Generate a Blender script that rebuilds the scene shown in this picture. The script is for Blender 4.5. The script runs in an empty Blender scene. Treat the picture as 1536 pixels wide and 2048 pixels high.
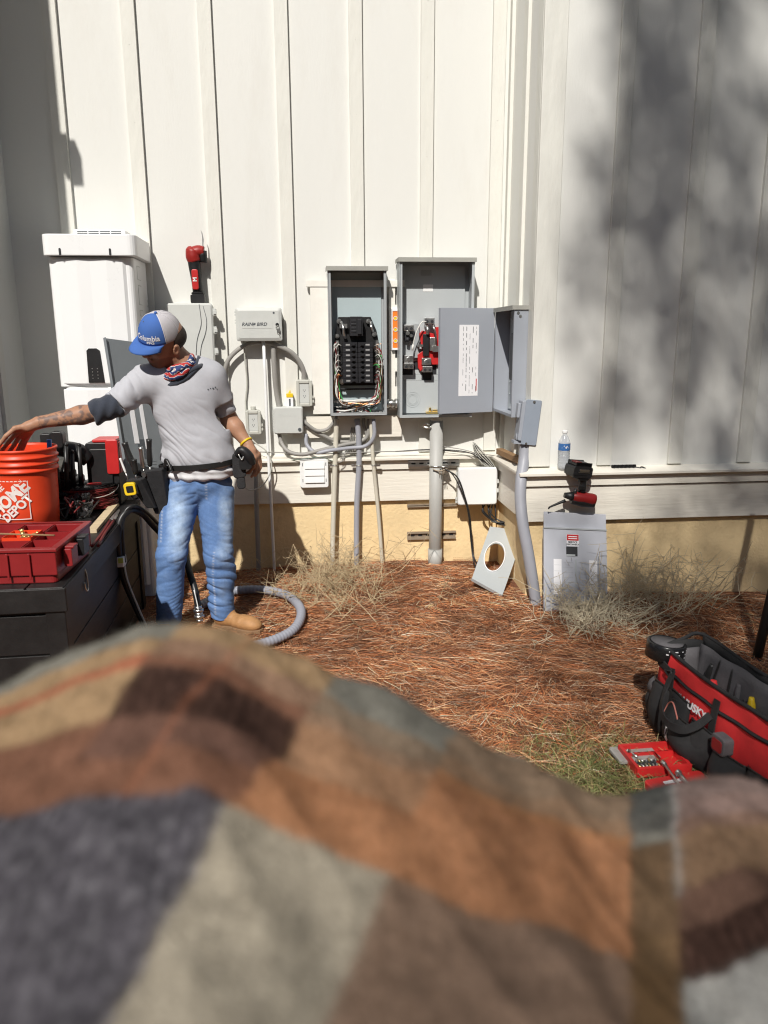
import bpy, bmesh, math, random
import numpy as np
from mathutils import Vector, Matrix, Euler, noise as mnoise
R = math.radians
PI = math.pi
scene = bpy.context.scene
C = scene.collection
random.seed(7)
rng = np.random.default_rng(11)

# ---------------------------------------------------------------- camera, sky, sun, exposure
FOC, PIT, YAW, ROL, DCAM, ZCAM = 1537.0, .2228, .0996, -.0051, 4.7232, 1.6783   # solved from the wall's battens
FW = Vector((math.sin(YAW)*math.cos(PIT), math.cos(YAW)*math.cos(PIT), -math.sin(PIT)))
_r0 = Vector((math.cos(YAW), -math.sin(YAW), 0)); _u0 = _r0.cross(FW)
RT = _r0*math.cos(ROL)+_u0*math.sin(ROL); UP = -_r0*math.sin(ROL)+_u0*math.cos(ROL)
CAM = Vector((0, -DCAM, ZCAM))
cd = bpy.data.cameras.new('camera'); cam = bpy.data.objects.new('camera', cd); C.objects.link(cam)
mw = Matrix((RT, UP, -FW)).transposed().to_4x4(); mw.translation = CAM
cam.matrix_world = mw
cd.sensor_fit = 'HORIZONTAL'; cd.sensor_width = 36; cd.lens = 36*FOC/1536
cd.clip_start = .02; cd.clip_end = 500
cd.dof.use_dof = True; cd.dof.focus_distance = 3.9; cd.dof.aperture_fstop = 3.6
scene.camera = cam
scene.cycles.filter_width = 1.15
scene.render.resolution_x = 768; scene.render.resolution_y = 1024

SUN = Vector((.222, .69, -.69)).normalized()       # the way the sunlight travels
wd = bpy.data.worlds.new('World'); scene.world = wd; wd.use_nodes = True
nt = wd.node_tree; bg = nt.nodes['Background']
sk = nt.nodes.new('ShaderNodeTexSky'); sk.sky_type = 'NISHITA'; sk.sun_disc = False
sk.sun_elevation = math.asin(-SUN.z); sk.sun_rotation = math.atan2(-SUN.x, -SUN.y)
sk.air_density = 1.0; sk.dust_density = 1.0
nt.links.new(sk.outputs[0], bg.inputs[0]); bg.inputs[1].default_value = .062
sl = bpy.data.lights.new('sun', 'SUN'); sl.energy = 4.7; sl.angle = R(.75); sl.color = (1, .955, .89)
so = bpy.data.objects.new('sun', sl); C.objects.link(so)
so.rotation_euler = SUN.to_track_quat('-Z', 'Y').to_euler(); so.location = (-3, -8, 8)
vs = scene.view_settings
scene.display_settings.display_device = 'sRGB'
vs.view_transform = 'Standard'; vs.look = 'None'; vs.exposure = 0.0; vs.gamma = 1; vs.use_curve_mapping = False
# ---------------------------------------------------------------- helpers
def ray(x, y):
    return FW*FOC+RT*(x-768)-UP*(y-1024)
def w(x, y, Y):                 # point seen at pixel x, y that lies in the plane Y
    d = ray(x, y); return CAM+d*((Y-CAM.y)/d.y)
def wz(x, y, Z):
    d = ray(x, y); return CAM+d*((Z-CAM.z)/d.z)

def lin(c):
    return tuple(((v/255)/12.92 if v/255 <= .04045 else ((v/255+.055)/1.055)**2.4) for v in c)

def mat(name, col, rough=.6, metal=0, var=.08, vscale=6, bump=.0, bscale=60, spec=.5, dirt=0, dcol=(.12, .09, .06), stretch=None,
        attr=None, trans=0, ior=1.45, coat=0, dscale=3, rvar=.1, sheen=0, bdist=.004):
    m = bpy.data.materials.new(name); m.use_nodes = True
    n = m.node_tree.nodes; l = m.node_tree.links; b = n['Principled BSDF']
    b.inputs['Roughness'].default_value = rough; b.inputs['Metallic'].default_value = metal
    b.inputs['Specular IOR Level'].default_value = spec
    b.inputs['Coat Weight'].default_value = coat; b.inputs['Sheen Weight'].default_value = sheen
    b.inputs['Transmission Weight'].default_value = trans; b.inputs['IOR'].default_value = ior
    tc = n.new('ShaderNodeTexCoord'); src = tc.outputs['Object']
    if stretch:
        mp = n.new('ShaderNodeMapping'); mp.inputs['Scale'].default_value = stretch
        l.new(src, mp.inputs[0]); src = mp.outputs[0]
    nz = n.new('ShaderNodeTexNoise'); nz.inputs['Scale'].default_value = vscale; nz.inputs['Detail'].default_value = 6
    nz.inputs['Roughness'].default_value = .65
    l.new(src, nz.inputs['Vector'])
    mr = n.new('ShaderNodeMapRange'); mr.inputs['From Min'].default_value = .25; mr.inputs['From Max'].default_value = .75
    mr.inputs['To Min'].default_value = 1-var; mr.inputs['To Max'].default_value = 1+var
    l.new(nz.outputs['Fac'], mr.inputs['Value'])
    vm = n.new('ShaderNodeVectorMath'); vm.operation = 'SCALE'
    if attr:
        at = n.new('ShaderNodeAttribute'); at.attribute_name = attr; l.new(at.outputs['Color'], vm.inputs[0])
    else:
        vm.inputs[0].default_value = col[:3]
    l.new(mr.outputs[0], vm.inputs['Scale']); out = vm.outputs[0]
    if dirt:
        dz = n.new('ShaderNodeTexNoise'); dz.inputs['Scale'].default_value = dscale; dz.inputs['Detail'].default_value = 9
        dz.inputs['Roughness'].default_value = .7; l.new(src, dz.inputs['Vector'])
        dr = n.new('ShaderNodeMapRange'); dr.inputs['From Min'].default_value = .52; dr.inputs['From Max'].default_value = .75
        dr.inputs['To Max'].default_value = dirt; l.new(dz.outputs['Fac'], dr.inputs['Value'])
        mx = n.new('ShaderNodeMix'); mx.data_type = 'RGBA'; l.new(dr.outputs[0], mx.inputs[0]); l.new(out, mx.inputs[6])
        mx.inputs[7].default_value = (*dcol, 1); out = mx.outputs[2]
    l.new(out, b.inputs['Base Color'])
    if rvar:
        rr = n.new('ShaderNodeMapRange'); rr.inputs['To Min'].default_value = max(.02, rough-rvar); rr.inputs['To Max'].default_value = min(1, rough+rvar)
        l.new(nz.outputs['Fac'], rr.inputs['Value']); l.new(rr.outputs[0], b.inputs['Roughness'])
    if bump:
        bz = n.new('ShaderNodeTexNoise'); bz.inputs['Scale'].default_value = bscale; bz.inputs['Detail'].default_value = 5
        l.new(src, bz.inputs['Vector'])
        bp = n.new('ShaderNodeBump'); bp.inputs['Strength'].default_value = bump; bp.inputs['Distance'].default_value = bdist
        l.new(bz.outputs['Fac'], bp.inputs['Height']); l.new(bp.outputs[0], b.inputs['Normal'])
    return m

def tag(o, label=None, cat=None, group=None, kind=None):
    if label: o['label'] = label
    if cat: o['category'] = cat
    if group: o['group'] = group
    if kind: o['kind'] = kind
    return o
def thing(name, loc, label, cat, group=None):
    o = bpy.data.objects.new(name, None); C.objects.link(o); o.location = loc; o.empty_display_size = .05
    return tag(o, label, cat, group)
def root_loc(o):
    while o.parent: o = o.parent
    return o.location.copy()
def kids(o):
    return [c for c in bpy.data.objects if c.parent == o]
def copy_tree(o, parent=None):
    ch = kids(o); c = o.copy(); C.objects.link(c); c.parent = parent
    for k in ch: copy_tree(k, c)
    return c

def catmull(pts, sub=6):
    P = [Vector(p) for p in pts]
    if len(P) < 3: return P
    out = []
    for i in range(len(P)-1):
        a = P[i-1] if i else P[0]*2-P[1]; b = P[i]; c = P[i+1]; d = P[i+2] if i+2 < len(P) else P[-1]*2-P[-2]
        for k in range(sub):
            t = k/sub
            out.append(.5*((2*b)+(c-a)*t+(2*a-5*b+4*c-d)*t*t+(3*b-a-3*c+d)*t**3))
    out.append(P[-1]); return out

class MB:
    def __init__(s): s.v = []; s.f = []; s.m = []; s.sm = []
    def add(s, vs, fs, mi=0, smooth=False, M=None):
        o = len(s.v)
        if M is not None: vs = [M @ Vector(p) for p in vs]
        s.v += [tuple(p) for p in vs]; s.f += [tuple(i+o for i in f) for f in fs]
        s.m += [mi]*len(fs); s.sm += [smooth]*len(fs)
        return s
    def box(s, lo, hi, mi=0, M=None):
        x0, y0, z0 = lo; x1, y1, z1 = hi
        vs = [(x0, y0, z0), (x1, y0, z0), (x1, y1, z0), (x0, y1, z0), (x0, y0, z1), (x1, y0, z1), (x1, y1, z1), (x0, y1, z1)]
        return s.add(vs, [(0, 3, 2, 1), (4, 5, 6, 7), (0, 1, 5, 4), (1, 2, 6, 5), (2, 3, 7, 6), (3, 0, 4, 7)], mi, False, M)
    def rbox(s, lo, hi, r=.01, mi=0, M=None, n=3, axis='y'):       # a box whose edges along one axis are rounded
        x0, y0, z0 = lo; x1, y1, z1 = hi
        ax = {'x': (1, 2, 0), 'y': (0, 2, 1), 'z': (0, 1, 2)}[axis]
        L = (x0, y0, z0); H = (x1, y1, z1)
        a0, a1, b0, b1 = L[ax[0]], H[ax[0]], L[ax[1]], H[ax[1]]
        poly = []
        for cx, cy, st in ((a1-r, b1-r, 0), (a0+r, b1-r, 90), (a0+r, b0+r, 180), (a1-r, b0+r, 270)):
            for k in range(n+1):
                t = R(st+90*k/n); poly.append((cx+r*math.cos(t), cy+r*math.sin(t)))
        vs = []
        for c in (L[ax[2]], H[ax[2]]):
            for p in poly:
                q = [0, 0, 0]; q[ax[0]] = p[0]; q[ax[1]] = p[1]; q[ax[2]] = c; vs.append(q)
        N = len(poly)
        s.add(vs, [(i, (i+1) % N, N+(i+1) % N, N+i) for i in range(N)], mi, False, M)
        s.add(vs[:N], [tuple(range(N))[::-1]], mi, False, M); s.add(vs[N:], [tuple(range(N))], mi, False, M)
        return s
    def tube(s, pts, r, n=8, mi=0, sub=0, cap=True, M=None, closed=False):
        P = catmull(pts, sub) if sub else [Vector(p) for p in pts]
        N = len(P); rr = r if callable(r) else (lambda t: r)
        if isinstance(r, (list, tuple)):
            ra = list(r); rr = lambda t: ra[min(int(t*(len(ra)-1)), len(ra)-2)]*(1-(t*(len(ra)-1)-min(int(t*(len(ra)-1)), len(ra)-2)))+ra[min(int(t*(len(ra)-1)), len(ra)-2)+1]*(t*(len(ra)-1)-min(int(t*(len(ra)-1)), len(ra)-2))
        T = []
        for i in range(N):
            a = P[i-1] if (i or closed) else P[0]; b = P[(i+1) % N] if (i < N-1 or closed) else P[-1]
            t = (b-a); T.append(t.normalized() if t.length > 1e-9 else Vector((0, 0, 1)))
        u = T[0].orthogonal().normalized(); vs = []
        for i in range(N):
            u = (u-T[i]*u.dot(T[i])).normalized(); v = T[i].cross(u); ri = rr(i/max(1, N-1))
            for k in range(n):
                a = 2*PI*k/n; vs.append(P[i]+(u*math.cos(a)+v*math.sin(a))*ri)
        fs = []
        for i in range(N if closed else N-1):
            j = (i+1) % N
            for k in range(n): fs.append((i*n+k, i*n+(k+1) % n, j*n+(k+1) % n, j*n+k))
        s.add(vs, fs, mi, True, M)
        if cap and not closed:
            s.add(vs[:n], [tuple(range(n))[::-1]], mi, False, M); s.add(vs[-n:], [tuple(range(n))], mi, False, M)
        return s
    def cyl(s, a, b, r, r2=None, n=20, mi=0, M=None):
        return s.tube([a, b], (r if r2 is None else [r, r2]), n, mi, 0, True, M)
    def lathe(s, prof, n=28, o=(0, 0, 0), mi=0, M=None, axis='z', smooth=True):
        vs = []
        for (r, z) in prof:
            for k in range(n):
                a = 2*PI*k/n
                p = (r*math.cos(a), r*math.sin(a), z) if axis == 'z' else ((r*math.cos(a), z, r*math.sin(a)) if axis == 'y' else (z, r*math.cos(a), r*math.sin(a)))
                vs.append(Vector(p)+Vector(o))
        fs = [(i*n+k, i*n+(k+1) % n, (i+1)*n+(k+1) % n, (i+1)*n+k) for i in range(len(prof)-1) for k in range(n)]
        return s.add(vs, fs, mi, smooth, M)
    def prism(s, poly, y0, y1, mi=0, M=None):                       # poly in x, z, thickness along y
        N = len(poly); vs = [(p[0], y0, p[1]) for p in poly]+[(p[0], y1, p[1]) for p in poly]
        fs = [(i, (i+1) % N, N+(i+1) % N, N+i) for i in range(N)]+[tuple(range(N))[::-1], tuple(range(N, 2*N))]
        return s.add(vs, fs, mi, False, M)
    def strip(s, A, B, th=.003, mi=0, M=None, smooth=False):        # a thin sheet between two lines of points, with thickness
        A = [Vector(p) for p in A]; B = [Vector(p) for p in B]; N = len(A)
        nn = (A[-1]-A[0]).cross(B[0]-A[0]).normalized()*th
        vs = A+B+[p+nn for p in A]+[p+nn for p in B]; fs = []
        for i in range(N-1):
            fs += [(i, i+1, N+i+1, N+i), (2*N+i, 3*N+i, 3*N+i+1, 2*N+i+1), (i, 2*N+i, 2*N+i+1, i+1), (N+i, N+i+1, 3*N+i+1, 3*N+i)]
        fs += [(0, N, 3*N, 2*N), (N-1, 3*N-1, 4*N-1, 2*N-1)]
        return s.add(vs, fs, mi, smooth, M)
    def ball(s, c, r, mi=0, M=None, n=12):
        rx, ry, rz = (r, r, r) if not isinstance(r, (tuple, list)) else r
        vs = []; fs = []
        for i in range(n+1):
            t = PI*i/n
            for k in range(n*2):
                a = PI*k/n; vs.append((c[0]+rx*math.sin(t)*math.cos(a), c[1]+ry*math.sin(t)*math.sin(a), c[2]+rz*math.cos(t)))
        m = n*2
        for i in range(n):
            for k in range(m): fs.append((i*m+k, (i+1)*m+k, (i+1)*m+(k+1) % m, i*m+(k+1) % m))
        return s.add(vs, fs, mi, True, M)
    def build(s, name, mats, parent=None, bevel=0, label=None, cat=None, group=None, kind=None, sub=0, M=None, split=False):
        if split:
            par = list(range(len(s.v)))
            def fd(i):
                while par[i] != i: par[i] = par[par[i]]; i = par[i]
                return i
            for f in s.f:
                for i in f[1:]: par[fd(f[0])] = fd(i)
            # pieces added by one call stay together
            gr = {}
            for k, f in enumerate(s.f): gr.setdefault(fd(f[0]), []).append(k)
            out = []
            for ks in gr.values():
                q = MB(); ids = sorted({i for k in ks for i in s.f[k]}); mp = {i: j for j, i in enumerate(ids)}
                q.v = [s.v[i] for i in ids]; q.f = [tuple(mp[i] for i in s.f[k]) for k in ks]; q.m = [s.m[k] for k in ks]; q.sm = [s.sm[k] for k in ks]
                out.append(q.build(name, mats, parent, bevel, label, cat, group, kind, sub, M))
            return out
        me = bpy.data.meshes.new(name)
        vs = [Vector(p) for p in s.v]
        if M is not None: vs = [M @ p for p in vs]
        if parent is not None: org = root_loc(parent)
        elif kind == 'structure': org = Vector((0, 0, 0))
        else:
            A = np.array([tuple(p) for p in vs]); org = Vector(((A[:, 0].min()+A[:, 0].max())/2, (A[:, 1].min()+A[:, 1].max())/2, A[:, 2].min()))
        me.from_pydata([tuple(p-org) for p in vs], [], s.f)
        if not isinstance(mats, (list, tuple)): mats = [mats]
        for m in mats: me.materials.append(m)
        me.polygons.foreach_set('material_index', s.m); me.polygons.foreach_set('use_smooth', s.sm)
        b = bmesh.new(); b.from_mesh(me); bmesh.ops.remove_doubles(b, verts=b.verts, dist=1e-6)
        bmesh.ops.recalc_face_normals(b, faces=b.faces); b.to_mesh(me); b.free()
        me.update()
        o = bpy.data.objects.new(name, me); C.objects.link(o)
        if parent is not None: o.parent = parent
        else: o.location = org
        if bevel:
            bv = o.modifiers.new('bevel', 'BEVEL'); bv.width = bevel; bv.segments = 2; bv.limit_method = 'ANGLE'; bv.angle_limit = R(50)
        if sub:
            sb = o.modifiers.new('sub', 'SUBSURF'); sb.levels = sb.render_levels = sub
        tag(o, label, cat, group, kind)
        return o

def frame(o, x, z):            # local x along x, local z along z, y = z cross x
    x = Vector(x).normalized(); z = Vector(z); z = (z-x*z.dot(x)).normalized(); y = z.cross(x)
    m = Matrix((x, y, z)).transposed().to_4x4(); m.translation = Vector(o); return m

_tc = {}
def text(name, s, size, M, m, parent, ext=.0006, bend=None, xs=1, al='CENTER', shear=0, bold=0):     # lettering in local x, z, facing -y
    cu = bpy.data.curves.new('t', 'FONT'); cu.body = s; cu.size = size; cu.extrude = ext; cu.align_x = al; cu.align_y = 'CENTER'
    cu.shear = shear; cu.offset = bold; cu.resolution_u = 3
    ob = bpy.data.objects.new('t', cu); C.objects.link(ob)
    me = bpy.data.meshes.new_from_object(ob.evaluated_get(bpy.context.evaluated_depsgraph_get()))
    bpy.data.objects.remove(ob); bpy.data.curves.remove(cu)
    org = root_loc(parent)
    for v in me.vertices:
        p = Vector((v.co.x*xs, -v.co.z, v.co.y))
        p = bend(p) if bend else M @ p
        v.co = p-org
    me.materials.clear(); me.materials.append(m); me.name = name
    o = bpy.data.objects.new(name, me); C.objects.link(o); o.parent = parent
    return o

# implicit surfaces: smooth unions of tapered limbs, polygonised on a sparse grid
def rc(P, a, b, ra, rb, sq=None):
    a = np.array(a); b = np.array(b); ab = b-a; t = np.clip(((P-a)@ab)/max(1e-12, ab@ab), 0, 1)[:, None]
    q = P-(a+t*ab)
    if sq is not None:
        ax, k = sq; ax = np.array(ax)/np.linalg.norm(ax); q = q+ax*((q@ax)*(1/k-1))[:, None]
    return np.linalg.norm(q, axis=1)-(ra+(rb-ra)*t[:, 0])
def ell(P, c, r, M=None):
    q = P-np.array(c)
    if M is not None: q = q@np.array(M.to_3x3())
    r = np.array(r); k = np.linalg.norm(q/r, axis=1); k2 = np.linalg.norm(q/(r*r), axis=1)+1e-9
    return k*(k-1)/k2
def smin(a, b, k=.02):
    h = np.clip(.5+.5*(b-a)/k, 0, 1); return b*(1-h)+a*h-k*h*(1-h)
def smax(a, b, k=.01): return -smin(-a, -b, k)
def creases(V, along, k_al, k_ac, seed, warp=.03, power=1.6):
    """sharp folds in cloth running along one direction, uneven in length and depth"""
    al = Vector(along).normalized(); up = al.cross(Vector((0, 1, 0))).normalized(); out = np.zeros(len(V))
    for i, v in enumerate(V):
        p = Vector(v); wv = mnoise.noise(p*7+Vector((seed, 0, 0)))*warp
        a = p.dot(al); b = p.dot(up)+wv; c = p.y*.6
        n1 = mnoise.noise(Vector((a*k_al, b*k_ac+c*k_ac*.3, seed))); m_ = .5+mnoise.noise(Vector((a*4, b*4, seed+9)))
        r1 = (1-min(1, abs(n1)*2.4))**power
        n2 = mnoise.noise(Vector((a*k_al*2, b*k_ac*2.2, seed+5))); r2 = (1-min(1, abs(n2)*2.4))**power
        out[i] = r1*max(0, m_)*1.5+r2*.35*max(0, 1-m_)
    return out
def sdf_mesh(fn, lo, hi, h, name, m, parent, colfn=None, smooth_it=1, disp=None):
    B = 8; lo = np.array(lo, float); n = (np.ceil((np.array(hi)-lo)/h/B)).astype(int); N = n*B
    ci = np.stack(np.meshgrid(*[np.arange(k) for k in n], indexing='ij'), -1).reshape(-1, 3)
    cc = lo+(ci*B+B/2-.5)*h; dc = fn(cc)
    G = np.repeat(np.repeat(np.repeat(dc.reshape(n), B, 0), B, 1), B, 2).astype(np.float32)
    act = ci[np.abs(dc) < h*B*1.25+.012]
    off = np.stack(np.meshgrid(*[np.arange(B)]*3, indexing='ij'), -1).reshape(-1, 3)
    for s in range(0, len(act), 400):
        ii = (act[s:s+400, None, :]*B+off[None]).reshape(-1, 3); G[ii[:, 0], ii[:, 1], ii[:, 2]] = fn(lo+ii*h)
    S = G < 0
    cs = np.zeros(tuple(N-1), np.uint8); num = np.zeros(tuple(N-1)+(3,), np.float32); cnt = np.zeros(tuple(N-1), np.float32)
    idx = [(i, j, k) for i in (0, 1) for j in (0, 1) for k in (0, 1)]
    def sh(A, o): return A[o[0]:N[0]-1+o[0], o[1]:N[1]-1+o[1], o[2]:N[2]-1+o[2]]
    for o in idx: cs += sh(S, o)
    mask = (cs > 0) & (cs < 8); cell = np.argwhere(mask); pos = np.zeros((len(cell), 3)); cn = np.zeros(len(cell))
    for a in idx:
        for ax in range(3):
            if a[ax]: continue
            b = list(a); b[ax] = 1
            A = cell+np.array(a); Bc = cell+np.array(b); ga = G[A[:, 0], A[:, 1], A[:, 2]]; gb = G[Bc[:, 0], Bc[:, 1], Bc[:, 2]]
            x = (ga < 0) != (gb < 0); t = np.where(x, ga/(ga-gb+1e-12), 0)
            p = np.array(a)[None]+np.zeros((len(cell), 3)); p[:, ax] += t
            pos[x] += p[x]; cn[x] += 1
    V = lo+(cell+pos/np.maximum(cn, 1)[:, None])*h
    ID = -np.ones(tuple(N-1), np.int64); ID[mask] = np.arange(len(cell)); F = []
    for ax in range(3):
        u, v = [(1, 2), (2, 0), (0, 1)][ax]
        sl0 = [slice(0, N[0]), slice(0, N[1]), slice(0, N[2])]; a = list(sl0); b = list(sl0)
        a[ax] = slice(0, N[ax]-1); b[ax] = slice(1, N[ax])
        e = np.argwhere(S[tuple(a)] != S[tuple(b)]); e = e[(e[:, u] > 0) & (e[:, v] > 0) & (e[:, u] < N[u]-1) & (e[:, v] < N[v]-1)]
        q = []
        for du, dv in ((1, 1), (0, 1), (0, 0), (1, 0)):
            c = e.copy(); c[:, u] -= du; c[:, v] -= dv; q.append(ID[c[:, 0], c[:, 1], c[:, 2]])
        q = np.stack(q, 1); ins = S[e[:, 0], e[:, 1], e[:, 2]]
        q[~ins] = q[~ins][:, ::-1]; F.append(q)
    F = np.concatenate(F); F = F[(F >= 0).all(1)]
    for _ in range(smooth_it):
        acc = np.zeros_like(V); ct = np.zeros(len(V))
        for i in range(4):
            np.add.at(acc, F[:, i], V[F[:, (i+1) % 4]]); np.add.at(ct, F[:, i], 1)
            np.add.at(acc, F[:, (i+1) % 4], V[F[:, i]]); np.add.at(ct, F[:, (i+1) % 4], 1)
        V = V*.5+.5*acc/np.maximum(ct, 1)[:, None]
    if disp is not None:
        fn_ = np.cross(V[F[:, 2]]-V[F[:, 0]], V[F[:, 3]]-V[F[:, 1]]); vn = np.zeros_like(V)
        for i in range(4): np.add.at(vn, F[:, i], fn_)
        vn /= np.maximum(1e-12, np.linalg.norm(vn, axis=1))[:, None]; V = V+vn*disp(V)[:, None]
    org = np.array(root_loc(parent)); me = bpy.data.meshes.new(name)
    me.vertices.add(len(V)); me.vertices.foreach_set('co', (V-org).ravel())
    me.loops.add(F.size); me.loops.foreach_set('vertex_index', F.ravel().astype(np.int32))
    me.polygons.add(len(F)); me.polygons.foreach_set('loop_start', np.arange(len(F), dtype=np.int32)*4)
    me.update(calc_edges=True); me.validate(); me.polygons.foreach_set('use_smooth', [True]*len(me.polygons))
    if colfn is not None:
        ca = me.color_attributes.new('col', 'FLOAT_COLOR', 'POINT'); cl = np.ones((len(V), 4)); cl[:, :3] = colfn(V)
        ca.data.foreach_set('color', cl.ravel())
    me.materials.append(m); o = bpy.data.objects.new(name, me); C.objects.link(o); o.parent = parent
    return o

# ---------------------------------------------------------------- materials
M_ = {}
M_['wall'] = mat('wall_paint', (.73, .73, .695), .55, var=.035, vscale=1.2, bump=.3, bscale=90, dirt=.3, dcol=(.56, .53, .47), dscale=3, bdist=.002, stretch=(1, 1, .25))
M_['batten'] = mat('batten_paint', (.72, .715, .66), .5, var=.05, vscale=3, bump=.9, bscale=16, stretch=(1.2, 1.2, .35), dirt=.15, dcol=(.45, .4, .33), bdist=.006)
M_['trim'] = mat('trim_paint', (.78, .745, .66), .5, var=.05, vscale=4, bump=.55, bscale=26, stretch=(.3, 1, 2.4), dirt=.2, dcol=(.42, .36, .27), bdist=.004)
M_['found'] = mat('ochre_stucco', (.78, .60, .34), .9, var=.16, vscale=2.2, bump=.6, bscale=60, dirt=.85, dcol=(.48, .35, .19), dscale=4, bdist=.006)
M_['grey'] = mat('grey_enamel', (.36, .38, .39), .42, var=.04, vscale=4, dirt=.1, dcol=(.2, .19, .17), bump=.05)
M_['lgrey'] = mat('light_grey_enamel', (.43, .46, .47), .45, var=.04, vscale=5, dirt=.08, dcol=(.25, .24, .2))
M_['bgrey'] = mat('bluish_grey_enamel', (.33, .355, .40), .4, var=.05, vscale=3, dirt=.1, dcol=(.22, .22, .22))
M_['hood'] = mat('dusty_grey_metal', (.34, .34, .31), .6, var=.1, vscale=10)
M_['plast'] = mat('beige_grey_plastic', (.50, .50, .45), .5, var=.06, vscale=8, dirt=.12, dcol=(.3, .27, .2))
M_['plastlt'] = mat('pale_grey_plastic', (.56, .575, .55), .5, var=.05, vscale=8, dirt=.08, dcol=(.3, .3, .25))
M_['pvc'] = mat('grey_pvc', (.42, .42, .40), .5, var=.1, vscale=8, dirt=.35, dcol=(.28, .26, .22), stretch=(1, 1, .4), dscale=6)
M_['pvcw'] = mat('weathered_pale_pipe', (.60, .57, .48), .55, var=.12, vscale=10, dirt=.5, dcol=(.33, .25, .18), stretch=(1, 1, .4), dscale=8)
M_['pvcb'] = mat('blue_grey_pvc', (.33, .34, .38), .45, var=.06, vscale=8, dirt=.2, dcol=(.25, .24, .22))
M_['flex'] = mat('grey_flex', (.30, .29, .27), .5, var=.1, vscale=10)
M_['white'] = mat('white_plastic', (.82, .83, .82), .4, var=.02, vscale=3, dirt=.05, dcol=(.5, .48, .42))
M_['whitew'] = mat('white_paint_weathered', (.80, .78, .72), .6, var=.05, vscale=8, bump=.3, bscale=40, dirt=.2, dcol=(.5, .45, .36))
M_['black'] = mat('black_plastic', (.014, .014, .015), .45, var=.25, vscale=20)
M_['blackg'] = mat('glossy_black', (.012, .012, .013), .25, var=.2)
M_['dark'] = mat('dark_interior', (.025, .026, .03), .6)
M_['rubber'] = mat('black_rubber', (.02, .02, .02), .38, var=.2, vscale=14)
M_['steel'] = mat('zinc_steel', (.62, .62, .60), .35, 1, var=.12, vscale=18)
M_['alu'] = mat('aluminium', (.75, .75, .74), .32, 1, var=.1, vscale=30)
M_['rust'] = mat('rusty_strut', (.40, .33, .25), .6, .5, var=.25, vscale=14, dirt=.5, dcol=(.2, .1, .05))
M_['copper'] = mat('copper', (.75, .36, .17), .35, 1)
M_['brass'] = mat('brass', (.80, .60, .25), .35, 1)
M_['red'] = mat('red_plastic', (.50, .022, .022), .4, var=.1, vscale=10)
M_['redt'] = mat('organizer_red', (.26, .018, .020), .38, var=.12, vscale=9, dirt=.15, dcol=(.1, .02, .02))
M_['redw'] = mat('red_wire', (.45, .03, .03), .4)
M_['green'] = mat('green_wire', (.08, .45, .12), .4)
M_['wwire'] = mat('white_wire', (.75, .74, .70), .4)
M_['bwire'] = mat('black_wire', (.02, .02, .02), .4)
M_['brwire'] = mat('dark_red_wire', (.16, .02, .02), .4)
M_['orange'] = mat('bucket_orange', (.78, .062, .018), .42, var=.08, vscale=6, dirt=.12, dcol=(.4, .12, .06))
M_['lorange'] = mat('level_orange', (.85, .22, .03), .4)
M_['yellow'] = mat('yellow_plastic', (.80, .55, .02), .4)
M_['blue'] = mat('blue_plastic', (.03, .14, .50), .4)
M_['wood'] = mat('pale_wood', (.62, .50, .32), .7, var=.15, vscale=20, stretch=(.3, 1, 3), bump=.3)
M_['woodb'] = mat('brown_wood', (.30, .18, .09), .75, var=.2, vscale=16, bump=.4)
M_['ink'] = mat('print_grey', (.08, .09, .10), .6, rvar=0)
M_['paper'] = mat('label_paper', (.82, .82, .84), .5, var=.02)
M_['deck'] = mat('dark_resin', (.013, .012, .012), .5, var=.3, vscale=12, bump=.5, bscale=50, stretch=(1, .15, 1), dirt=.25, dcol=(.07, .06, .05), bdist=.002)
# ---------------------------------------------------------------- ground
def nz2(x, y, s, o=0): return mnoise.noise(Vector((x*s+o, y*s-o, o*.37)))
def gz(X, Y):
    t = min(1, max(0, (-Y)/3.2)); z = .245-.14*t
    m = math.exp(-((X-.45)**2/.7+(Y+.35)**2/.35))*.05+math.exp(-((X-1.7)**2/.25+(Y+.95)**2/.12))*.05
    return z+m+.018*nz2(X, Y, 2.2, 3)
M_['soil'] = mat('straw_litter', (.20, .08, .042), .95, var=.5, vscale=30, bump=1, bscale=120, dirt=.6, dcol=(.09, .04, .022), dscale=9, bdist=.02)
M_['far'] = mat('lawn_ground', (.10, .10, .035), .95, var=.4, vscale=12, bump=.8, bscale=60, dirt=.5, dcol=(.12, .07, .03), bdist=.02)
g = MB(); nx, ny = 130, 110
vs = []; fs = []
for j in range(ny+1):
    for i in range(nx+1):
        X = -3.2+7.4*i/nx; Y = .1-5.6*j/ny; vs.append((X, Y, gz(X, Y)))
for j in range(ny):
    for i in range(nx):
        a = j*(nx+1)+i; fs.append((a, a+nx+1, a+nx+2, a+1))
g.add(vs, fs, 0, True)
g.build('ground', M_['soil'], kind='structure')
g = MB(); g.add([(-60, -60, .0), (60, -60, .0), (60, 60, .0), (-60, 60, .0)], [(0, 1, 2, 3)])
g.build('lawn', M_['far'], kind='structure')

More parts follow.
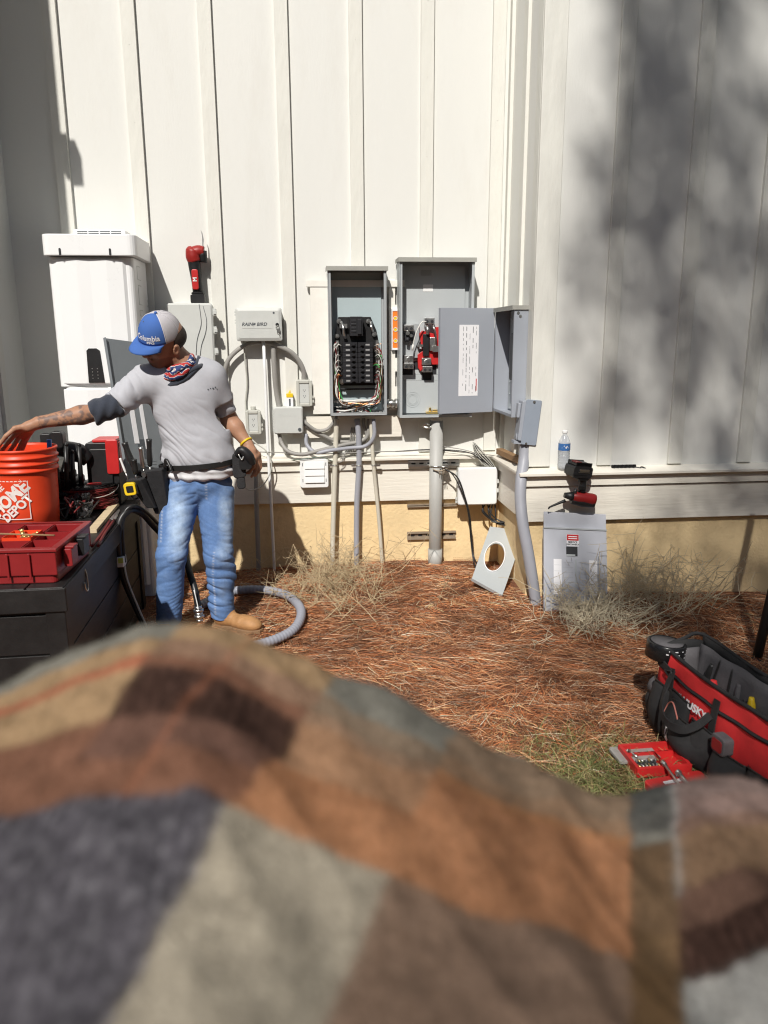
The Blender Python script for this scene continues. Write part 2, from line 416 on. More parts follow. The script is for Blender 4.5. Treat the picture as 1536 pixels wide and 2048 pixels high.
# ---------------------------------------------------------------- house
S = .66; XC = 1.22; ZT = 6.2
house = thing('house', (0, 0, .2), 'cream board and batten house wall with a projecting bay at right, above an ochre foundation', 'house')
ZB = .985
p = MB(); p.box((-3.2, 0, ZB-.02), (XC, .12, ZT)); p.build('siding', M_['wall'], house)
p = MB(); p.box((XC, -S, ZB-.02), (XC+.1, .12, ZT)); p.build('siding', M_['wall'], house)
p = MB(); p.box((XC+.1, -S, ZB-.02), (7, -S+.12, ZT)); p.build('siding', M_['wall'], house)
M_['hood0'] = mat('painted_nail', (.55, .53, .47), .5)
for k in range(-4, 7):
    x1 = -1.264+.406*k+random.uniform(-.003, .003)
    if k == 6: x1 = 1.172
    p = MB(); p.box((x1-.073, -.026, ZB+.003), (x1, 0, ZT)); zz_ = 1.1+random.random()*.2
    while zz_ < 3.8: p.cyl((x1-.037, -.0258, zz_), (x1-.037, -.0272, zz_), .0032, None, 8); zz_ += .40+random.uniform(-.02, .02)
    p.build('batten', M_['batten'], house)
for k in range(0, 12):
    x1 = 1.6636+.406*k
    p = MB(); p.box((x1-.078, -S-.02, ZB+.003), (x1, -S, ZT)); p.build('batten', M_['batten'], house, bevel=.0025)
for y1 in (-.33,):
    p = MB(); p.box((XC-.02, y1-.04, ZB+.003), (XC, y1+.035, ZT)); p.build('batten', M_['batten'], house, bevel=.0025)
p = MB(); p.box((XC-.022, -.05, ZB+.003), (XC, 0, ZT)); p.build('corner_board', M_['batten'], house, bevel=.003)
p = MB(); p.box((XC-.025, -S-.025, ZB+.003), (XC+.095, -S, ZT)); p.box((XC-.025, -S, ZB+.003), (XC, -S+.08, ZT)); p.build('corner_board', M_['batten'], house, bevel=.004)
# water table: sloping cap, band, skirt, running round the bay's corner
def runs(pts0, name, m, z0, z1, off, slope=0, joint=False):
    # a board following left wall, return wall and bay wall, proud of them by off
    path = [(-3.2, -off), (XC-off, -off), (XC-off, -S-off), (7, -S-off)]; inner = [(-3.2, 0), (XC, 0), (XC, -S), (7, -S)]
    for i in range(3):
        q = MB(); a, b, c, d = path[i], path[i+1], inner[i+1], inner[i]
        vs = [(a[0], a[1], z0), (b[0], b[1], z0), (c[0], c[1], z0), (d[0], d[1], z0), (a[0], a[1], z1), (b[0], b[1], z1), (c[0], c[1], z1+slope), (d[0], d[1], z1+slope)]
        q.add(vs, [(0, 3, 2, 1), (4, 5, 6, 7), (0, 1, 5, 4), (1, 2, 6, 5), (2, 3, 7, 6), (3, 0, 4, 7)])
        q.build(name, m, house, bevel=.002)
runs(None, 'ledge', M_['trim'], .945, .960, .085, .022)
runs(None, 'band_board', M_['trim'], .884, .9445, .055)
runs(None, 'skirt_board', M_['trim'], .683, .878, .040)
p = MB(); p.box((-3.2, -.008, -.3), (XC-.01, .1, .90)); p.box((XC-.01, -S-.008, -.3), (XC+.15, .1, .90)); p.box((XC+.15, -S-.008, -.3), (7, -S+.1, .90))
p.build('foundation', M_['found'], house)
p = MB(); p.box((-3.2, -.62, 4.75), (XC-.1, -.001, 4.80)); p.box((XC-.1, -S-.62, 4.75), (7, -S-.001, 4.80)); p.build('added_eave', M_['trim'], house)  # unseen overhang, added to hold back sky light from the wall
# the wing to the left that shades that end of the wall
wing = thing('house_wing', (-3, -.5, .0), 'cream wing of the house projecting at the far left and shading the wall', 'house')
p = MB(); p.box((-4.6, -1.05, -.2), (-1.62, -.0, 6.2)); p.build('siding', M_['wall'], wing)
for y1 in (-.35, -.75):
    p = MB(); p.box((-1.62, y1-.07, .9), (-1.60, y1, 6.2)); p.build('batten', M_['batten'], wing)
p = MB(); p.box((-1.62, -1.09, 3.60), (-1.55, -1.0, 3.75))
p.build('gutter_end', M_['trim'], wing)
# ---------------------------------------------------------------- equipment on the wall
def openbox(root, x0, x1, z0, z1, d, m, yb=0., t=.004, hood=.012, X=None):
    """sheet metal enclosure open at the front, local: x right, y into wall, front at yb-d"""
    p = MB(); f = yb-d
    p.box((x0, f, z0), (x0+t, yb, z1), 0, X); p.box((x1-t, f, z0), (x1, yb, z1), 0, X)
    p.box((x0+t, f, z0), (x1-t, yb, z0+t), 0, X); p.box((x0+t, f, z1-t), (x1-t, yb, z1), 0, X)
    p.box((x0+t, yb-t, z0+t), (x1-t, yb, z1-t), 0, X)
    p.box((x0+t, f, z0+t), (x0+t+.012, f+.003, z1-t), 0, X); p.box((x1-t-.012, f, z0+t), (x1-t, f+.003, z1-t), 0, X)
    p.box((x0+t, f, z0+t), (x1-t, f+.003, z0+.016), 0, X)
    p.build('enclosure', m, root, bevel=.001)
    p = MB(); p.box((x0-.008, f-.012, z1), (x1+.008, yb, z1+.004), 0, X); p.box((x0-.008, f-.014, z1-.020), (x1+.008, f-.011, z1+.004), 0, X)
    p.box((x0-.0085, f-.012, z1-.018), (x0-.0055, yb, z1+.004), 0, X); p.box((x1+.0055, f-.012, z1-.018), (x1+.0085, yb, z1+.004), 0, X)
    p.build('hood', M_['hood'], root)
def screw(p, c, r, mi=0, X=None): p.cyl((c[0], c[1], c[2]), (c[0], c[1]-.003, c[2]), r, None, 10, mi, X)
def ring(p, c, r, y, t=.0018, mi=0):
    p.tube([(c[0]+r*math.cos(2*PI*k/24), y, c[1]+r*math.sin(2*PI*k/24)) for k in range(24)], t, 4, mi, closed=True)

# painted backing boards
bb = thing('backing_board', (.2, 0, 1.2), 'cream painted boards nailed to the wall behind the two open panels', 'board')
a = w(612, 560, -.035); b_ = w(802, 574, -.035)
p = MB(); p.box((a.x, -.045, b_.z), (b_.x+.02, -.02, a.z)); p.build('cross_board', M_['whitew'], bb, bevel=.002)
a = w(620, 573, -.035); b_ = w(658, 828, -.035)
p = MB(); p.box((a.x, -.04, b_.z), (a.x+.125, -.0205, a.z-.003)); p.build('side_board', M_['whitew'], bb, bevel=.002)
a = w(778, 575, -.03); b_ = w(789, 820, -.03)
p = MB(); p.box((a.x, -.035, b_.z), (b_.x+.004, -.0205, b_.z+.77)); p.build('strip', M_['whitew'], bb, split=True)
p = MB(); q = w(790, 600, -.03); p.box((q.x, -.035, 1.25), (q.x+.017, -.0205, 1.39)); p.box((q.x, -.035, 1.80), (q.x+.017, -.0205, 1.87)); p.build('strip', M_['whitew'], bb, split=True)
p = MB(); q = w(789, 700, -.03); p.box((q.x, -.034, 1.48), (q.x+.05, -.0205, 1.56)); p.build('block', M_['whitew'], bb)
p = MB(); p.box((-.08, -.03, 1.085), (.58, -.0205, 1.215)); p.build('bottom_board', M_['trim'], bb)

# ---- breaker panel
bp = thing('breaker_panel', (.31, 0, 1.2), 'open grey breaker panel with black breakers and loose wiring inside', 'breaker panel')
x0, x1, z0, z1 = .142, .477, 1.232, 2.072
openbox(bp, x0, x1, z0, z1, .14, M_['grey'])
p = MB(); p.box((x0+.022, -.012, z0+.02), (x1-.02, -.007, z1-.02)); p.build('back_plate', mat('pale_blue_grey', (.42, .50, .52), .4, var=.03, dirt=.06, dcol=(.25, .28, .28)), bp)
cx = (x0+x1)/2
p = MB(); p.prism([(x0+.05, 1.40), (x1-.05, 1.40), (x1-.03, 1.46), (x1-.03, 1.60), (x1-.05, 1.72), (x1-.085, 1.80), (x0+.06, 1.80), (x0+.04, 1.70), (x0+.035, 1.5)], -.04, -.013)
p.box((x0+.065, -.062, 1.375), (x1-.055, -.05, 1.385)); p.tube([(x0+.05, -.05, 1.40), (x0+.07, -.055, 1.38), (x1-.06, -.055, 1.38), (x1-.045, -.05, 1.40)], .006, 6)
p.build('bus_tray', M_['black'], bp, bevel=.002)
brk = mat('breaker_black', (.025, .025, .028), .35, var=.2)
lbl = mat('breaker_print', (.30, .30, .30), .6)
nb = 8; bz0, bz1 = 1.418, 1.655; bh = (bz1-bz0)/nb
for sd in (-1, 1):
    for k in range(nb):
        zc = bz0+bh*(k+.5); xa, xb = (cx-.088, cx-.002) if sd < 0 else (cx+.002, cx+.088)
        p = MB(); p.rbox((xa, -.105, zc-bh/2+.001), (xb, -.04, zc+bh/2-.001), .002)
        q = cx+sd*.026; p.box((q-.012, -.112, zc-.008), (q+.012, -.105, zc+.008)); 
        p.box((q-.007, -.122, zc-.004), (q+.005, -.110, zc+.004))
        o = p.build('breaker', [brk], bp)
        q = cx+sd*.058; pp = MB(); pp.box((q-.012, -.1057, zc-.005), (q+.012, -.105, zc+.004)); pp.build('label', lbl, o)
p = MB(); p.rbox((cx-.045, -.115, 1.69), (cx+.03, -.04, 1.80), .003)
for zc in (1.715, 1.735, 1.755, 1.775): p.box((cx-.038, -.1175, zc-.006), (cx-.008, -.115, zc+.006))
p.box((cx+.0, -.125, 1.70), (cx+.022, -.112, 1.785)); p.build('main_breaker', brk, bp, bevel=.0015)
for sd in (-1, 1):
    p = MB()
    xx = cx+sd*.118
    p.box((xx-.008, -.075, 1.415), (xx+.008, -.055, 1.665))
    for k in range(13): screw(p, (xx, -.075, 1.425+k*.0188), .0062)
    p.build('neutral_bar', M_['alu'], bp)
for (xx, zz, rr) in ((x0+.062, 1.775, .014), (x1-.10, 1.775, .014), (x0+.05, 1.69, .013), (x1-.065, 1.70, .014), (x0+.075, 1.425, .016), (x1-.055, 1.425, .012), (x0+.085, 1.74, .012)):
    p = MB(); p.cyl((xx, -.05, zz), (xx, -.06, zz), rr, None, 14); p.cyl((xx, -.06, zz), (xx, -.066, zz), rr*.55, None, 6); p.build('lug', M_['alu'], bp)
p = MB(); p.tube([(x0+.075, -.05, 1.77), (x0+.085, -.08, 1.74), (x0+.09, -.075, 1.70), (x0+.10, -.06, 1.68)], .010, 8, 0, 4); p.box((x0+.065, -.075, 1.735), (x0+.11, -.05, 1.76))
p.tube([(x1-.085, -.05, 1.77), (x1-.085, -.08, 1.74), (x1-.075, -.06, 1.715)], .008, 8, 0, 4); p.build('bus_bar', M_['alu'], bp, split=True)
ws = [M_['bwire']]*9+[M_['wwire']]*12+[M_['redw']]*1+[M_['brwire']]*3+[M_['green']]*2+[M_['copper']]*4
rw = random.Random(5)
def wires(side, n):
    for k in range(n):
        m = rw.choice(ws); zs = 1.43+rw.random()*.22; xs = cx+side*(.09+rw.random()*.03)
        ex = cx+side*(.15-rw.random()*.025) ; zb = 1.30+rw.random()*.06
        pts = [(xs, -.085, zs), (xs+side*.02, -.095-rw.random()*.02, zs+.006), (ex, -.07-rw.random()*.03, zs-.06), (ex-side*rw.random()*.02, -.05-rw.random()*.05, zb+.03),
               (cx+side*(.12-rw.random()*.05), -.04-rw.random()*.07, 1.29+rw.random()*.03), (cx+rw.uniform(-.09, .09), -.03-rw.random()*.06, 1.262+rw.random()*.04), (cx+rw.uniform(-.13, .1), -.04-rw.random()*.05, 1.245)]
        p = MB(); p.tube(pts, rw.choice((.0018, .0024, .003)), 6, 0, 5); p.build('wire', m, bp)
wires(-1, 15); wires(1, 19)
for k in range(10):
    m = rw.choice([M_['bwire'], M_['wwire'], M_['bwire'], M_['wwire'], M_['brwire'], M_['copper']]); p = MB()
    z = 1.26+rw.random()*.06; p.tube([(x0+.02, -.03-rw.random()*.05, z-.01), (x0+.09, -.06-rw.random()*.05, z-.01+rw.uniform(-.01, .01)), (cx, -.05-rw.random()*.06, z+rw.uniform(-.01, .02)), (x1-.09, -.06-rw.random()*.05, z+rw.uniform(0, .03)), (x1-.03, -.05, z+.03)], rw.choice((.0025, .003, .0045)), 6, 0, 5)
    p.build('wire', m, bp)
p = MB(); p.tube([(x0+.022, -.06, 1.56), (x0+.028, -.08, 1.50), (x0+.05, -.08, 1.43), (x0+.06, -.07, 1.36), (x0+.08, -.07, 1.31)], .0035, 6, 0, 5); p.build('wire', M_['green'], bp)
p = MB(); p.box((x0+.13, -.0135, 1.99), (x0+.17, -.0128, 2.01)); p.build('sticker', M_['dark'], bp)
p = MB()
for k in range(40):
    x = rw.uniform(x0+.16, x1-.02); y = rw.uniform(-.12, -.02); a_ = rw.random()*6; s = .004
    p.tube([(x, y, 1.2375), (x+s*2*math.cos(a_), y+s*2*math.sin(a_), 1.2395+rw.random()*.006)], .0012, 4)
p.build('debris', M_['wwire'], bp, kind='stuff')

# ---- main disconnect
md = thing('disconnect_box', (.77, 0, 1.2), 'tall open grey disconnect box with red and silver wire lugs', 'electrical box')
X0, X1, Z0, Z1 = .552, .989, 1.214, 2.121
openbox(md, X0, X1, Z0, Z1, .145, M_['lgrey'])
p = MB()
for (xa_, za_, xb_, zb_) in ((X0+.028, Z0+.015, X1-.03, 1.425), (X0+.028, 1.426, X0+.149, 1.459), (X0+.096, 1.46, X0+.149, 1.489), (X0+.211, 1.426, X1-.03, 1.459), (X0+.241, 1.46, X1-.03, 1.539), (X0+.028, 1.54, X1-.03, Z1-.03)): p.box((xa_, -.018, za_), (xb_, -.012, zb_))
p.build('back_plate', mat('inner_light_grey', (.46, .49, .50), .4, var=.03, dirt=.08, dcol=(.3, .3, .28)), md)
p = MB(); p.box((X0+.03, -.0115, 1.42), (X1-.04, -.0062, 1.545)); p.build('recess', M_['dark'], md)
p = MB(); p.rbox((X0+.155, -.0195, 1.945), (X0+.215, -.0182, 1.985), .004); p.build('sticker', M_['white'], md)
p = MB(); p.rbox((X0+.14, -.0195, 2.035), (X0+.205, -.0182, 2.068), .003); p.build('sticker', M_['grey'], md)
p = MB(); c0 = (X0+.095, 1.31)
for r in (.026, .034, .046): ring(p, c0, r, -.0185, .0013)
ring(p, (X1-.1, 1.31), .04, -.0185, .0013)
p.build('knockout', M_['lgrey'], md)
p = MB(); p.rbox((X0+.028, -.04, 1.56), (X0+.13, -.02, 1.76), .004); p.build('insulator', M_['grey'], md, bevel=.002)
p = MB(); p.prism([(X0+.125, 1.50), (X0+.14, 1.48), (X0+.16, 1.52), (X0+.25, 1.52), (X0+.27, 1.49), (X0+.29, 1.49), (X0+.29, 1.74), (X0+.23, 1.74), (X0+.22, 1.70), (X0+.15, 1.72), (X0+.13, 1.70), (X0+.15, 1.60), (X0+.12, 1.58)], -.045, -.02)
p.build('lug_guard', M_['red'], md, bevel=.002)
p = MB(); p.rbox((X0+.15, -.075, 1.57), (X0+.185, -.0455, 1.70), .006); p.build('contact_block', M_['black'], md, bevel=.003)
p = MB(); p.rbox((X0+.19, -.065, 1.60), (X0+.225, -.0455, 1.68), .005); p.build('contact_block', M_['alu'], md, bevel=.003)
def lug(x, z, wd_=.03, h=.035):
    p = MB(); p.rbox((x-wd_, -.085, z-h/2), (x+wd_, -.045, z+h/2), .003)
    p.build('lug', M_['alu'], md, bevel=.002)
    p = MB()
    for s in (-1, 1): p.cyl((x+s*wd_*.5, -.0865, z-.004), (x+s*wd_*.5, -.08, z-.004), .0085, None, 12)
    p.build('lug_hole', M_['dark'], md)
for (x, z) in ((X0+.062, 1.735), (X0+.185, 1.775), (X0+.062, 1.515), (X0+.175, 1.495)): lug(x, z)
for (x, z) in ((X0+.062, 1.555), (X0+.17, 1.54)):
    p = MB(); p.rbox((x-.028, -.08, z-.02), (x+.028, -.045, z+.02), .003); screw(p, (x, -.08, z), .014); p.build('lug', M_['alu'], md, bevel=.002)
p = MB(); p.rbox((X0+.04, -.065, 1.66), (X0+.09, -.04, 1.71), .005); p.cyl((X0+.06, -.06, 1.68), (X0+.05, -.09, 1.66), .014, .01, 10); p.build('stab', M_['dark'], md)
p = MB(); p.cyl((X0+.055, -.09, 1.705), (X0+.055, -.06, 1.705), .012, None, 12); p.cyl((X0+.075, -.09, 1.69), (X0+.075, -.06, 1.69), .009, None, 12); p.tube([(X0+.17, -.05, 1.755), (X0+.172, -.09, 1.73), (X0+.175, -.085, 1.70)], .010, 8, 0, 4); p.tube([(X0+.205, -.05, 1.755), (X0+.21, -.09, 1.735), (X0+.222, -.085, 1.69), (X0+.225, -.07, 1.63)], .006, 8, 0, 4)
p.rbox((X0+.205, -.08, 1.595), (X0+.24, -.05, 1.63), .004); p.rbox((X0+.115, -.07, 1.625), (X0+.15, -.045, 1.64), .003); p.rbox((X0+.245, -.075, 1.60), (X0+.275, -.05, 1.625), .003)
p.build('clip', M_['steel'], md, split=True)
p = MB(); p.tube([(X0+.165, -.085, 1.77), (X0+.135, -.10, 1.765), (X0+.105, -.10, 1.71), (X0+.085, -.085, 1.63)], .0035, 6, 0, 6); p.cyl((X0+.088, -.085, 1.64), (X0+.083, -.084, 1.605), .0055, None, 8); p.build('wire', M_['wwire'], md)
p = MB(); p.rbox((X0+.175, -.055, 1.226), (X0+.25, -.015, 1.238), .002); p.cyl((X0+.20, -.035, 1.238), (X0+.20, -.035, 1.262), .008, None, 8); p.rbox((X0+.215, -.045, 1.238), (X0+.245, -.025, 1.25), .002); p.build('ground_lug', M_['brass'], md, bevel=.001)
p = MB()
for (z, h) in ((1.88, .18), (1.60, .24), (2.02, .05)): p.rbox((X1-.0055, -.12, z-h/2), (X1-.0046, -.04, z+h/2), .006, 0, None, 2, 'x')
p.build('sticker', M_['grey'], md)

for r_ in (bp, md): r_.location.y -= .023
# nipple between the two boxes
p = MB(); p.cyl((.4775, -.08, 1.292), (.551, -.08, 1.292), .022, None, 20); p.cyl((.4775, -.08, 1.292), (.495, -.08, 1.292), .029, None, 8); p.cyl((.532, -.08, 1.292), (.551, -.08, 1.292), .029, None, 8); p.cyl((.508, -.08, 1.292), (.52, -.08, 1.292), .026, None, 20)
p.build('pipe_nipple', M_['steel'], None, label='short galvanised pipe nipple joining the breaker panel and the disconnect box', cat='pipe fitting')

# level
lv = thing('spirit_level', w(793, 700, -.05), 'small orange torpedo level standing upright between the two panels', 'level')
a = w(783, 618, -.055); b_ = w(803, 700, -.055)
p = MB(); p.box((a.x, -.06, b_.z), (a.x+.006, -.036, a.z)); p.box((a.x+.040, -.06, b_.z), (a.x+.055, -.036, a.z)); p.box((a.x+.006, -.058, a.z-.012), (a.x+.040, -.036, a.z)); p.box((a.x+.006, -.058, b_.z), (a.x+.040, -.036, b_.z+.012)); p.build('frame', M_['paper'], lv, bevel=.001)
p = MB(); p.box((a.x+.006, -.055, b_.z+.012), (a.x+.040, -.038, a.z-.012)); p.build('body', M_['lorange'], lv)
zc = (a.z+b_.z)/2
for dz in (.065, 0, -.065):
    p = MB(); ring(p, (a.x+.023, zc+dz), .011, -.057, .002); 
    o = p.build('vial_ring', M_['paper'], lv)
    p = MB(); p.cyl((a.x+.023, -.0565, zc+dz), (a.x+.023, -.0551, zc+dz), .009, None, 14); p.build('vial', M_['yellow'], lv)

# ---- meter box on the return wall with its door folded against the left wall
mb = thing('meter_box', (1.18, -.36, 1.2), 'grey meter box on the side of the bay with its door swung open', 'electrical box')
# local frame: x -> toward viewer (-Y), y -> into return wall (+X)
MX = Matrix(((0, 1, 0, 0), (-1, 0, 0, 0), (0, 0, 1, 0), (0, 0, 0, 1)))   # (x,y,z)->(y,-x,z)
Mm = Matrix.Translation((XC-.0, -.15, 0)) @ MX
openbox(mb, 0, .43, 1.248, 1.84, .10, M_['bgrey'], 0, .004, .012, Mm)
p = MB(); p.prism([(.012, 1.26), (.418, 1.26), (.418, 1.825), (.012, 1.825)], -.012, -.006, 0, Mm); p.build('back_plate', M_['lgrey'], mb)
p = MB(); p.rbox((.20, -.06, 1.44), (.36, -.012, 1.70), .02, 0, Mm); p.rbox((.16, -.045, 1.64), (.2, -.012, 1.66), .004, 0, Mm); p.rbox((.16, -.045, 1.59), (.2, -.012, 1.61), .004, 0, Mm); p.rbox((.18, -.04, 1.50), (.2, -.012, 1.52), .004, 0, Mm)
p.tube([(.30, -.04, 1.44), (.33, -.05, 1.36), (.35, -.05, 1.27)], .015, 8, 0, 5, True, Mm)
p.build('socket_block', M_['black'], mb, bevel=.003)
p = MB(); p.rbox((.14, -.0135, 1.405), (.25, -.012, 1.423), .008, 0, Mm); p.rbox((.135, -.0135, 1.365), (.25, -.012, 1.383), .008, 0, Mm); p.build('slot', M_['dark'], mb)
p = MB()
for r in (.02, .03, .042): p.tube([(.20+r*math.cos(2*PI*k/24), -.0125, 1.31+r*math.sin(2*PI*k/24)) for k in range(24)], .0012, 4, 0, 0, False, Mm, True)
for (x, z) in ((.06, 1.66), (.05, 1.42), (.06, 1.78), (.05, 1.35), (.07, 1.27)): p.cyl((x, -.012, z), (x, -.0155, z), .006, None, 10, 0, Mm)
p.build('knockout', M_['lgrey'], mb)
p = MB()
for (x, z) in ((XC-.080, 1.805), (XC-.068, 1.788)): p.cyl((x, -.58, z), (x, -.5825, z), .008, None, 14)
p.build('plug', M_['alu'], mb)
# door
dh = w(993, 622, -.15); dl = w(881, 625, -.235)
dz0, dz1 = 1.240, 1.845
DX = frame((XC-.102, -.152, 0), (dl.x-(XC-.102), dl.y+.152, 0), (0, 0, 1)); dw = math.hypot(dl.x-(XC-.102), dl.y+.152)
p = MB(); p.box((.002, 0, dz0), (dw, .004, dz1), 0, DX); p.box((dw-.004, -.001, dz0), (dw, -.026, dz1), 0, DX); p.box((.002, -.001, dz1-.004), (dw-.005, -.022, dz1), 0, DX); p.box((.002, -.001, dz0), (dw-.005, -.022, dz0+.004), 0, DX)
# DX x axis points left, so local y points to the viewer's side: thickness handled by sign
o = p.build('door', M_['bgrey'], mb, bevel=.0008)
side = -1 if (DX.to_3x3() @ Vector((0, 1, 0))).y > 0 else 1
yl = .0045 if side > 0 else -.0005
qa = (dw*.30, dw*.66)
p = MB(); p.box((qa[0], yl, dz0+.10), (qa[1], yl+.0006*side, dz0+.51), 0, DX); p.build('label_sheet', M_['paper'], o)
p = MB(); rr_ = random.Random(3)
yl2 = yl+.0009*side
for c in range(5):
    x = qa[0]+.014+c*.021; z = dz0+.50
    while z > dz0+.12:
        h = rr_.uniform(.006, .04)
        if rr_.random() < .72: p.box((x, yl2, max(dz0+.115, z-h)), (x+(.0035 if c % 2 else .0022), yl2+.0003*side, z), 0, DX)
        z -= h+rr_.uniform(.003, .02)
p.build('print', M_['ink'], o)
p = MB(); p.box((qa[0]+.008, yl2, dz0+.13), (qa[0]+.014, yl2+.0004*side, dz0+.20), 0, DX); p.build('print', M_['red'], o)

# ---- service conduit at right with its elbow cover
cr = thing('service_conduit', w(1062, 1215, -.75), 'thick bent grey pvc conduit rising from the ground to the meter box', 'conduit')
pts = [w(1075, 1240, -.80), w(1068, 1180, -.80), w(1057, 1110, -.80), w(1046, 1050, -.78), w(1041, 1000, -.74), w(1042, 960, -.71), w(1048, 920, -.66), w(1051, 880, -.64)]
p = MB(); p.tube([tuple(q) for q in pts], .031, 20, 0, 6); p.build('pipe', M_['pvcb'], cr)
q = w(1051, 884, -.64); p = MB(); p.cyl(q, q-Vector((-.002, .004, .03)), .034, None, 20); p.build('collar', M_['pvcb'], cr)
lb0 = w(1046, 880, -.64); 
FM = frame(lb0+Vector((-.01, 0, .0)), (1, -.05, -.10), (.10, 0, 1))
p = MB(); p.rbox((-.03, -.045, 0), (.055, .05, .215), .008, 0, FM); p.rbox((-.045, -.02, .12), (-.03, .03, .20), .006, 0, FM); p.build('elbow_body', M_['bgrey'], cr, bevel=.003)
p = MB(); p.rbox((-.012, -.053, -.018), (.072, -.046, .225), .008, 0, FM); p.build('cover', mat('blue_grey_cover', (.27, .31, .37), .45, var=.05, dirt=.1, dcol=(.4, .4, .4)), cr, bevel=.002)
p = MB(); p.cyl(FM @ Vector((.03, -.053, .215)), FM @ Vector((.03, -.058, .215)), .007, None, 10); p.cyl(FM @ Vector((.015, -.053, -.01)), FM @ Vector((.015, -.06, -.01)), .006, None, 10); p.build('screw', M_['steel'], cr)
p = MB(); p.prism([(-.03, 0), (-.04, .04), (-.02, .02)], -.02, .0, 0, FM); p.box((-.045, -.03, -.02), (.07, .045, -.005), 0, FM); p.build('tab', M_['bgrey'], cr)

# ---- thick centre conduit with strut channels
cc = thing('centre_conduit', w(870, 1150, -.09), 'thick straight grey pvc riser clamped to strut below the disconnect box', 'conduit')
rC = .0405
p = MB(); a = w(870, 1160, -.10); p.cyl((.787, -.09, a.z-.1), (.787, -.09, 1.185), rC, None, 28); p.cyl((.787, -.09, .24), (.787, -.09, .375), rC+.004, None, 28)
p.cyl((.787, -.09, .375), (.787, -.09, .378), rC+.002, None, 28)
p.build('pipe', M_['pvc'], cc)
p = MB(); p.cyl((.787, -.09, 1.17), (.787, -.09, 1.212), rC*.9, None, 24); p.build('bushing', M_['whitew'], cc)
a = w(885, 931, -.09)
p = MB(); p.tube([(.787+(rC+.002)*math.cos(t), -.09+(rC+.002)*math.sin(t), a.z) for t in [2*PI*k/24 for k in range(24)]], .006, 6, 0, 0, False, None, True); p.rbox((.787+rC-.01, -.14, a.z-.012), (.787+rC+.03, -.09, a.z+.012), .004); p.cyl((.80, -.145, a.z), (.86, -.145, a.z), .004, None, 8); p.build('clamp', M_['steel'], cc)
p = MB(); p.tube([(.76, -.135, a.z-.015), (.80, -.145, a.z-.025), (.85, -.14, a.z-.01)], .004, 6, 0, 4); 
for k in range(5): p.tube([(.80+k*.008, -.14, a.z-.02), (.798+k*.009, -.15, a.z-.05)], .002, 5)
p.build('tie_wire', M_['rust'], cc)
p = MB(); p.tube([(.745+.0, -.10, 1.165), (.72, -.11, 1.17), (.705, -.10, 1.155), (.73, -.11, 1.145), (.75, -.12, 1.15)], .006, 6, 0, 4); p.build('bond_bushing', M_['alu'], cc)
# strut channels (slotted U section) on the wall
def strut(x0, x1, z, y, m, lab, h=.036, g_=None):
    s = thing('strut_channel', ((x0+x1)/2, y, z), lab, 'strut', 'strut channels behind the thick conduit')
    p = MB(); p.box((x0, y-.02, z-h/2), (x1, y-.001, z-h/2+.004)); p.box((x0, y-.02, z+h/2-.004), (x1, y-.001, z+h/2)); p.box((x0, y-.004, z-h/2+.004), (x1, y-.001, z+h/2-.004))
    p.box((x0, y-.02, z-h/2+.004), (x1, y-.018, z-h/2+.011)); p.box((x0, y-.02, z+h/2-.011), (x1, y-.018, z+h/2-.004)); p.build('channel', m, s)
    p = MB(); k = x0+.02
    while k < x1-.02: p.rbox((k, y-.0052, z-.006), (k+.028, y-.0042, z+.006), .005); k += .05
    p.build('slot', M_['dark'], s)
    return s
q = w(816, 926, -.06)
strut(q.x, w(918, 926, -.06).x, w(866, 926, -.06).z, -.0555, M_['steel'], 'uppermost strut channel, bright steel, on the cream band board')
strut(w(815, 1010, -.03).x, w(914, 1010, -.03).x, w(866, 1011, -.03).z, -.0085, M_['rust'], 'middle strut channel tucked just below the skirt board', .018)
strut(w(815, 1070, -.03).x, w(912, 1070, -.03).x, w(866, 1071, -.03).z, -.0085, M_['rust'], 'lowest strut channel, rusty, on the ochre foundation', .05)

# ---- three thin risers under the breaker panel
def riser(name, lab, pts, r, m, cl):
    t = thing(name, pts[0], lab, 'conduit'); p = MB(); p.tube([tuple(q) for q in pts], r, 16, 0, 5); p.build('pipe', m, t)
    c = Vector(cl); p = MB(); n = 18
    p.tube([c+Vector(((r+.001)*math.cos(2*PI*k/n), (r+.001)*math.sin(2*PI*k/n), 0)) for k in range(n)], .004, 6, 0, 0, False, None, True)
    s = 1 if 'pale' in lab and 'leaning' in lab else -1
    p.rbox((c.x+(r if s > 0 else -r-.03), c.y-.008, c.z-.008), (c.x+(r+.03 if s > 0 else -r), c.y-.002, c.z+.008), .003); p.cyl((c.x+s*(r+.018), c.y-.008, c.z), (c.x+s*(r+.018), c.y-.014, c.z), .006, None, 10)
    p.build('strap', M_['steel'], t); return t
riser('conduit_riser', 'pale grey riser pipe, leftmost of three under the breaker panel', [w(664, 1165, -.09), w(666, 1060, -.08), w(670, 930, -.08), w(673, 850, -.08), w(674, 838, -.08)], .0155, M_['pvcw'], w(670, 930, -.08))
riser('conduit_riser', 'darker grey riser pipe, middle of three under the breaker panel', [w(713, 1150, -.09), w(713, 1080, -.08), w(714, 1000, -.08), w(718, 930, -.08), w(717, 870, -.08), w(714, 838, -.08)], .017, M_['pvcb'], w(718, 930, -.08))
riser('conduit_riser', 'pale stained leaning riser pipe, rightmost of three under the panel', [w(766, 1145, -.05), w(757, 1030, -.07), w(747, 930, -.09), w(743, 870, -.09), w(742, 838, -.09)], .0115, M_['pvcw'], w(747, 930, -.09))

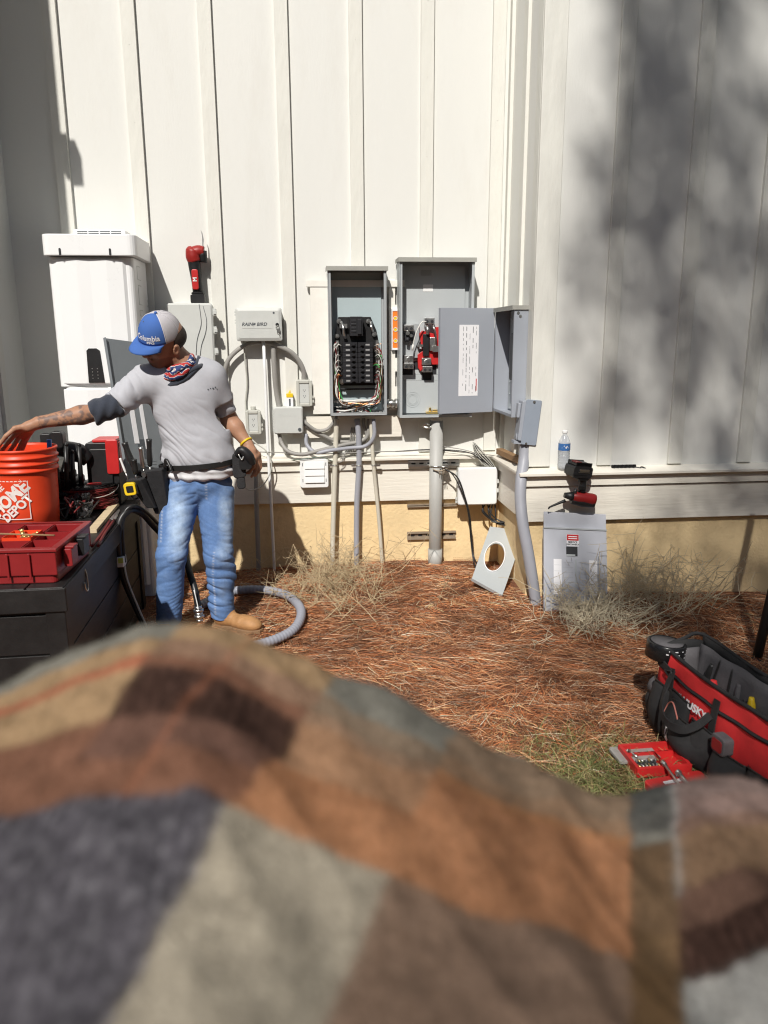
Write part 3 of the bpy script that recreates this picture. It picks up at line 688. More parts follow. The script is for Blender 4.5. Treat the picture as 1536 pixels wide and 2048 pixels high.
# ---- irrigation controller
def softbox(name, root, lo, hi, r, m, lid=.018, lip=.006):
    p = MB(); x0, y0, z0 = lo; x1, y1, z1 = hi
    p.rbox((x0, y0+lid, z0), (x1, y1, z1), r); p.build(name, m, root, bevel=.003)
ic = thing('irrigation_controller', w(517, 682, 0), 'pale grey lockable irrigation controller with a bird emblem and hanging keys', 'controller box')
A = w(470, 615, -.11); B = w(565, 682, -.11)
p = MB(); p.rbox((A.x+.008, -.09, B.z+.006), (B.x-.004, -.002, A.z-.004), .014); p.build('housing', M_['plastlt'], ic, bevel=.003)
p = MB(); bx0, bx1, bz0_, bz1_ = A.x, B.x, B.z, A.z
def lidmesh(p, x0, x1, z0, z1, yo, yi, ins, r):
    def rr(x0, x1, z0, z1, r, y):
        o = []
        for cx_, cz_, st in ((x1-r, z1-r, 0), (x0+r, z1-r, 90), (x0+r, z0+r, 180), (x1-r, z0+r, 270)):
            for k in range(4): t = R(st+30*k); o.append((cx_+r*math.cos(t), y, cz_+r*math.sin(t)))
        return o
    a = rr(x0, x1, z0, z1, r, yi); b = rr(x0+.001, x1-.001, z0+.001, z1-.001, r, yo+.008); c = rr(x0+ins, x1-ins, z0+ins, z1-ins, r*.6, yo)
    n = len(a); v = a+b+c; f = []
    for L_ in (0, 1):
        for i in range(n): f.append((L_*n+i, L_*n+(i+1) % n, (L_+1)*n+(i+1) % n, (L_+1)*n+i))
    f.append(tuple(range(2*n, 3*n))); f.append(tuple(range(n))[::-1]); p.add(v, f)
lidmesh(p, bx0, bx1, bz0_, bz1_, -.115, -.092, .018, .012); lid = p.build('lid', M_['plastlt'], ic, bevel=.0015)
zc = (bz0_+bz1_)/2
p = MB(); p.rbox((bx0+.035, -.1162, zc-.022), (bx1-.055, -.115, zc+.022), .003); p.build('name_plate', M_['plastlt'], lid)
text('lettering', 'RAIN', .026, frame((bx0+.065, -.1166, zc), (1, 0, 0), (0, 0, 1)), M_['ink'], lid, shear=.25, bold=.0006, xs=1.05)
text('lettering', 'BIRD', .026, frame((bx0+.148, -.1166, zc), (1, 0, 0), (0, 0, 1)), M_['ink'], lid, shear=.25, bold=.0006, xs=1.05)
p = MB(); bm_ = [(-.012, .012), (-.004, .004), (-.002, .013), (.004, .006), (.012, .010), (.006, .001), (.011, -.004), (.002, -.003), (-.003, -.013), (-.005, -.003), (-.012, -.004), (-.006, .001)]
p.prism([(bx0+.105+x*.9, zc+z*.9) for x, z in bm_], -.1172, -.1164); p.build('emblem', M_['ink'], lid)
p = MB(); p.cyl((bx1-.027, -.117, zc-.002), (bx1-.027, -.109, zc-.002), .010, None, 16); p.build('lock', M_['black'], lid)
p = MB(); ring(p, (bx1-.025, zc-.018), .010, -.121, .0014)
p.rbox((bx1-.03, -.123, zc-.05), (bx1-.021, -.121, zc-.024), .003); p.cyl((bx1-.022, -.121, zc-.05), (bx1-.012, -.119, zc-.068), .002, .0015, 5); p.rbox((bx1-.022, -.125, zc-.045), (bx1-.012, -.123, zc-.022), .003)
p.build('keys', M_['steel'], ic)
p = MB(); p.cyl((bx1-.045, -.116, bz1_-.03), (bx1-.045, -.112, bz1_-.03), .006, None, 10); p.build('led', M_['ink'], lid)
p = MB()
for z in (bz1_-.03, bz1_-.045, bz1_-.075, bz1_-.09): p.box((bx0-.006, -.10, z), (bx0, -.085, z+.008))
p.build('hinge', M_['plastlt'], ic)

# ---- outlets
def outlet(px0, py0, px1, py1, y, lab, turn=1):
    A = w(px0, py0, y-.07); B = w(px1, py1, y-.07)
    t = thing('outdoor_outlet', ((A.x+B.x)/2, y, B.z), lab, 'outlet', 'weatherproof outlets on the wall')
    p = MB(); p.rbox((A.x+.006, y-.055, B.z+.004), (B.x-.006, y-.001, A.z-.012), .008); p.cyl(((A.x+B.x)/2, y-.03, A.z-.02), ((A.x+B.x)/2, y-.03, A.z+.012), .016, None, 14); p.build('back_box', M_['plast'], t, bevel=.003)
    p = MB(); x0, x1, z0, z1 = A.x, B.x, B.z, A.z-.012; bw = .018
    p.box((x0, y-.07, z0), (x0+bw, y-.0555, z1)); p.box((x1-bw, y-.07, z0), (x1, y-.0555, z1)); p.box((x0+bw, y-.07, z0), (x1-bw, y-.0555, z0+bw)); p.box((x0+bw, y-.07, z1-bw), (x1-bw, y-.0555, z1)); p.build('frame', M_['plast'], t, bevel=.004)
    p = MB(); p.rbox((x0+bw+.001, y-.064, z0+bw+.001), (x1-bw-.001, y-.057, z1-bw-.001), .003); f = p.build('face', M_['plastlt'], t, bevel=.001)
    p = MB(); cx_ = (x0+x1)/2; cz = (z0+z1)/2
    for s in (-1, 1):
        for d in (-1, 1): p.box((cx_+d*.006-.0012, y-.0647, cz+s*.017-.002), (cx_+d*.006+.0012, y-.0641, cz+s*.017+.006))
        p.cyl((cx_, y-.0641, cz+s*.017-.007), (cx_, y-.0647, cz+s*.017-.007), .0025, None, 8)
    p.build('slots', M_['ink'], f)
    p = MB()
    for z in (z0+.02, z0+.045): p.rbox((x1, y-.062, z), (x1+.010, y-.05, z+.016), .002)
    for x in (x0+.012, cx_, x1-.018): p.box((x-.004, y-.062, z1), (x+.006, y-.05, z1+.006))
    p.build('hinge', M_['plast'], t)
    return t
outlet(592, 757, 625, 812, 0, 'beige outlet box right of the yellow topped tube, nearest the breaker panel')
outlet(490, 818, 523, 868, 0, 'beige outlet box low on the wall beside the thin white pipe')
outlet(437, 762, 458, 815, 0, 'beige outlet box partly hidden behind the man\'s shoulder')

# ---- junction box
jb = thing('junction_box', w(575, 868, 0), 'square grey junction box with a round lock below the yellow topped tube', 'junction box')
A = w(546, 814, -.10); B = w(607, 868, -.10)
p = MB(); p.rbox((A.x+.006, -.08, B.z+.005), (B.x-.004, -.001, A.z-.003), .01); p.build('housing', M_['plastlt'], jb, bevel=.002)
p = MB(); lidmesh(p, A.x, B.x, B.z, A.z, -.103, -.0815, .008, .012); l2 = p.build('lid', M_['plastlt'], jb, bevel=.001)
p = MB(); p.cyl((B.x-.022, -.107, B.z+.028), (B.x-.022, -.101, B.z+.028), .010, None, 16); p.box((B.x-.029, -.109, B.z+.0265), (B.x-.015, -.1068, B.z+.0295)); p.build('lock', M_['ink'], l2)
p = MB()
for k in range(8): p.box((A.x-.006, -.098, B.z+.02+k*.016), (A.x, -.085, B.z+.03+k*.016))
p.build('hinge', M_['plastlt'], jb)
text('embossing', 'Rain Bird', .024, frame(((A.x+B.x)/2, -.1032, A.z-.05), (1, 0, 0), (0, 0, 1)), M_['plastlt'], l2, xs=1.1)
ty = thing('caulk_tube', w(580, 813, -.05), 'small yellow topped white tube standing on the square junction box', 'tube')
A = w(572, 781, -.05); B = w(589, 814, -.05)
p = MB(); p.rbox((A.x, -.07, B.z-.002), (B.x-.006, -.035, B.z+.058), .004); p.build('body', M_['paper'], ty, bevel=.002)
p = MB(); p.rbox((A.x+.001, -.0715, B.z+.058), (B.x-.007, -.036, B.z+.082), .004); p.cyl((A.x+.02, -.05, B.z+.082), (A.x+.024, -.05, B.z+.10), .008, .003, 10); p.build('cap', M_['yellow'], ty, bevel=.002)
p = MB(); p.box((A.x+.016, -.0709, B.z+.008), (A.x+.026, -.0703, B.z+.05)); p.build('print', M_['ink'], ty)

# ---- louvred vent
ve = thing('louvre_vent', w(630, 977, 0), 'white louvred dryer vent hood set on the band and skirt boards', 'vent')
A = w(600, 919, -.09); B = w(657, 974, -.09)
p = MB(); fl = .012
p.rbox((A.x, -.10, B.z), (B.x, -.0565, A.z), .012); p.rbox((A.x-.004, -.064, B.z-.004), (B.x+.004, -.041, A.z+.004), .012); p.build('hood', M_['white'], ve, bevel=.003)
zz = A.z-.016; hh = (A.z-B.z-.045)/3
for k in range(3):
    p = MB(); z = zz-k*hh; p.add([(A.x+.028, -.1035, z), (B.x-.024, -.1035, z), (B.x-.024, -.110, z-hh+.003), (A.x+.028, -.110, z-hh+.003), (A.x+.028, -.1005, z), (B.x-.024, -.1005, z), (B.x-.024, -.1005, z-hh+.003), (A.x+.028, -.1005, z-hh+.003)], [(0, 1, 2, 3), (4, 7, 6, 5), (0, 3, 7, 4), (1, 5, 6, 2), (3, 2, 6, 7), (0, 4, 5, 1)]); p.build('louvre', M_['white'], ve)
p = MB()
for (x, z) in ((A.x+.014, A.z-.03), (A.x+.014, B.z+.045), (B.x-.014, A.z-.03), (B.x-.014, B.z+.045)): p.box((x-.002, -.1012, z-.010), (x+.002, -.1002, z+.010))
p.build('clip', M_['ink'], ve)

# ---- flexible and rigid conduits
def run(name, lab, cat, pts, r, m, sub=6, n=12, group=None, rings=0):
    p = MB(); p.tube([tuple(q) for q in pts], r, n, 0, sub); return p.build(name, m, None, label=lab, cat=cat, group=group)
run('flexible_conduit', 'thick grey conduit arching left from the irrigation controller to the outlet by the man', 'conduit', [w(522, 684, -.05), w(500, 687, -.05), w(478, 698, -.05), (w(458, 718, -.05)), w(449, 742, -.05), w(447, 764, -.04)], .0135, M_['flex'])
run('flexible_conduit', 'thick grey conduit arching right from the irrigation controller to the right outlet', 'conduit', [w(530, 682, -.05), w(552, 690, -.06), (w(580, 703, -.06)), w(598, 722, -.05), w(607, 742, -.04), w(608, 762, -.03)], .0145, M_['flex'])
run('flexible_conduit', 'thick grey flexible conduit running down from the irrigation controller to the junction box', 'conduit', [w(547, 680, -.05), w(547, 705, -.05), w(549, 745, -.05), w(553, 785, -.04), w(559, 818, -.04)], .0155, M_['flex'])
run('thin_cable', 'thin grey cable hanging from the irrigation controller to the low outlet', 'cable', [w(487, 680, -.04), w(490, 720, -.03), w(494, 765, -.02), w(491, 800, -.02), w(492, 824, -.03)], .0045, M_['plast'])
run('thin_pipe', 'thin white pipe running straight down from the irrigation controller past the ledge', 'pipe', [w(527, 680, -.07), w(532, 800, -.075), w(536, 900, -.08), w(542, 1000, -.09), w(548, 1120, -.09), w(549, 1160, -.09)], .0095, M_['white'], 2)
run('thin_pipe', 'grey pipe just left of the thin white pipe, low behind the man', 'pipe', [w(512, 900, -.07), w(513, 1000, -.09), w(516, 1090, -.09), w(518, 1170, -.09)], .015, M_['flex'], 2)
run('hanging_wire', 'thin grey wire drooping from the low outlet past the man\'s hand', 'wire', [w(495, 868, -.06), w(510, 885, -.10), w(535, 905, -.11), w(543, 935, -.12), w(528, 968, -.13), w(502, 980, -.15), w(478, 968, -.2)], .0035, M_['plast'])
run('flexible_conduit', 'grey conduit sagging from the junction box side into the panel bottom left corner', 'conduit', [w(606, 838, -.05), w(614, 848, -.06), (w(634, 861, -.06)), w(655, 858, -.06), w(670, 840, -.06), w(673, 832, -.06)], .0105, M_['flex'])
run('flexible_conduit', 'brownish grey conduit sloping from the junction box behind the leftmost riser', 'conduit', [w(604, 846, -.04), w(620, 856, -.045), w(645, 870, -.045), w(672, 882, -.04), w(700, 884, -.04)], .0105, M_['flex'])
run('flexible_conduit', 'dark grey conduit looping under the junction box along the ledge to the panel', 'conduit', [w(558, 866, -.06), w(563, 885, -.07), w(577, 903, -.10), w(605, 909, -.11), w(640, 901, -.10), w(690, 889, -.07), w(722, 882, -.06), w(736, 868, -.06), w(737, 838, -.06)], .012, M_['flex'])
run('flexible_conduit', 'pale grey conduit looping lower along the ledge and turning up into the panel', 'conduit', [w(612, 868, -.05), w(614, 890, -.07), w(632, 905, -.10), w(660, 901, -.11), w(700, 896, -.09), w(731, 892, -.10), w(748, 872, -.11), w(747, 838, -.11)], .012, M_['pvcb'])
run('flexible_conduit', 'short dark conduit curving up behind the middle riser into the panel', 'conduit', [w(700, 903, -.03), w(722, 893, -.04), w(733, 872, -.045), w(728, 852, -.05), w(727, 836, -.05)], .010, M_['flex'])
for k in range(3):
    run('loose_wire', ['loose pale wire end, longest of three hanging beside the leftmost riser', 'loose pale wire end, middle of three hanging beside the leftmost riser', 'loose pale wire end, shortest of three hanging beside the leftmost riser'][k], 'wire',
        [w(703+k*3, 855, -.03), w(698+k*4, 893, -.06), w(690+k*2, 905, -.09), w(684-k*2+2, 921-k*5, -.10), w(677+k*3, 925-k*7, -.11)], .003, M_['flex'], 5, 6)
run('ledge_cable', 'thin brown cable stapled along the ledge behind the risers', 'cable', [w(470, 903, -.09), w(560, 905, -.09), w(640, 908, -.088), w(720, 905, -.088), w(775, 903, -.088), w(800, 903, -.088), w(870, 900, -.088), w(960, 908, -.10), w(996, 912, -.1)], .0035, M_['flex'], 5, 6)
run('ledge_cable', 'thin black cable drooping across the ledge toward the coiled wire', 'cable', [w(790, 903, -.088), w(860, 899, -.09), w(930, 903, -.11), w(960, 918, -.13), w(985, 934, -.14), w(992, 940, -.14)], .003, M_['bwire'], 5, 6)
run('ledge_cable', 'pale thin cable rising from the ledge to the coiled wire bundle', 'cable', [w(885, 893, -.06), w(920, 898, -.09), w(950, 906, -.12), w(975, 920, -.13), w(985, 930, -.14)], .003, M_['flex'], 5, 6)
run('thin_cable', 'thin green cable along the wall above the louvred vent', 'cable', [w(480, 925, -.06), w(560, 921, -.06), w(600, 919, -.105), w(640, 914, -.11), w(662, 921, -.09), w(676, 926, -.08)], .0022, M_['green'] if 0 else mat('dull_green_wire', (.10, .16, .12), .5), 5, 5)
cb = thing('wire_bundle', w(965, 905, -.12), 'small coiled bundle of thin wire resting on the ledge', 'wire')
for k in range(5):
    p = MB(); d = k*2.2
    p.tube([w(946+d*.6, 884+k, -.12), w(955+d, 905-k, -.13), w(975+d, 925, -.14), w(984+k, 935, -.14), w(972-k, 925+k, -.13), w(955-k, 905+k, -.12), w(946, 888+k, -.12)], .0028, 5, 0, 4); p.build('loop', M_['rubber'] if k % 2 else M_['plast'], cb)

# ---- white box low at right of the conduit
wb = thing('white_box', w(955, 1005, -.08), 'white square utility box with wires hanging below, beside the bay corner', 'utility box')
A = w(917, 936, -.15); B = w(994, 1010, -.15)
p = MB(); p.rbox((A.x+.008, -.12, B.z+.002), (B.x-.008, -.042, A.z-.006), .01); p.build('housing', M_['plast'], wb, bevel=.003)
p = MB(); lidmesh(p, A.x, B.x, B.z+.002, A.z, -.152, -.122, .008, .014); p.build('lid', M_['white'], wb, bevel=.0015)
p = MB()
for z in (A.z-.03, A.z-.05, B.z+.05, B.z+.03): p.cyl((A.x-.007, -.13, z), (A.x-.007, -.13, z-.014), .006, None, 8)
for z in (A.z-.09, B.z+.09): p.rbox((B.x, -.14, z-.012), (B.x+.010, -.12, z+.012), .003)
p.build('hinge', M_['plastlt'], wb, split=True)
for k in range(6):
    x = 965+k*5; p = MB(); rr_ = random.Random(k)
    p.tube([w(x, 1008, -.10), w(x+rr_.uniform(-6, 6), 1025, -.12), w(990+rr_.uniform(-5, 8), 1040+rr_.uniform(0, 10), -.14), w(1015+k*4, 1050-k*2, -.2), w(1035, 1035, -.3)], .0045, 6, 0, 5); p.build('wire', M_['rubber'], wb)
run('black_cable', 'black cable from the conduit clamp passing the white box down to the ground', 'cable', [w(888, 937, -.14), w(915, 955, -.17), w(930, 995, -.18), w(940, 1035, -.17), w(944, 1085, -.16), w(950, 1120, -.2), w(975, 1158, -.33), w(1005, 1187, -.42), w(1025, 1195, -.4)], .0045, M_['rubber'], 6, 8)
run('black_cable', 'second thinner black cable running close beside the first from the clamp', 'cable', [w(884, 935, -.13), w(906, 950, -.16), w(926, 990, -.18), w(937, 1030, -.165), w(942, 1085, -.16), w(949, 1128, -.22), w(970, 1165, -.34), w(1000, 1190, -.40)], .0035, M_['rubber'], 6, 8)

# ---- wood offcut on the ledge corner, drill bits strip
A = w(1003, 890, -.15); p = MB(); WM = frame(w(1000, 905, -.10), (.18, -.98, 0), (0, 0, 1))
p.box((0, -.02, 0), (.40, .02, .035), 0, Matrix.Translation((1.165, -.16, .984)) @ Matrix.Rotation(R(-86), 4, 'Z')); p.build('wood_offcut', M_['woodb'], None, bevel=.002, label='short brown wood offcut lying on the ledge under the meter box', cat='wood offcut')
A = w(1226, 936, -S-.05); B = w(1275, 926, -S-.05)
p = MB(); p.box((A.x, -S-.035, .973), (B.x, -S-.022, .990)); 
for k in range(6): x = A.x+.012+k*.022; ring(p, (x, .983), .008, -S-.038, .0025)
p.tube([(B.x, -S-.03, .975), (B.x+.02, -S-.04, .972), (B.x+.03, -S-.04, .978), (B.x+.05, -S-.045, .969)], .004, 6, 0, 3)
p.build('bit_holder', M_['black'], None, label='black strip of clipped driver bits lying on the right ledge', cat='bit holder')
# ---------------------------------------------------------------- things at the left
# tall white appliance
ap = thing('tall_appliance', (-1.1, -.2, .22), 'tall white plastic appliance with a top vent and black button panel, behind the bucket', 'appliance')
ax0, ax1, ay = -1.315, -.885, -.42
M_['appl'] = mat('gloss_white_plastic', (.86, .87, .87), .3, var=.015, dirt=.03, dcol=(.6, .58, .52))
p = MB(); p.rbox((ax0+.02, ay+.03, .2), (ax1-.005, -.025, 1.43), .03, 0, None, 4, 'z'); p.build('lower_body', M_['appl'], ap)
p = MB(); p.rbox((ax0+.0, ay+.025, 1.432), (ax1, -.025, 2.095), .03, 0, None, 4, 'z'); p.build('upper_body', M_['appl'], ap)
p = MB()
prof = [(ax0+.015, .0), (ax0+.05, -.018), (ax0+.15, -.026), (ax0+.215, -.022), (ax0+.30, -.026), (ax1-.05, -.018), (ax1-.03, .0)]
def panel(z0, z1, ins=0):
    A = [(x, ay+.03+y, z0) for x, y in prof]; B_ = [(x, ay+.03+y, z1) for x, y in prof]
    q = MB(); n = len(A); q.add(A+B_, [(i, i+1, n+i+1, n+i) for i in range(n-1)]+[tuple(range(n))[::-1], tuple(range(n, 2*n)), (0, n, 2*n-1, n-1)], 0, False); return q
panel(1.445, 2.085).build('front_panel', M_['appl'], ap, bevel=.006)
panel(.3, 1.42).build('front_panel', M_['appl'], ap, bevel=.006)
p = MB(); p.rbox((ax0-.012, ay-.02, 2.10), (ax1+.03, -.022, 2.205), .04, 0, None, 5, 'z'); cap_ = p.build('top_cover', M_['appl'], ap, bevel=.004)
for xx in (-1.235, -.985):
    p = MB(); p.rbox((xx-.005, ay-.024, 2.100), (xx+.005, ay-.0195, 2.135), .004); p.build('notch', M_['dark'], cap_)
p = MB(); p.rbox((-1.2, -.30, 2.206), (-.93, -.08, 2.245), .01); vt = p.build('vent_box', M_['appl'], ap, bevel=.003)
for r_ in range(3):
    for c in range(4):
        p = MB(); x = -1.178+c*.058; z = 2.214+r_*.0095; p.box((x, -.3015, z), (x+.052, -.2995, z+.004)); p.build('slot', M_['ink'], vt)
p = MB(); p.add([(-1.155, ay-.001, 1.452), (-1.072, ay-.001, 1.452), (-1.085, ay-.001, 1.62), (-1.102, ay-.001, 1.632), (-1.14, ay-.001, 1.632), (-1.153, ay-.001, 1.62)]+[(x, ay+.01, z) for x, z in ((-1.155, 1.452), (-1.072, 1.452), (-1.085, 1.62), (-1.102, 1.632), (-1.14, 1.632), (-1.153, 1.62))],
    [(0, 1, 2, 3, 4, 5)]+[(i, (i+1) % 6, 6+(i+1) % 6, 6+i) for i in range(6)]); cp = p.build('control_panel', M_['black'], ap, bevel=.002)
for r_ in range(4):
    for c in range(2):
        p = MB(); p.cyl((-1.13+c*.027, ay-.001, 1.475+r_*.017), (-1.13+c*.027, ay-.003, 1.475+r_*.017), .003, None, 8); p.build('button', M_['steel'], cp)
p = MB()
for z0_, z1_ in ((1.99, 2.06), (1.86, 1.96), (1.80, 1.83)): p.box((ax1, -.30, z0_), (ax1+.0015, -.22, z0_+.003)); p.box((ax1, -.30, z1_), (ax1+.0015, -.22, z1_+.003)); p.box((ax1, -.30, z0_+.003), (ax1+.0015, -.297, z1_))
p.build('side_recess', M_['plastlt'], ap)

# grey utility box behind the man, with the multitool on it
ub = thing('utility_box', w(380, 800, 0), 'large light grey utility box on the wall behind the man', 'utility box')
A = w(329, 606, -.12); B = w(434, 790, -.12)
p = MB(); p.rbox((A.x+.008, -.10, B.z-.1), (B.x-.004, -.001, A.z-.004), .02); p.build('housing', M_['plastlt'], ub, bevel=.002)
p = MB(); lidmesh(p, A.x, B.x, B.z-.1, A.z, -.125, -.101, .010, .018); p.build('lid', M_['plastlt'], ub, bevel=.001)
for z in (A.z-.05, A.z-.15, A.z-.27):
    p = MB(); p.rbox((B.x, -.12, z-.02), (B.x+.018, -.09, z+.02), .004); p.rbox((B.x+.004, -.126, z-.012), (B.x+.022, -.12, z+.008), .002); p.build('latch', M_['plastlt'], ub, bevel=.001)
p = MB(); p.tube([w(398, 608, -.128), w(401, 630, -.128), (w(402, 650, -.128)), w(394, 680, -.128), w(392, 710, -.128)], .0016, 4, 0, 4); p.build('string', M_['ink'], ub)
p = MB(); p.tube([w(406, 612, -.128), w(413, 640, -.128), w(411, 665, -.128), w(403, 690, -.128), w(400, 712, -.128)], .0016, 4, 0, 4); p.build('string', M_['ink'], ub)

mt = thing('oscillating_tool', w(395, 606, -.07), 'red and black cordless multi tool standing upright on the large utility box', 'power tool')
o = w(396, 607, -.07); zt = o.z
T = frame((o.x, -.07, zt), (1, 0, 0), (-.02, 0, 1))
p = MB(); p.rbox((-.036, -.035, .0), (.042, .035, .048), .008, 0, T); p.rbox((-.030, -.03, .048), (.036, .03, .062), .008, 0, T); p.build('battery', M_['black'], mt, bevel=.003)
p = MB(); p.tube([(0.004, 0, .06), (0, 0, .12), (-.006, 0, .19), (-.010, 0, .245)], [.030, .030, .034, .037], 14, 0, 4, True, T); p.build('handle', M_['black'], mt)
p = MB(); p.rbox((-.022, -.040, .075), (.014, -.020, .185), .010, 0, T); p.build('grip_panel', M_['red'], mt, bevel=.004)
p = MB(); p.tube([(-.004, 0, .225), (-.012, 0, .255), (-.012, 0, .29), (-.006, 0, .305)], [.037, .042, .040, .020], 14, 0, 4, True, T); p.tube([(-.012, 0, .275), (.02, 0, .285), (.05, 0, .285)], [.036, .034, .028], 14, 0, 4, True, T); p.build('head', mat('tool_head_red', (.30, .018, .015), .45), mt)
p = MB(); p.tube([(.038, 0, .285), (.044, 0, .24), (.044, 0, .225)], [.028, .022, .018], 12, 0, 2, True, T); p.build('motor_collar', M_['black'], mt)
text('emblem', 'M', .03, frame(T @ Vector((-.004, -.0406, .13)), (0, 0, 1), (-1, 0, 0)), M_['white'], mt, bold=.001)
p = MB(); p.prism([(.040, .30), (.048, .31), (.052, .35), (.046, .385), (.038, .40), (.044, .37), (.043, .33)], -.004, .004, 0, T); p.cyl(T @ Vector((.045, -.006, .305)), T @ Vector((.045, .006, .305)), .010, None, 12); p.build('blade', M_['steel'], mt)

# leaning grey dead front (behind the man)
lp = thing('panel_cover', w(270, 960, -.7), 'grey panel cover with white label strips standing behind the man at his hip', 'panel cover')
TLc, TRc, BLc = w(206, 676, -.60), w(297, 676, -.36), w(252, 962, -.78)
_z = (TLc-BLc).normalized(); _x = (TRc-TLc); _x = (_x-_z*_x.dot(_z)); wd_ = _x.length; _x.normalize(); _y = _z.cross(_x); LM = Matrix((_x, _y, _z)).transposed().to_4x4(); LM.translation = BLc; ht_ = (TLc-BLc).length
sgn = 1
p = MB(); p.box((0, -.004, 0), (wd_, 0, ht_), 0, LM); p.box((0, -.018, 0), (.004, -.0045, ht_), 0, LM); p.box((wd_-.004, -.018, 0), (wd_, -.0045, ht_), 0, LM)
p.build('plate', mat('cover_dark_grey', (.20, .22, .235), .45, var=.05, dirt=.15, dcol=(.3, .3, .3)), lp, bevel=.001)
for (a0, a1, b0, b1) in ((.30, .40, .26, .52), (.52, .60, .22, .56)):
    p = MB(); p.box((wd_*a0, -.006, ht_*b0), (wd_*a1, -.0045, ht_*b1), 0, LM); p.build('label_strip', M_['paper'], lp)
p = MB(); p.rbox((wd_*.36, -.0055, ht_*.15), (wd_*.56, -.0045, ht_*.29), .01, 0, LM); p.build('recess', M_['ink'], lp)
p = MB()
for k in range(5): p.box((wd_*.42, -.006, ht_*(.05+.02*k)), (wd_*.7, -.0046, ht_*(.052+.02*k)), 0, LM)
p.build('emboss_line', M_['grey'], lp)

# deck box
ZD = .83
c0 = wz(126, 1174, ZD); c1 = wz(281, 994, ZD)
dv = (c1-c0); dv.z = 0; dv = dv.normalized(); LB = 1.52; WB = .78
DM = Matrix(((dv.y, dv.x, 0, c0.x), (-dv.x, dv.y, 0, c0.y), (0, 0, 1, 0), (0, 0, 0, 1)))   # local +y to the wall, +x right, corner at origin
db = thing('deck_box', DM @ Vector((-WB/2, LB/2, .14)), 'black resin deck storage box covered with tools at the left', 'storage box')
gz0 = .12
p = MB(); 
nb_ = 6
for k in range(nb_):
    x1 = -k*WB/nb_; x0_ = -(k+1)*WB/nb_+.005; p.box((x0_, 0, ZD-.035), (x1, LB, ZD), 0, DM)
p.box((-WB, .003, ZD-.034), (-.001, LB-.003, ZD-.012), 0, DM)
p.build('lid', M_['deck'], db, bevel=.003)
p = MB(); p.box((-WB-.0, -.006, ZD-.09), (.008, 0-.0005, ZD-.003), 0, DM); p.box((.0005, 0, ZD-.09), (.008, LB, ZD-.003), 0, DM); p.build('lid_rim', M_['deck'], db, bevel=.003)
p = MB(); hs = (ZD-.10-gz0)/4
for k in range(4):
    z0_ = gz0+k*hs; p.box((-.035, .07, z0_), (-.012, LB-.07, z0_+hs-.006), 0, DM); p.box((-WB+.07, .012, z0_), (-.07, .035, z0_+hs-.006), 0, DM)
p.box((-WB+.07, .02, gz0), (-.03, LB-.07, ZD-.095), 0, DM)
p.build('slat_panel', M_['deck'], db, bevel=.002)
for (x, y) in ((-.07, 0.002), (-.07, LB-.072), (-WB, .002), (-WB, LB-.072)):
    p = MB(); p.box((x, y, gz0-.05), (x+.069, y+.07, ZD-.0365), 0, DM); p.build('corner_post', M_['deck'], db, bevel=.004)
p = MB(); p.tube([DM @ Vector(q) for q in ((.004, .28, ZD-.01), (.012, .28, ZD-.05), (.014, .27, ZD-.10), (.014, .24, ZD-.09), (.012, .235, ZD-.06))], .003, 6, 0, 5)
p.build('wire_clip', M_['steel'], None, label='bent wire clip hanging on the deck box edge beside the organizer', cat='clip')

# bucket
bx, by = wz(112, 893, 1.2).x-.150, -1.09
bk = thing('bucket', (bx, by, ZD), 'orange five gallon store bucket with white square logo on the deck box', 'bucket')
p = MB(); p.lathe([(0, ZD), (.122, ZD), (.128, ZD+.004), (.135, ZD+.10), (.140, ZD+.25), (.141, ZD+.268), (.150, ZD+.27), (.150, ZD+.278), (.1425, ZD+.282), (.143, ZD+.298), (.1515, ZD+.30), (.1515, ZD+.308), (.1435, ZD+.312), (.144, ZD+.328), (.1525, ZD+.33), (.1525, ZD+.337), (.145, ZD+.341), (.1455, ZD+.360), (.151, ZD+.363), (.151, ZD+.372), (.1395, ZD+.372), (.139, ZD+.36), (.137, ZD+.25), (.130, ZD+.10), (.124, ZD+.01), (0, ZD+.01)], 48, (bx, by, 0))
bko = p.build('shell', M_['orange'], bk)
q0 = math.atan2(ray(30, 1000).x, ray(30, 1000).y)
lcx = wz(20, 1000, 1.0)
def bendb(rad, a0, z0):
    def f(p):
        a = a0+p.x/rad; return Vector((bx+math.sin(a)*(rad+.0006-p.y*.5), by-math.cos(a)*(rad+.0006-p.y*.5), z0+p.z))
    return f
# logo centre on the bucket's face, as seen at pixel x = 25
def face_angle(px):
    best = None
    for k in range(-90, 90):
        a = R(k); P_ = Vector((bx+math.sin(a)*.138, by-math.cos(a)*.138, ZD+.15)); d = P_-CAM
        x = 768+FOC*d.dot(RT)/d.dot(FW)
        if best is None or abs(x-px) < best[0]: best = (abs(x-px), a)
    return best[1]
fa = face_angle(18); RB = .1385; zl = ZD+.150
M_['logo'] = mat('bucket_print_white', (.78, .70, .66), .5, rvar=0)
def sq(u0, v0, u1, v1, name):
    q = MB(); n = 10
    for i in range(n):
        for (a_, b_, c_, d_) in ((u0, v0, u1, v1),):
            ua = a_+(c_-a_)*i/n; ub_ = a_+(c_-a_)*(i+1)/n; f = bendb(RB, fa, zl)
            q.add([f(Vector((ua, -.001, b_))), f(Vector((ub_, -.001, b_))), f(Vector((ub_, -.001, d_))), f(Vector((ua, -.001, d_)))], [(0, 1, 2, 3)])
    return q
hs_ = .088
q = MB()
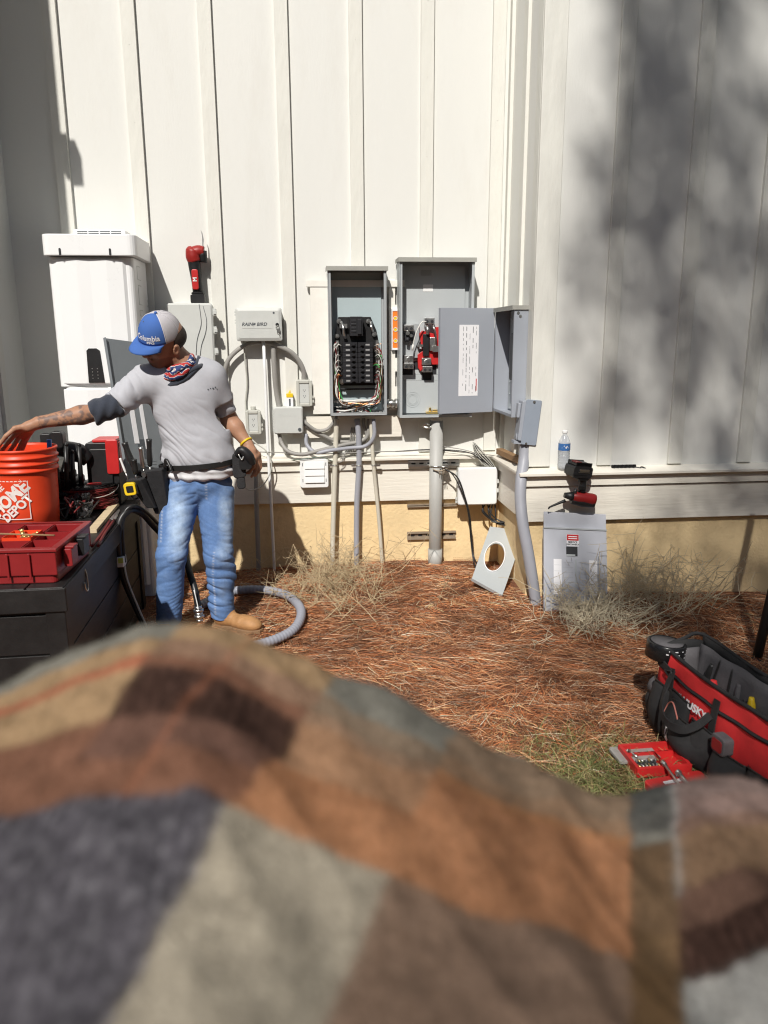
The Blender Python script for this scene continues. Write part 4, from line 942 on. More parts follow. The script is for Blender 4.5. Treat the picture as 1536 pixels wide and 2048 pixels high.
for r4 in ((-hs_, -hs_, hs_, -hs_+.004), (-hs_, hs_-.004, hs_, hs_), (-hs_, -hs_+.004, -hs_+.004, hs_-.004), (hs_-.004, -hs_+.004, hs_, hs_-.004)):
    t_ = sq(*r4, ''); q.add(t_.v, t_.f)
q.build('logo_frame', M_['logo'], bk)
ca, sa = math.cos(R(40)), math.sin(R(40))
def diag(cx_, cz_, sc=1):
    b0 = bendb(RB, fa, zl)
    return lambda p: b0(Vector((cx_+(p.x*ca-p.z*sa), -.001, cz_+(p.x*sa+p.z*ca))))
text('logo_lettering', 'THE', .042, None, M_['logo'], bk, 0, diag(-.052, .040), 1.0, shear=-.1, bold=.001)
text('logo_lettering', 'HOME', .078, None, M_['logo'], bk, 0, diag(-.0, .005), .95, shear=-.1, bold=.0035)
text('logo_lettering', 'DEPOT', .054, None, M_['logo'], bk, 0, diag(.032, -.038), .95, shear=-.1, bold=.002)
p = MB(); a_ = face_angle(112)+.5
p.tube([(bx+.149*math.cos(t), by+.149*math.sin(t)*1, ZD+.30-.12*math.sin((t+.3)/1.2*PI)*0) for t in [x*.1-.5 for x in range(12)]], .0025, 6); p.build('handle_wire', M_['steel'], bk)
p = MB(); q = Vector((bx+.085, by+.06, ZD+.1)); p.cyl(q, q+Vector((.02, .0, .295)), .011, None, 12); p.build('marker', M_['blue'], None, label='blue marker standing inside the orange bucket', cat='marker')
p = MB(); p.rbox((bx+.0, by+.25, ZD), (bx+.05, by+.29, ZD+.40), .01); p.rbox((bx+.05, by+.24, ZD+.33), (bx+.11, by+.30, ZD+.41), .015); p.build('cordless_tool', M_['black'], None, bevel=.004, label='black cordless tool handle standing behind the orange bucket', cat='power tool')

# red organizer in front of the bucket
ZO = .96
oa = wz(112, 1098, ZO); ob_ = wz(183, 1042, ZO); od = (ob_-oa); od.z = 0; OL = od.length; od.normalize()
OM = Matrix(((od.y, od.x, 0, oa.x), (-od.x, od.y, 0, oa.y), (0, 0, 1, ZD+.001), (0, 0, 0, 1)))
OW = .50; H_ = ZO-ZD
og = thing('parts_organizer', OM @ Vector((-OW/2, OL/2, 0)), 'open red compartment organizer holding brass fittings on the deck box', 'organizer')
p = MB(); p.rbox((-OW+.012, .014, 0), (-.012, OL-.014, .030), .02, 0, OM, 4, 'z'); 
for (a_, b_) in (((-OW+.006, .006, .030), (-.006, .022, H_-.012)), ((-OW+.006, OL-.022, .030), (-.006, OL-.006, H_-.012)), ((-.022, .022, .030), (-.006, OL-.022, H_-.012)), ((-OW+.006, .022, .030), (-OW+.022, OL-.022, H_-.012))): p.box(a_, b_, 0, OM)
p.build('tray', M_['redt'], og, bevel=.004)
p = MB()
for (a_, b_) in (((-OW, 0, H_-.012), (0, .024, H_)), ((-OW, OL-.024, H_-.012), (0, OL, H_)), ((-.024, .024, H_-.012), (0, OL-.024, H_)), ((-OW, .024, H_-.012), (-OW+.024, OL-.024, H_))): p.box(a_, b_, 0, OM)
for k in range(5): p.box((-.10-k*.075, -.004, .02), (-.092-k*.075, -.0005, H_-.015), 0, OM)
p.build('rim', M_['redt'], og, bevel=.004)
cells = []
nx_, ny_ = 4, 3
cw, cl_ = (OW-.048)/nx_, (OL-.048)/ny_
for i in range(nx_):
    for j in range(ny_):
        x0_ = -OW+.024+i*cw; y0_ = .024+j*cl_
        if (i, j) == (2, 1): continue
        p = MB(); e = .003; t_ = .0025; zt_ = H_-.006; d_ = .055
        p.box((x0_+e, y0_+e, zt_-d_), (x0_+cw-e, y0_+cl_-e, zt_-d_+t_), 0, OM)
        for (a_, b_) in (((x0_+e, y0_+e, zt_-d_), (x0_+e+t_, y0_+cl_-e, zt_)), ((x0_+cw-e-t_, y0_+e, zt_-d_), (x0_+cw-e, y0_+cl_-e, zt_)), ((x0_+e, y0_+e, zt_-d_), (x0_+cw-e, y0_+e+t_, zt_)), ((x0_+e, y0_+cl_-e-t_, zt_-d_), (x0_+cw-e, y0_+cl_-e, zt_))): p.box(a_, b_, 0, OM)
        p.build('bin', M_['redt'], og, bevel=.001)
x0_ = -OW+.024+2*cw; y0_ = .024+cl_
p = MB(); p.box((x0_+.003, y0_+.003, H_-.035), (x0_+cw-.003, y0_+cl_-.003, H_-.032), 0, OM)
for (a_, b_) in (((x0_+.003, y0_+.003, H_-.035), (x0_+.006, y0_+cl_-.003, H_+.004)), ((x0_+cw-.006, y0_+.003, H_-.035), (x0_+cw-.003, y0_+cl_-.003, H_+.004)), ((x0_+.003, y0_+.003, H_-.035), (x0_+cw-.003, y0_+.006, H_+.004)), ((x0_+.003, y0_+cl_-.006, H_-.035), (x0_+cw-.003, y0_+cl_-.003, H_+.004))): p.box(a_, b_, 0, OM)
p.build('bin', M_['orange'], og)
rf = random.Random(2)
for k in range(11):
    q = OM @ Vector((x0_+.018+rf.random()*(cw-.036), y0_+.018+rf.random()*(cl_-.036), H_-.026+rf.random()*.016)); d_ = Vector((rf.uniform(-1, 1), rf.uniform(-1, 1), rf.uniform(0, 1))).normalized()
    p = MB(); p.cyl(q, q+d_*.014, .0085, None, 6); p.cyl(q+d_*.014, q+d_*.026, .006, None, 8)
    tag(p.build('brass_fitting', M_['brass']), 'brass fitting lying in the orange bin of the red organizer', 'fitting', 'brass fittings in the organizer')
for y_ in (.10, .24):
    p = MB(); p.rbox((.0005, y_-.035, .045), (.030, y_+.035, H_-.02), .006, 0, OM); p.box((.004, y_-.025, H_-.02), (.036, y_+.025, H_-.012), 0, OM); p.build('latch', M_['black'] if y_ > .2 else M_['redt'], og, bevel=.002)
q = OM @ Vector((-.28, .20, H_)); q2 = OM @ Vector((-.06, .17, H_+.006)); p = MB(); p.cyl(q+Vector((0, 0, .01)), q2, .0035, None, 8); p.cyl(q+Vector((0, 0, .01)), q+Vector((-.03, .01, .012)), .006, None, 8)
p.build('thin_rod', M_['woodb'], None, label='thin dark rod lying across the red organizer', cat='rod')

# cable reel and clutter behind
s0 = w(174, 966, -.70); zr_ = s0.z; 
cr_ = thing('cable_reel', (s0.x, s0.y, ZD), 'black reel of coiled cable lying flat on the deck box', 'cable reel')
def rot_lathe(p, prof, n=32): p.lathe(prof, n, (s0.x, s0.y, RZ))
sr = .145; RZ = zr_-.082
p = MB(); rot_lathe(p, [(0, ZD-RZ+.002), (sr*.8, ZD-RZ+.002), (sr*.8, ZD-RZ+.008), (.05, ZD-RZ+.008)]); p.build('flange', M_['black'], cr_)
p = MB(); rot_lathe(p, [(.03, .070), (sr*.97, .070), (sr*.97, .074), (sr*.75, .080), (.05, .082), (.03, .070)])
for k in range(36):
    a_ = 2*PI*k/36; p.box((sr*.62, -.002, .076), (sr*.95, .002, .0815), 0, Matrix.Translation((s0.x, s0.y, RZ)) @ Matrix.Rotation(a_, 4, 'Z'))
p.build('flange', M_['black'], cr_)
p = MB()
for k in range(max(8, int((zr_-ZD-.02)/.008))):
    pts = [(s0.x+(sr-.012+rf.uniform(-.01, .016))*math.cos(t), s0.y+(sr-.012+rf.uniform(-.006, .012))*math.sin(t), ZD+.014+k*.008+rf.uniform(-.002, .002)) for t in [2*PI*i/20 for i in range(20)]]
    p.tube(pts, .004, 6, 0, 0, False, None, True)
p.build('cable', M_['brwire'], cr_)
p = MB(); p.tube([(s0.x+(sr+.01)*math.cos(t), s0.y+(sr+.01)*math.sin(t), RZ+.06+.03*math.sin(t*1.5)) for t in [x*.2-1.2 for x in range(18)]], .0022, 6); p.build('loose_end', M_['plast'], cr_)
# standing black and red case
t0 = wz(220, 985, ZD)
tcx = Vector((t0.x-.03, -.62, ZD)); TM = Matrix.Translation(w(214, 985, -.62).to_3d()) ; TM.translation.z = ZD+.001
tb = thing('tool_case', TM.translation, 'black and red plastic tool case standing on end behind the cable reel', 'tool case')
p = MB(); p.rbox((-.075, -.06, 0), (.085, .10, .33), .012, 0, TM); p.rbox((-.055, -.072, .03), (.055, -.06, .30), .01, 0, TM); p.build('body', M_['black'], tb, bevel=.004)
p = MB(); p.rbox((.03, -.078, .17), (.092, -.061, .345), .01, 0, TM); p.box((-.04, -.05, .331), (.08, .09, .346), 0, TM); p.box((.0855, -.05, .17), (.092, .06, .33), 0, TM); p.build('trim', M_['red'], tb, bevel=.004)
# red tool lying behind
r0 = w(150, 925, -.75); p = MB(); RM = frame((r0.x-.03, -.75, ZD+.085), (1, .1, .03), (0, 0, 1))
pt = thing('red_pliers', (r0.x, -.75, ZD), 'red handled tool lying across black clutter behind the reel', 'hand tool')
p.rbox((-.02, -.02, 0), (.07, .02, .05), .01, 0, RM); p.build('jaw', M_['black'], pt, bevel=.003)
p = MB(); p.rbox((.07, -.02, .005), (.15, .02, .045), .012, 0, RM); p.build('handle', M_['red'], pt, bevel=.006)
p = MB(); p.rbox((.03, -.035, -.045), (.12, .03, -.002), .015, 0, RM); p.rbox((.04, -.03, -.085), (.15, .03, -.046), .01, 0, RM); p.build('housing', M_['black'], pt, bevel=.008)
# black cordless drill / dark tool heap right of the bucket
d0 = w(136, 955, -.72); d0.x = w(136, 955, -.72).x
p = MB(); p.rbox((d0.x-.09, -.80, ZD+.001), (d0.x+.05, -.60, d0.z-.002), .012); p.build('accessory_case', M_['black'], None, bevel=.004, label='black accessory case under the cordless drill by the bucket', cat='case')
dr = thing('cordless_drill', d0, 'black cordless drill lying beside the orange bucket', 'power tool')
p = MB(); p.tube([d0+Vector((-.05, 0, .13)), d0+Vector((.0, .01, .14)), d0+Vector((.06, .02, .12)), d0+Vector((.10, .03, .08))], [.02, .045, .05, .035], 12, 0, 5); p.build('motor', M_['black'], dr)
p = MB(); p.tube([d0+Vector((.02, 0, .11)), d0+Vector((.0, -.02, .05)), d0+Vector((-.01, -.03, .0))], [.024, .022, .03], 10, 0, 4); p.build('grip', M_['rubber'], dr)
p = MB(); p.rbox((d0.x-.055, d0.y-.06, d0.z+.0), (d0.x+.04, d0.y+.02, d0.z+.04), .008); p.build('battery', M_['black'], dr, bevel=.004)
p = MB(); p.cyl(d0+Vector((-.045, 0, .13)), d0+Vector((-.075, -.005, .175)), .018, .012, 12); p.build('chuck', M_['steel'], dr)
for k in range(4):
    q = w(112+k*15, 925-k % 2*14, -.88+.04*k); q2 = q+Vector((rf.uniform(-.02, .02), 0, .05)); p = MB(); p.cyl(Vector((q.x, q.y, ZD+.12)), q2, .013, .010, 10); p.cyl(q2, q2+Vector((.004, 0, .012)), .012, .006, 10)
    tag(p.build('screwdriver', M_['rubber']), ['black handled screwdriver nearest the bucket rim, upright in the clutter', 'second black handled screwdriver from the bucket, slightly taller', 'third black handled screwdriver from the bucket, over the drill', 'fourth black handled screwdriver, farthest from the bucket'][k], 'hand tool', 'screwdrivers upright in the clutter')
for k in range(6):
    q = w(118+k*9, 968+k*7, -.98); pts = [Vector((q.x+rf.uniform(-.07, .07), -.98+rf.uniform(-.08, .12), ZD+.02+rf.uniform(0, .09))) for _ in range(6)]
    p = MB(); p.tube(pts, .004 if k % 2 else .0055, 7, 0, 6); p.build('tangled_cable', M_['rubber'] if k % 3 else M_['brwire'], None, label='dark cable in the tangle between the orange bucket and the reel', cat='cable', group='tangled cables by the reel')
# dark connectors and clear cup
u0 = wz(166, 1034, ZD)
cu_ = thing('plastic_cup', u0, 'clear plastic deli cup with black connectors beside the bucket', 'cup')
M_['clear'] = mat('clear_plastic', (.9, .9, .9), .12, var=0, trans=.9, ior=1.3, rvar=0)
p = MB(); p.lathe([(0, .001), (.040, .001), (.052, .075), (.056, .076), (.056, .079), (.050, .079), (.038, .004), (0, .004)], 28, tuple(u0)); p.build('cup', M_['clear'], cu_)
p = MB(); p.ball((u0.x, u0.y, ZD+.022), (.032, .032, .018)); p.build('contents', M_['paper'], cu_)
for k in range(11):
    q = Vector((u0.x-.13+rf.random()*.17, u0.y+.02+rf.random()*.10, ZD+.07+rf.random()*.04)); 
    if k < 5: q = Vector((u0.x-.03+rf.random()*.06, u0.y-.02+rf.random()*.04, ZD+.085+rf.random()*.02))
    d_ = Vector((rf.uniform(-1, 1), rf.uniform(-1, 1), rf.uniform(-.3, .8))).normalized(); p = MB(); p.cyl(q-d_*.02, q+d_*.012, .015, .012, 10); p.cyl(q+d_*.012, q+d_*.028, .010, .008, 6)
    tag(p.build('cable_connector', M_['black']), 'black cable connector heaped around the clear plastic cup', 'connector', 'black connectors by the cup')
p = MB(); p.rbox((u0.x-.16, u0.y+.02, ZD+.001), (u0.x-.055, u0.y+.14, ZD+.065), .01); p.build('small_case', M_['black'], None, bevel=.004, label='small black case between the bucket and the clear cup', cat='case')
# wood strip, pliers, pencil
a_ = wz(184, 1062, ZD+.012); b_ = wz(250, 984, ZD+.012)
WM = frame(a_, b_-a_, (0, 0, 1)); L_ = (b_-a_).length
p = MB(); p.box((0, -.02, -.011), (L_, .02, .006), 0, WM); p.build('wood_strip', M_['wood'], None, bevel=.001, label='pale wooden strip lying along the right edge of the deck box', cat='wood strip')
a_ = wz(190, 1092, ZD+.014); b_ = wz(238, 1020, ZD+.014)
hp = thing('pliers', a_, 'dark red handled pliers lying on the deck box edge beside the wood strip', 'pliers')
for s in (-1, 1):
    PM = frame(a_+(b_-a_).normalized().cross(Vector((0, 0, 1)))*.012*s, b_-a_, (0, 0, 1)); L_ = (b_-a_).length
    p = MB(); p.tube([PM @ Vector((0, 0, 0)), PM @ Vector((L_*.3, .006*s, 0)), PM @ Vector((L_*.68, .003*s, 0))], .0065, 8, 0, 4); p.build('handle', M_['brwire'], hp)
    p = MB(); p.tube([PM @ Vector((L_*.68, .003*s, 0)), PM @ Vector((L_*.8, .008*s, 0)), PM @ Vector((L_, .010*s, 0))], [.007, .009, .003], 8, 0, 4); p.build('jaw', M_['steel'], hp)

# heavy black conduit bent over the deck box's side
def Y_(x, y, Yd): return w(x, y, Yd)
kc = thing('black_conduit', w(292, 1250, -1.12), 'stiff black flexible conduit arching beside the deck box with a white fitting', 'conduit')
p = MB(); p.tube([w(330, 1075, -.78), w(306, 1050, -.85), w(286, 1028, -.93), w(262, 1019, -1.02), w(243, 1036, -1.06), w(236, 1065, -1.08), w(237, 1100, -1.08), w(240, 1120, -1.08)], .017, 14, 0, 6)
p.build('conduit', M_['rubber'], kc)
p = MB(); p.tube([w(318, 1050, -.82), w(294, 1026, -.92), w(270, 1012, -1.02), w(250, 1024, -1.05), w(244, 1062, -1.07), w(246, 1098, -1.07), w(248, 1125, -1.08)], .010, 12, 0, 6); p.build('conduit', M_['rubber'], kc)
p = MB(); p.tube([w(239, 1118, -1.08), w(241, 1132, -1.08)], .026, 12); p.rbox((w(230, 1120, -1.08).x, -1.115, w(230, 1131, -1.08).z), (w(250, 1120, -1.08).x, -1.05, w(230, 1112, -1.08).z), .004); ft = p.build('fitting', M_['whitew'], kc, bevel=.003)
p = MB(); p.rbox((w(236, 1120, -1.12).x, -1.118, w(230, 1127, -1.12).z), (w(246, 1120, -1.12).x, -1.1155, w(230, 1117, -1.12).z), .003); p.build('window', mat('lime_insert', (.55, .65, .15), .5), ft)
p = MB(); p.tube([w(242, 1130, -1.08), w(249, 1158, -1.08), w(262, 1195, -1.09), w(292, 1262, -1.12), w(300, 1290, -1.13)], [.019, .019, .013, .012, .012], 12, 0, 6); p.build('conduit', M_['rubber'], kc)
p = MB(); p.tube([w(248, 1128, -1.09), w(254, 1158, -1.10), w(270, 1200, -1.11), w(294, 1255, -1.13)], .005, 8, 0, 6); p.build('cord', M_['plast'], kc)
kd = thing('black_cable', w(398, 1235, -.95), 'thick black cable hanging between the man\'s legs with a silver connector', 'cable')
p = MB(); p.tube([w(366, 1090, -.72), w(378, 1140, -.85), w(390, 1180, -.93), w(397, 1218, -.96)], .017, 12, 0, 6); p.build('cable', M_['rubber'], kd)
p = MB(); p.tube([w(388, 1180, -.98), w(394, 1205, -.98), w(397, 1220, -.985)], .003, 6, 0, 4); p.build('tie', M_['white'], kd)
p = MB(); a_ = w(396, 1212, -.96); b_ = w(399, 1240, -.97); d_ = (b_-a_)
for k, (t, r) in enumerate(((0, .021), (.22, .026), (.45, .022), (.65, .026), (.95, .018))): p.cyl(a_+d_*t, a_+d_*(t+.18), r, None, 10 if k % 2 else 6)
p.build('connector', M_['alu'], kd)

# grey corrugated hose on the ground
hz_ = lambda x, y, dz=.03: wz(x, y, gz(*wz(x, y, .2).xy)+dz)
hp_ = [hz_(400, 1212), hz_(440, 1190), hz_(480, 1180), hz_(530, 1180), hz_(572, 1190), hz_(597, 1210), hz_(602, 1232), hz_(588, 1258), hz_(555, 1277), hz_(505, 1292), hz_(440, 1300), hz_(380, 1290)]
pp = catmull(hp_, 26); p = MB(); 
cum = 0; rr_ = []
n_ = len(pp)
p.tube(pp, lambda t: .0235+.0014*math.sin(t*n_*PI*.5*1.001+.7), 18)
M_['hose'] = mat('blue_grey_hose', (.30, .31, .36), .45, var=.08, dirt=.15, dcol=(.2, .17, .13))
p.build('corrugated_hose', M_['hose'], None, label='grey corrugated hose curled on the straw around the man\'s boot', cat='hose')
# ---------------------------------------------------------------- the man
mx0, my0 = w(400, 1250, -.9).x, -.9
man = thing('person', (mx0, my0, gz(mx0, my0)), 'man in blue and white cap, grey t-shirt and jeans reaching into the orange bucket', 'person')
def A3(v): return np.array(tuple(v), float)
V3 = lambda x, y, Y: A3(w(x, y, Y))
# head frame
hc = V3(328, 684, -.965)
hf = np.array((-.68, -.60, -.26)); hf /= np.linalg.norm(hf)
hu = np.array((.04, -.50, .87)); hu -= hf*hu.dot(hf); hu /= np.linalg.norm(hu); hs__ = np.cross(hf, hu)      # hs: his right? (pointing to image left/right)
HL = np.stack([hs__, hf, hu], 1)       # columns: side, forward, up
def hw(s, f, u): return hc+HL@np.array((s, f, u))
kc_ = V3(321, 680, -.968); kf = np.array((-.62, -.62, -.44)); kf /= np.linalg.norm(kf); ku = np.array((.04, -.50, .87)); ku -= kf*ku.dot(kf); ku /= np.linalg.norm(ku); KL = np.stack([np.cross(kf, ku), kf, ku], 1)
def kw(s, f, u): return kc_+KL@np.array((s, f, u))
HM = Matrix(HL.tolist()).to_4x4()
shR, shL = V3(292, 762, -.93), V3(424, 748, -.88)     # his right shoulder is at the picture's left
elR, wrR = V3(208, 822, -1.06), V3(78, 845, -1.13)
elL, wrL = V3(458, 838, -.80), V3(495, 888, -.86)
neck0, neck1 = V3(374, 744, -.89), V3(340, 700, -.93)
def body_fn(P):
    d = ell(P, hw(0, -.010, .036), (.071, .090, .082), HM)                       # skull
    d = smin(d, ell(P, hw(0, .022, -.030), (.060, .066, .078), HM), .03)        # face
    d = smin(d, ell(P, hw(0, .050, -.088), (.030, .026, .022), HM), .03)        # chin
    for s in (-1, 1):
        d = smin(d, rc(P, hw(s*.054, -.01, -.058), hw(s*.028, .048, -.092), .020, .016), .025)   # jaw
        d = smin(d, ell(P, hw(s*.036, .062, -.028), (.017, .012, .015), HM), .018)  # cheek bone
        d = smin(d, rc(P, hw(s*.014, .086, .008), hw(s*.042, .074, .010), .008, .007), .012)  # brow
        e = ell(P, hw(s*.030, .082, -.006), (.014, .012, .010), HM); d = smax(d, -e, .006)  # eye socket
        d = smin(d, ell(P, hw(s*.030, .072, -.006), (.012, .011, .010), HM), .002)
        e = ell(P, hw(s*.077, -.012, -.012), (.009, .019, .031), HM); e = smax(e, -ell(P, hw(s*.087, -.006, -.010), (.008, .010, .018), HM), .004); d = smin(d, e, .006)   # ear
    d = smin(d, rc(P, hw(0, .088, -.002), hw(0, .110, -.034), .008, .012), .010)
    d = smin(d, ell(P, hw(0, .096, -.040), (.019, .014, .009), HM), .008)
    d = smin(d, rc(P, hw(-.016, .084, -.061), hw(.016, .084, -.061), .006, .006), .006)
    d = smin(d, rc(P, hw(-.013, .082, -.071), hw(.013, .082, -.071), .0065, .0065), .006)
    d = smin(d, rc(P, hw(0, -.03, -.05), A3(neck0), .058, .064), .03)           # neck
    d = smin(d, rc(P, neck0, V3(370, 800, -.88), .07, .11), .05)                # upper torso, under the shirt
    d = smin(d, rc(P, shR, shL, .05, .05), .04)
    # arms
    d = smin(d, rc(P, shR, elR, .050, .043), .03); m = elR+(wrR-elR)*.35
    d = smin(d, rc(P, elR, m, .042, .043, ((0, .3, 1), .95)), .02); d = smin(d, rc(P, m, wrR, .042, .026), .02)
    d = smin(d, rc(P, shL, elL, .048, .041), .03); m = elL+(wrL-elL)*.35
    d = smin(d, rc(P, elL, m, .040, .041), .02); d = smin(d, rc(P, m, wrL, .040, .026), .02)
    # his right hand, reaching down into the bucket
    k1, k2 = V3(42, 858, -1.15), V3(50, 878, -1.12)
    d = smin(d, rc(P, wrR, V3(58, 853, -1.14), .025, .026), .015)
    kn = [V3(30, 857, -1.165), V3(33, 866, -1.145), V3(40, 871, -1.125), V3(50, 874, -1.105)]
    for q in kn: d = smin(d, rc(P, V3(68, 850, -1.13), q, .017, .0125), .010)
    fg = [((12, 872, -1.18), (0, 888, -1.175), (-8, 900, -1.165)), ((17, 884, -1.15), (6, 898, -1.145), (-1, 908, -1.14)), ((28, 890, -1.125), (19, 903, -1.12), (13, 912, -1.12)), ((42, 888, -1.10), (36, 900, -1.10), (32, 908, -1.10))]
    for q, (a_, b_, c_) in zip(kn, fg):
        d = smin(d, rc(P, q, V3(*a_), .0115, .0098), .005); d = smin(d, rc(P, V3(*a_), V3(*b_), .0098, .009), .004); d = smin(d, rc(P, V3(*b_), V3(*c_), .009, .0075), .004)
    d = smin(d, rc(P, V3(62, 860, -1.11), V3(53, 876, -1.09), .015, .012), .010); d = smin(d, rc(P, V3(53, 876, -1.09), V3(45, 899, -1.09), .0115, .0085), .004)
    # his left hand, hanging by the holster
    d = smin(d, rc(P, wrL, V3(503, 903, -.88), .025, .027, ((0, 1, 0), .8)), .015)
    kn = [V3(506, 918, -.90), V3(510, 915, -.89), V3(514, 912, -.875), V3(517, 908, -.86)]
    for q in kn: d = smin(d, rc(P, V3(500, 898, -.87), q, .017, .0125), .010)
    fg = [((506, 934, -.90), (499, 944, -.90), (494, 946, -.90)), ((512, 933, -.885), (509, 947, -.89), (503, 953, -.90)), ((517, 929, -.87), (516, 943, -.875), (511, 951, -.885)), ((520, 922, -.855), (521, 934, -.86), (518, 942, -.87))]
    for q, (a_, b_, c_) in zip(kn, fg):
        d = smin(d, rc(P, q, V3(*a_), .0115, .0098), .005); d = smin(d, rc(P, V3(*a_), V3(*b_), .0098, .009), .004); d = smin(d, rc(P, V3(*b_), V3(*c_), .009, .0078), .004)
    d = smin(d, rc(P, V3(496, 900, -.89), V3(489, 915, -.91), .015, .012), .010); d = smin(d, rc(P, V3(489, 915, -.91), V3(488, 930, -.915), .0115, .009), .004)
    return d
def body_col(V):
    c = np.tile(np.array((.40, .215, .135)), (len(V), 1))
    t = ((V-elR)@(wrR-elR))/((wrR-elR)@(wrR-elR)); dist = np.linalg.norm(V-(elR+np.clip(t, 0, 1)[:, None]*(wrR-elR)), axis=1)
    for i in np.where((t > .12) & (t < 1.0) & (dist < .07))[0]:
        v = Vector(V[i]*34); n = mnoise.noise(v)+.6*mnoise.noise(v*2.3)+.3*mnoise.noise(v*5)
        k = max(0, min(1, (n+.12)*4))*.62; c[i] = c[i]*(1-k)+np.array((.07, .07, .08))*k
    # stubble and eyes
    q = (V-hc)@HL
    st = (q[:, 2] < -.045) & (q[:, 1] > .0) & (np.abs(q[:, 0]) < .07) & (np.linalg.norm(q, axis=1) < .15)
    c[st] *= .72
    lp_ = (np.abs(q[:, 2]+.066) < .008) & (q[:, 1] > .07) & (np.abs(q[:, 0]) < .018); c[lp_] = (.33, .12, .09)
    for s in (-1, 1):
        e = np.linalg.norm((q-np.array((s*.030, .083, -.006)))/np.array((.010, .01, .0045)), axis=1) < 1; c[e] = (.5, .45, .42)
        e = np.linalg.norm((q-np.array((s*.030, .084, -.006)))/np.array((.004, .01, .0045)), axis=1) < 1; c[e] = (.03, .02, .015)
    e = (q[:, 2] > .006) & (q[:, 2] < .016) & (q[:, 1] > .07) & (np.abs(q[:, 0]) > .014) & (np.abs(q[:, 0]) < .045); c[e] = (.10, .06, .04)
    return c
M_['skin'] = mat('skin', (1, 1, 1), .5, var=.10, vscale=40, bump=.3, bscale=180, attr='col', bdist=.002, spec=.35)
M_['skin'].node_tree.nodes['Principled BSDF'].inputs['Subsurface Weight'].default_value = .08
M_['skin'].node_tree.nodes['Principled BSDF'].inputs['Subsurface Radius'].default_value = (.01, .004, .002)
allp = np.stack([shR, shL, elR, wrR, elL, wrL, hc+.14, hc-.14, V3(-10, 912, -1.17), V3(370, 820, -.88), V3(524, 955, -.86)])
sdf_mesh(body_fn, allp.min(0)-.10, allp.max(0)+.10, .0045, 'body', M_['skin'], man, body_col)
# hair under the cap at the back
def hair_fn(P):
    d = ell(P, hw(0, -.030, .022), (.080, .082, .068), HM); return smax(d, -(((P-hw(0, -.002, 0))@HL)[:, 1]*-1+.0), .005)
sdf_mesh(hair_fn, hc-.16, hc+.16, .006, 'hair', mat('dark_hair', (.03, .02, .015), .7, var=.3, vscale=60, bump=.8, bscale=200), man)

# cap
M_['capb'] = mat('cap_blue', (.055, .14, .42), .85, var=.06, vscale=30, bump=.3, bscale=300, bdist=.001)
M_['capw'] = mat('cap_mesh_grey', (.50, .48, .50), .85, var=.06, vscale=60, bump=.6, bscale=400, bdist=.001)
capo = thing('tmp', (0, 0, 0), 'x', 'x'); bpy.data.objects.remove(capo)
cr0 = (.088, .108, .108); cc0 = (0, -.006, .034)
def cap_pt(th, ph, k=1.0):           # th: angle round from front (0) , ph: elevation 0..90
    f = math.cos(th); s = math.sin(th); c = math.cos(ph)**.82 if ph < PI/2 else 0
    r = (cr0[0]*c*s*k, cr0[1]*c*f*k, cr0[2]*math.sin(ph)**1.05*k)
    return Vector(kw(cc0[0]+r[0], cc0[1]+r[1], cc0[2]+r[2]-.008*(1-f)*.5))
def cap_part(t0, t1, p0, p1, n, m, k=1.0):
    q = MB(); vs = [cap_pt(t0+(t1-t0)*i/n, p0+(p1-p0)*j/m, k) for j in range(m+1) for i in range(n+1)]
    q.add(vs, [(j*(n+1)+i, j*(n+1)+i+1, (j+1)*(n+1)+i+1, (j+1)*(n+1)+i) for j in range(m) for i in range(n)], 0, True); return q
cp_ = cap_part(-R(68), R(68), 0, R(89.9), 28, 16).build('cap', M_['capb'], man)
def thick(o, t=.003):
    md_ = o.modifiers.new('thick', 'SOLIDIFY'); md_.thickness = t; md_.offset = -1
thick(cp_)
o = cap_part(R(68), R(292), 0, R(89.9), 36, 16, .998).build('mesh_panel', M_['capw'], cp_); thick(o)
q = MB()
for s in (-1, 1): q.tube([cap_pt(s*R(68), R(88)*i/12, 1.004) for i in range(13)], .0022, 5)
for th in (115, 150, 180, 210, 245): q.tube([cap_pt(R(th), R(88)*i/12, 1.004) for i in range(13)], .0012, 4)
q.build('seam', mat('cap_seam', (.62, .61, .64), .8), cp_)
q = MB(); q.ball(tuple(cap_pt(0, R(89.9), 1.01)), .007); q.build('button', M_['capb'], cp_)
q = MB(); q.cyl(cap_pt(R(18), R(56), 1.0), cap_pt(R(18), R(56), 1.012), .003, None, 8); q.build('eyelet', M_['ink'], cp_)
# brim
n, m = 20, 8; vs = []
for j in range(m+1):
    for i in range(n+1):
        a = -R(62)+R(124)*i/n; t = j/m; base = np.array((cr0[0]*math.sin(a), cr0[1]*math.cos(a)))
        out = np.array((cr0[0]*math.sin(a)*1.06, cr0[1]*math.cos(a)**.8*1.0+.068*math.cos(a*1.25)**.7 if abs(a*1.25) < PI/2 else cr0[1]*math.cos(a)))
        xy = base*(1-t)+out*t
        z = .0-.010*t-.020*(xy[0]/.09)**2*(.3+.7*t)+.006*math.sin(t*PI)
        vs.append(Vector(kw(cc0[0]+xy[0], cc0[1]+xy[1], cc0[2]+z)))
q = MB(); q.add(vs, [(j*(n+1)+i, j*(n+1)+i+1, (j+1)*(n+1)+i+1, (j+1)*(n+1)+i) for j in range(m) for i in range(n)], 0, True)
o = q.build('brim', M_['capb'], cp_); thick(o, .004)
M_['capt'] = mat('cap_thread_white', (.8, .8, .82), .7)
def capbend(th0, ph0, sg=-1):
    def f(p): return cap_pt(th0+sg*p.x/.100, ph0+p.z/.105, 1.012)
    return f
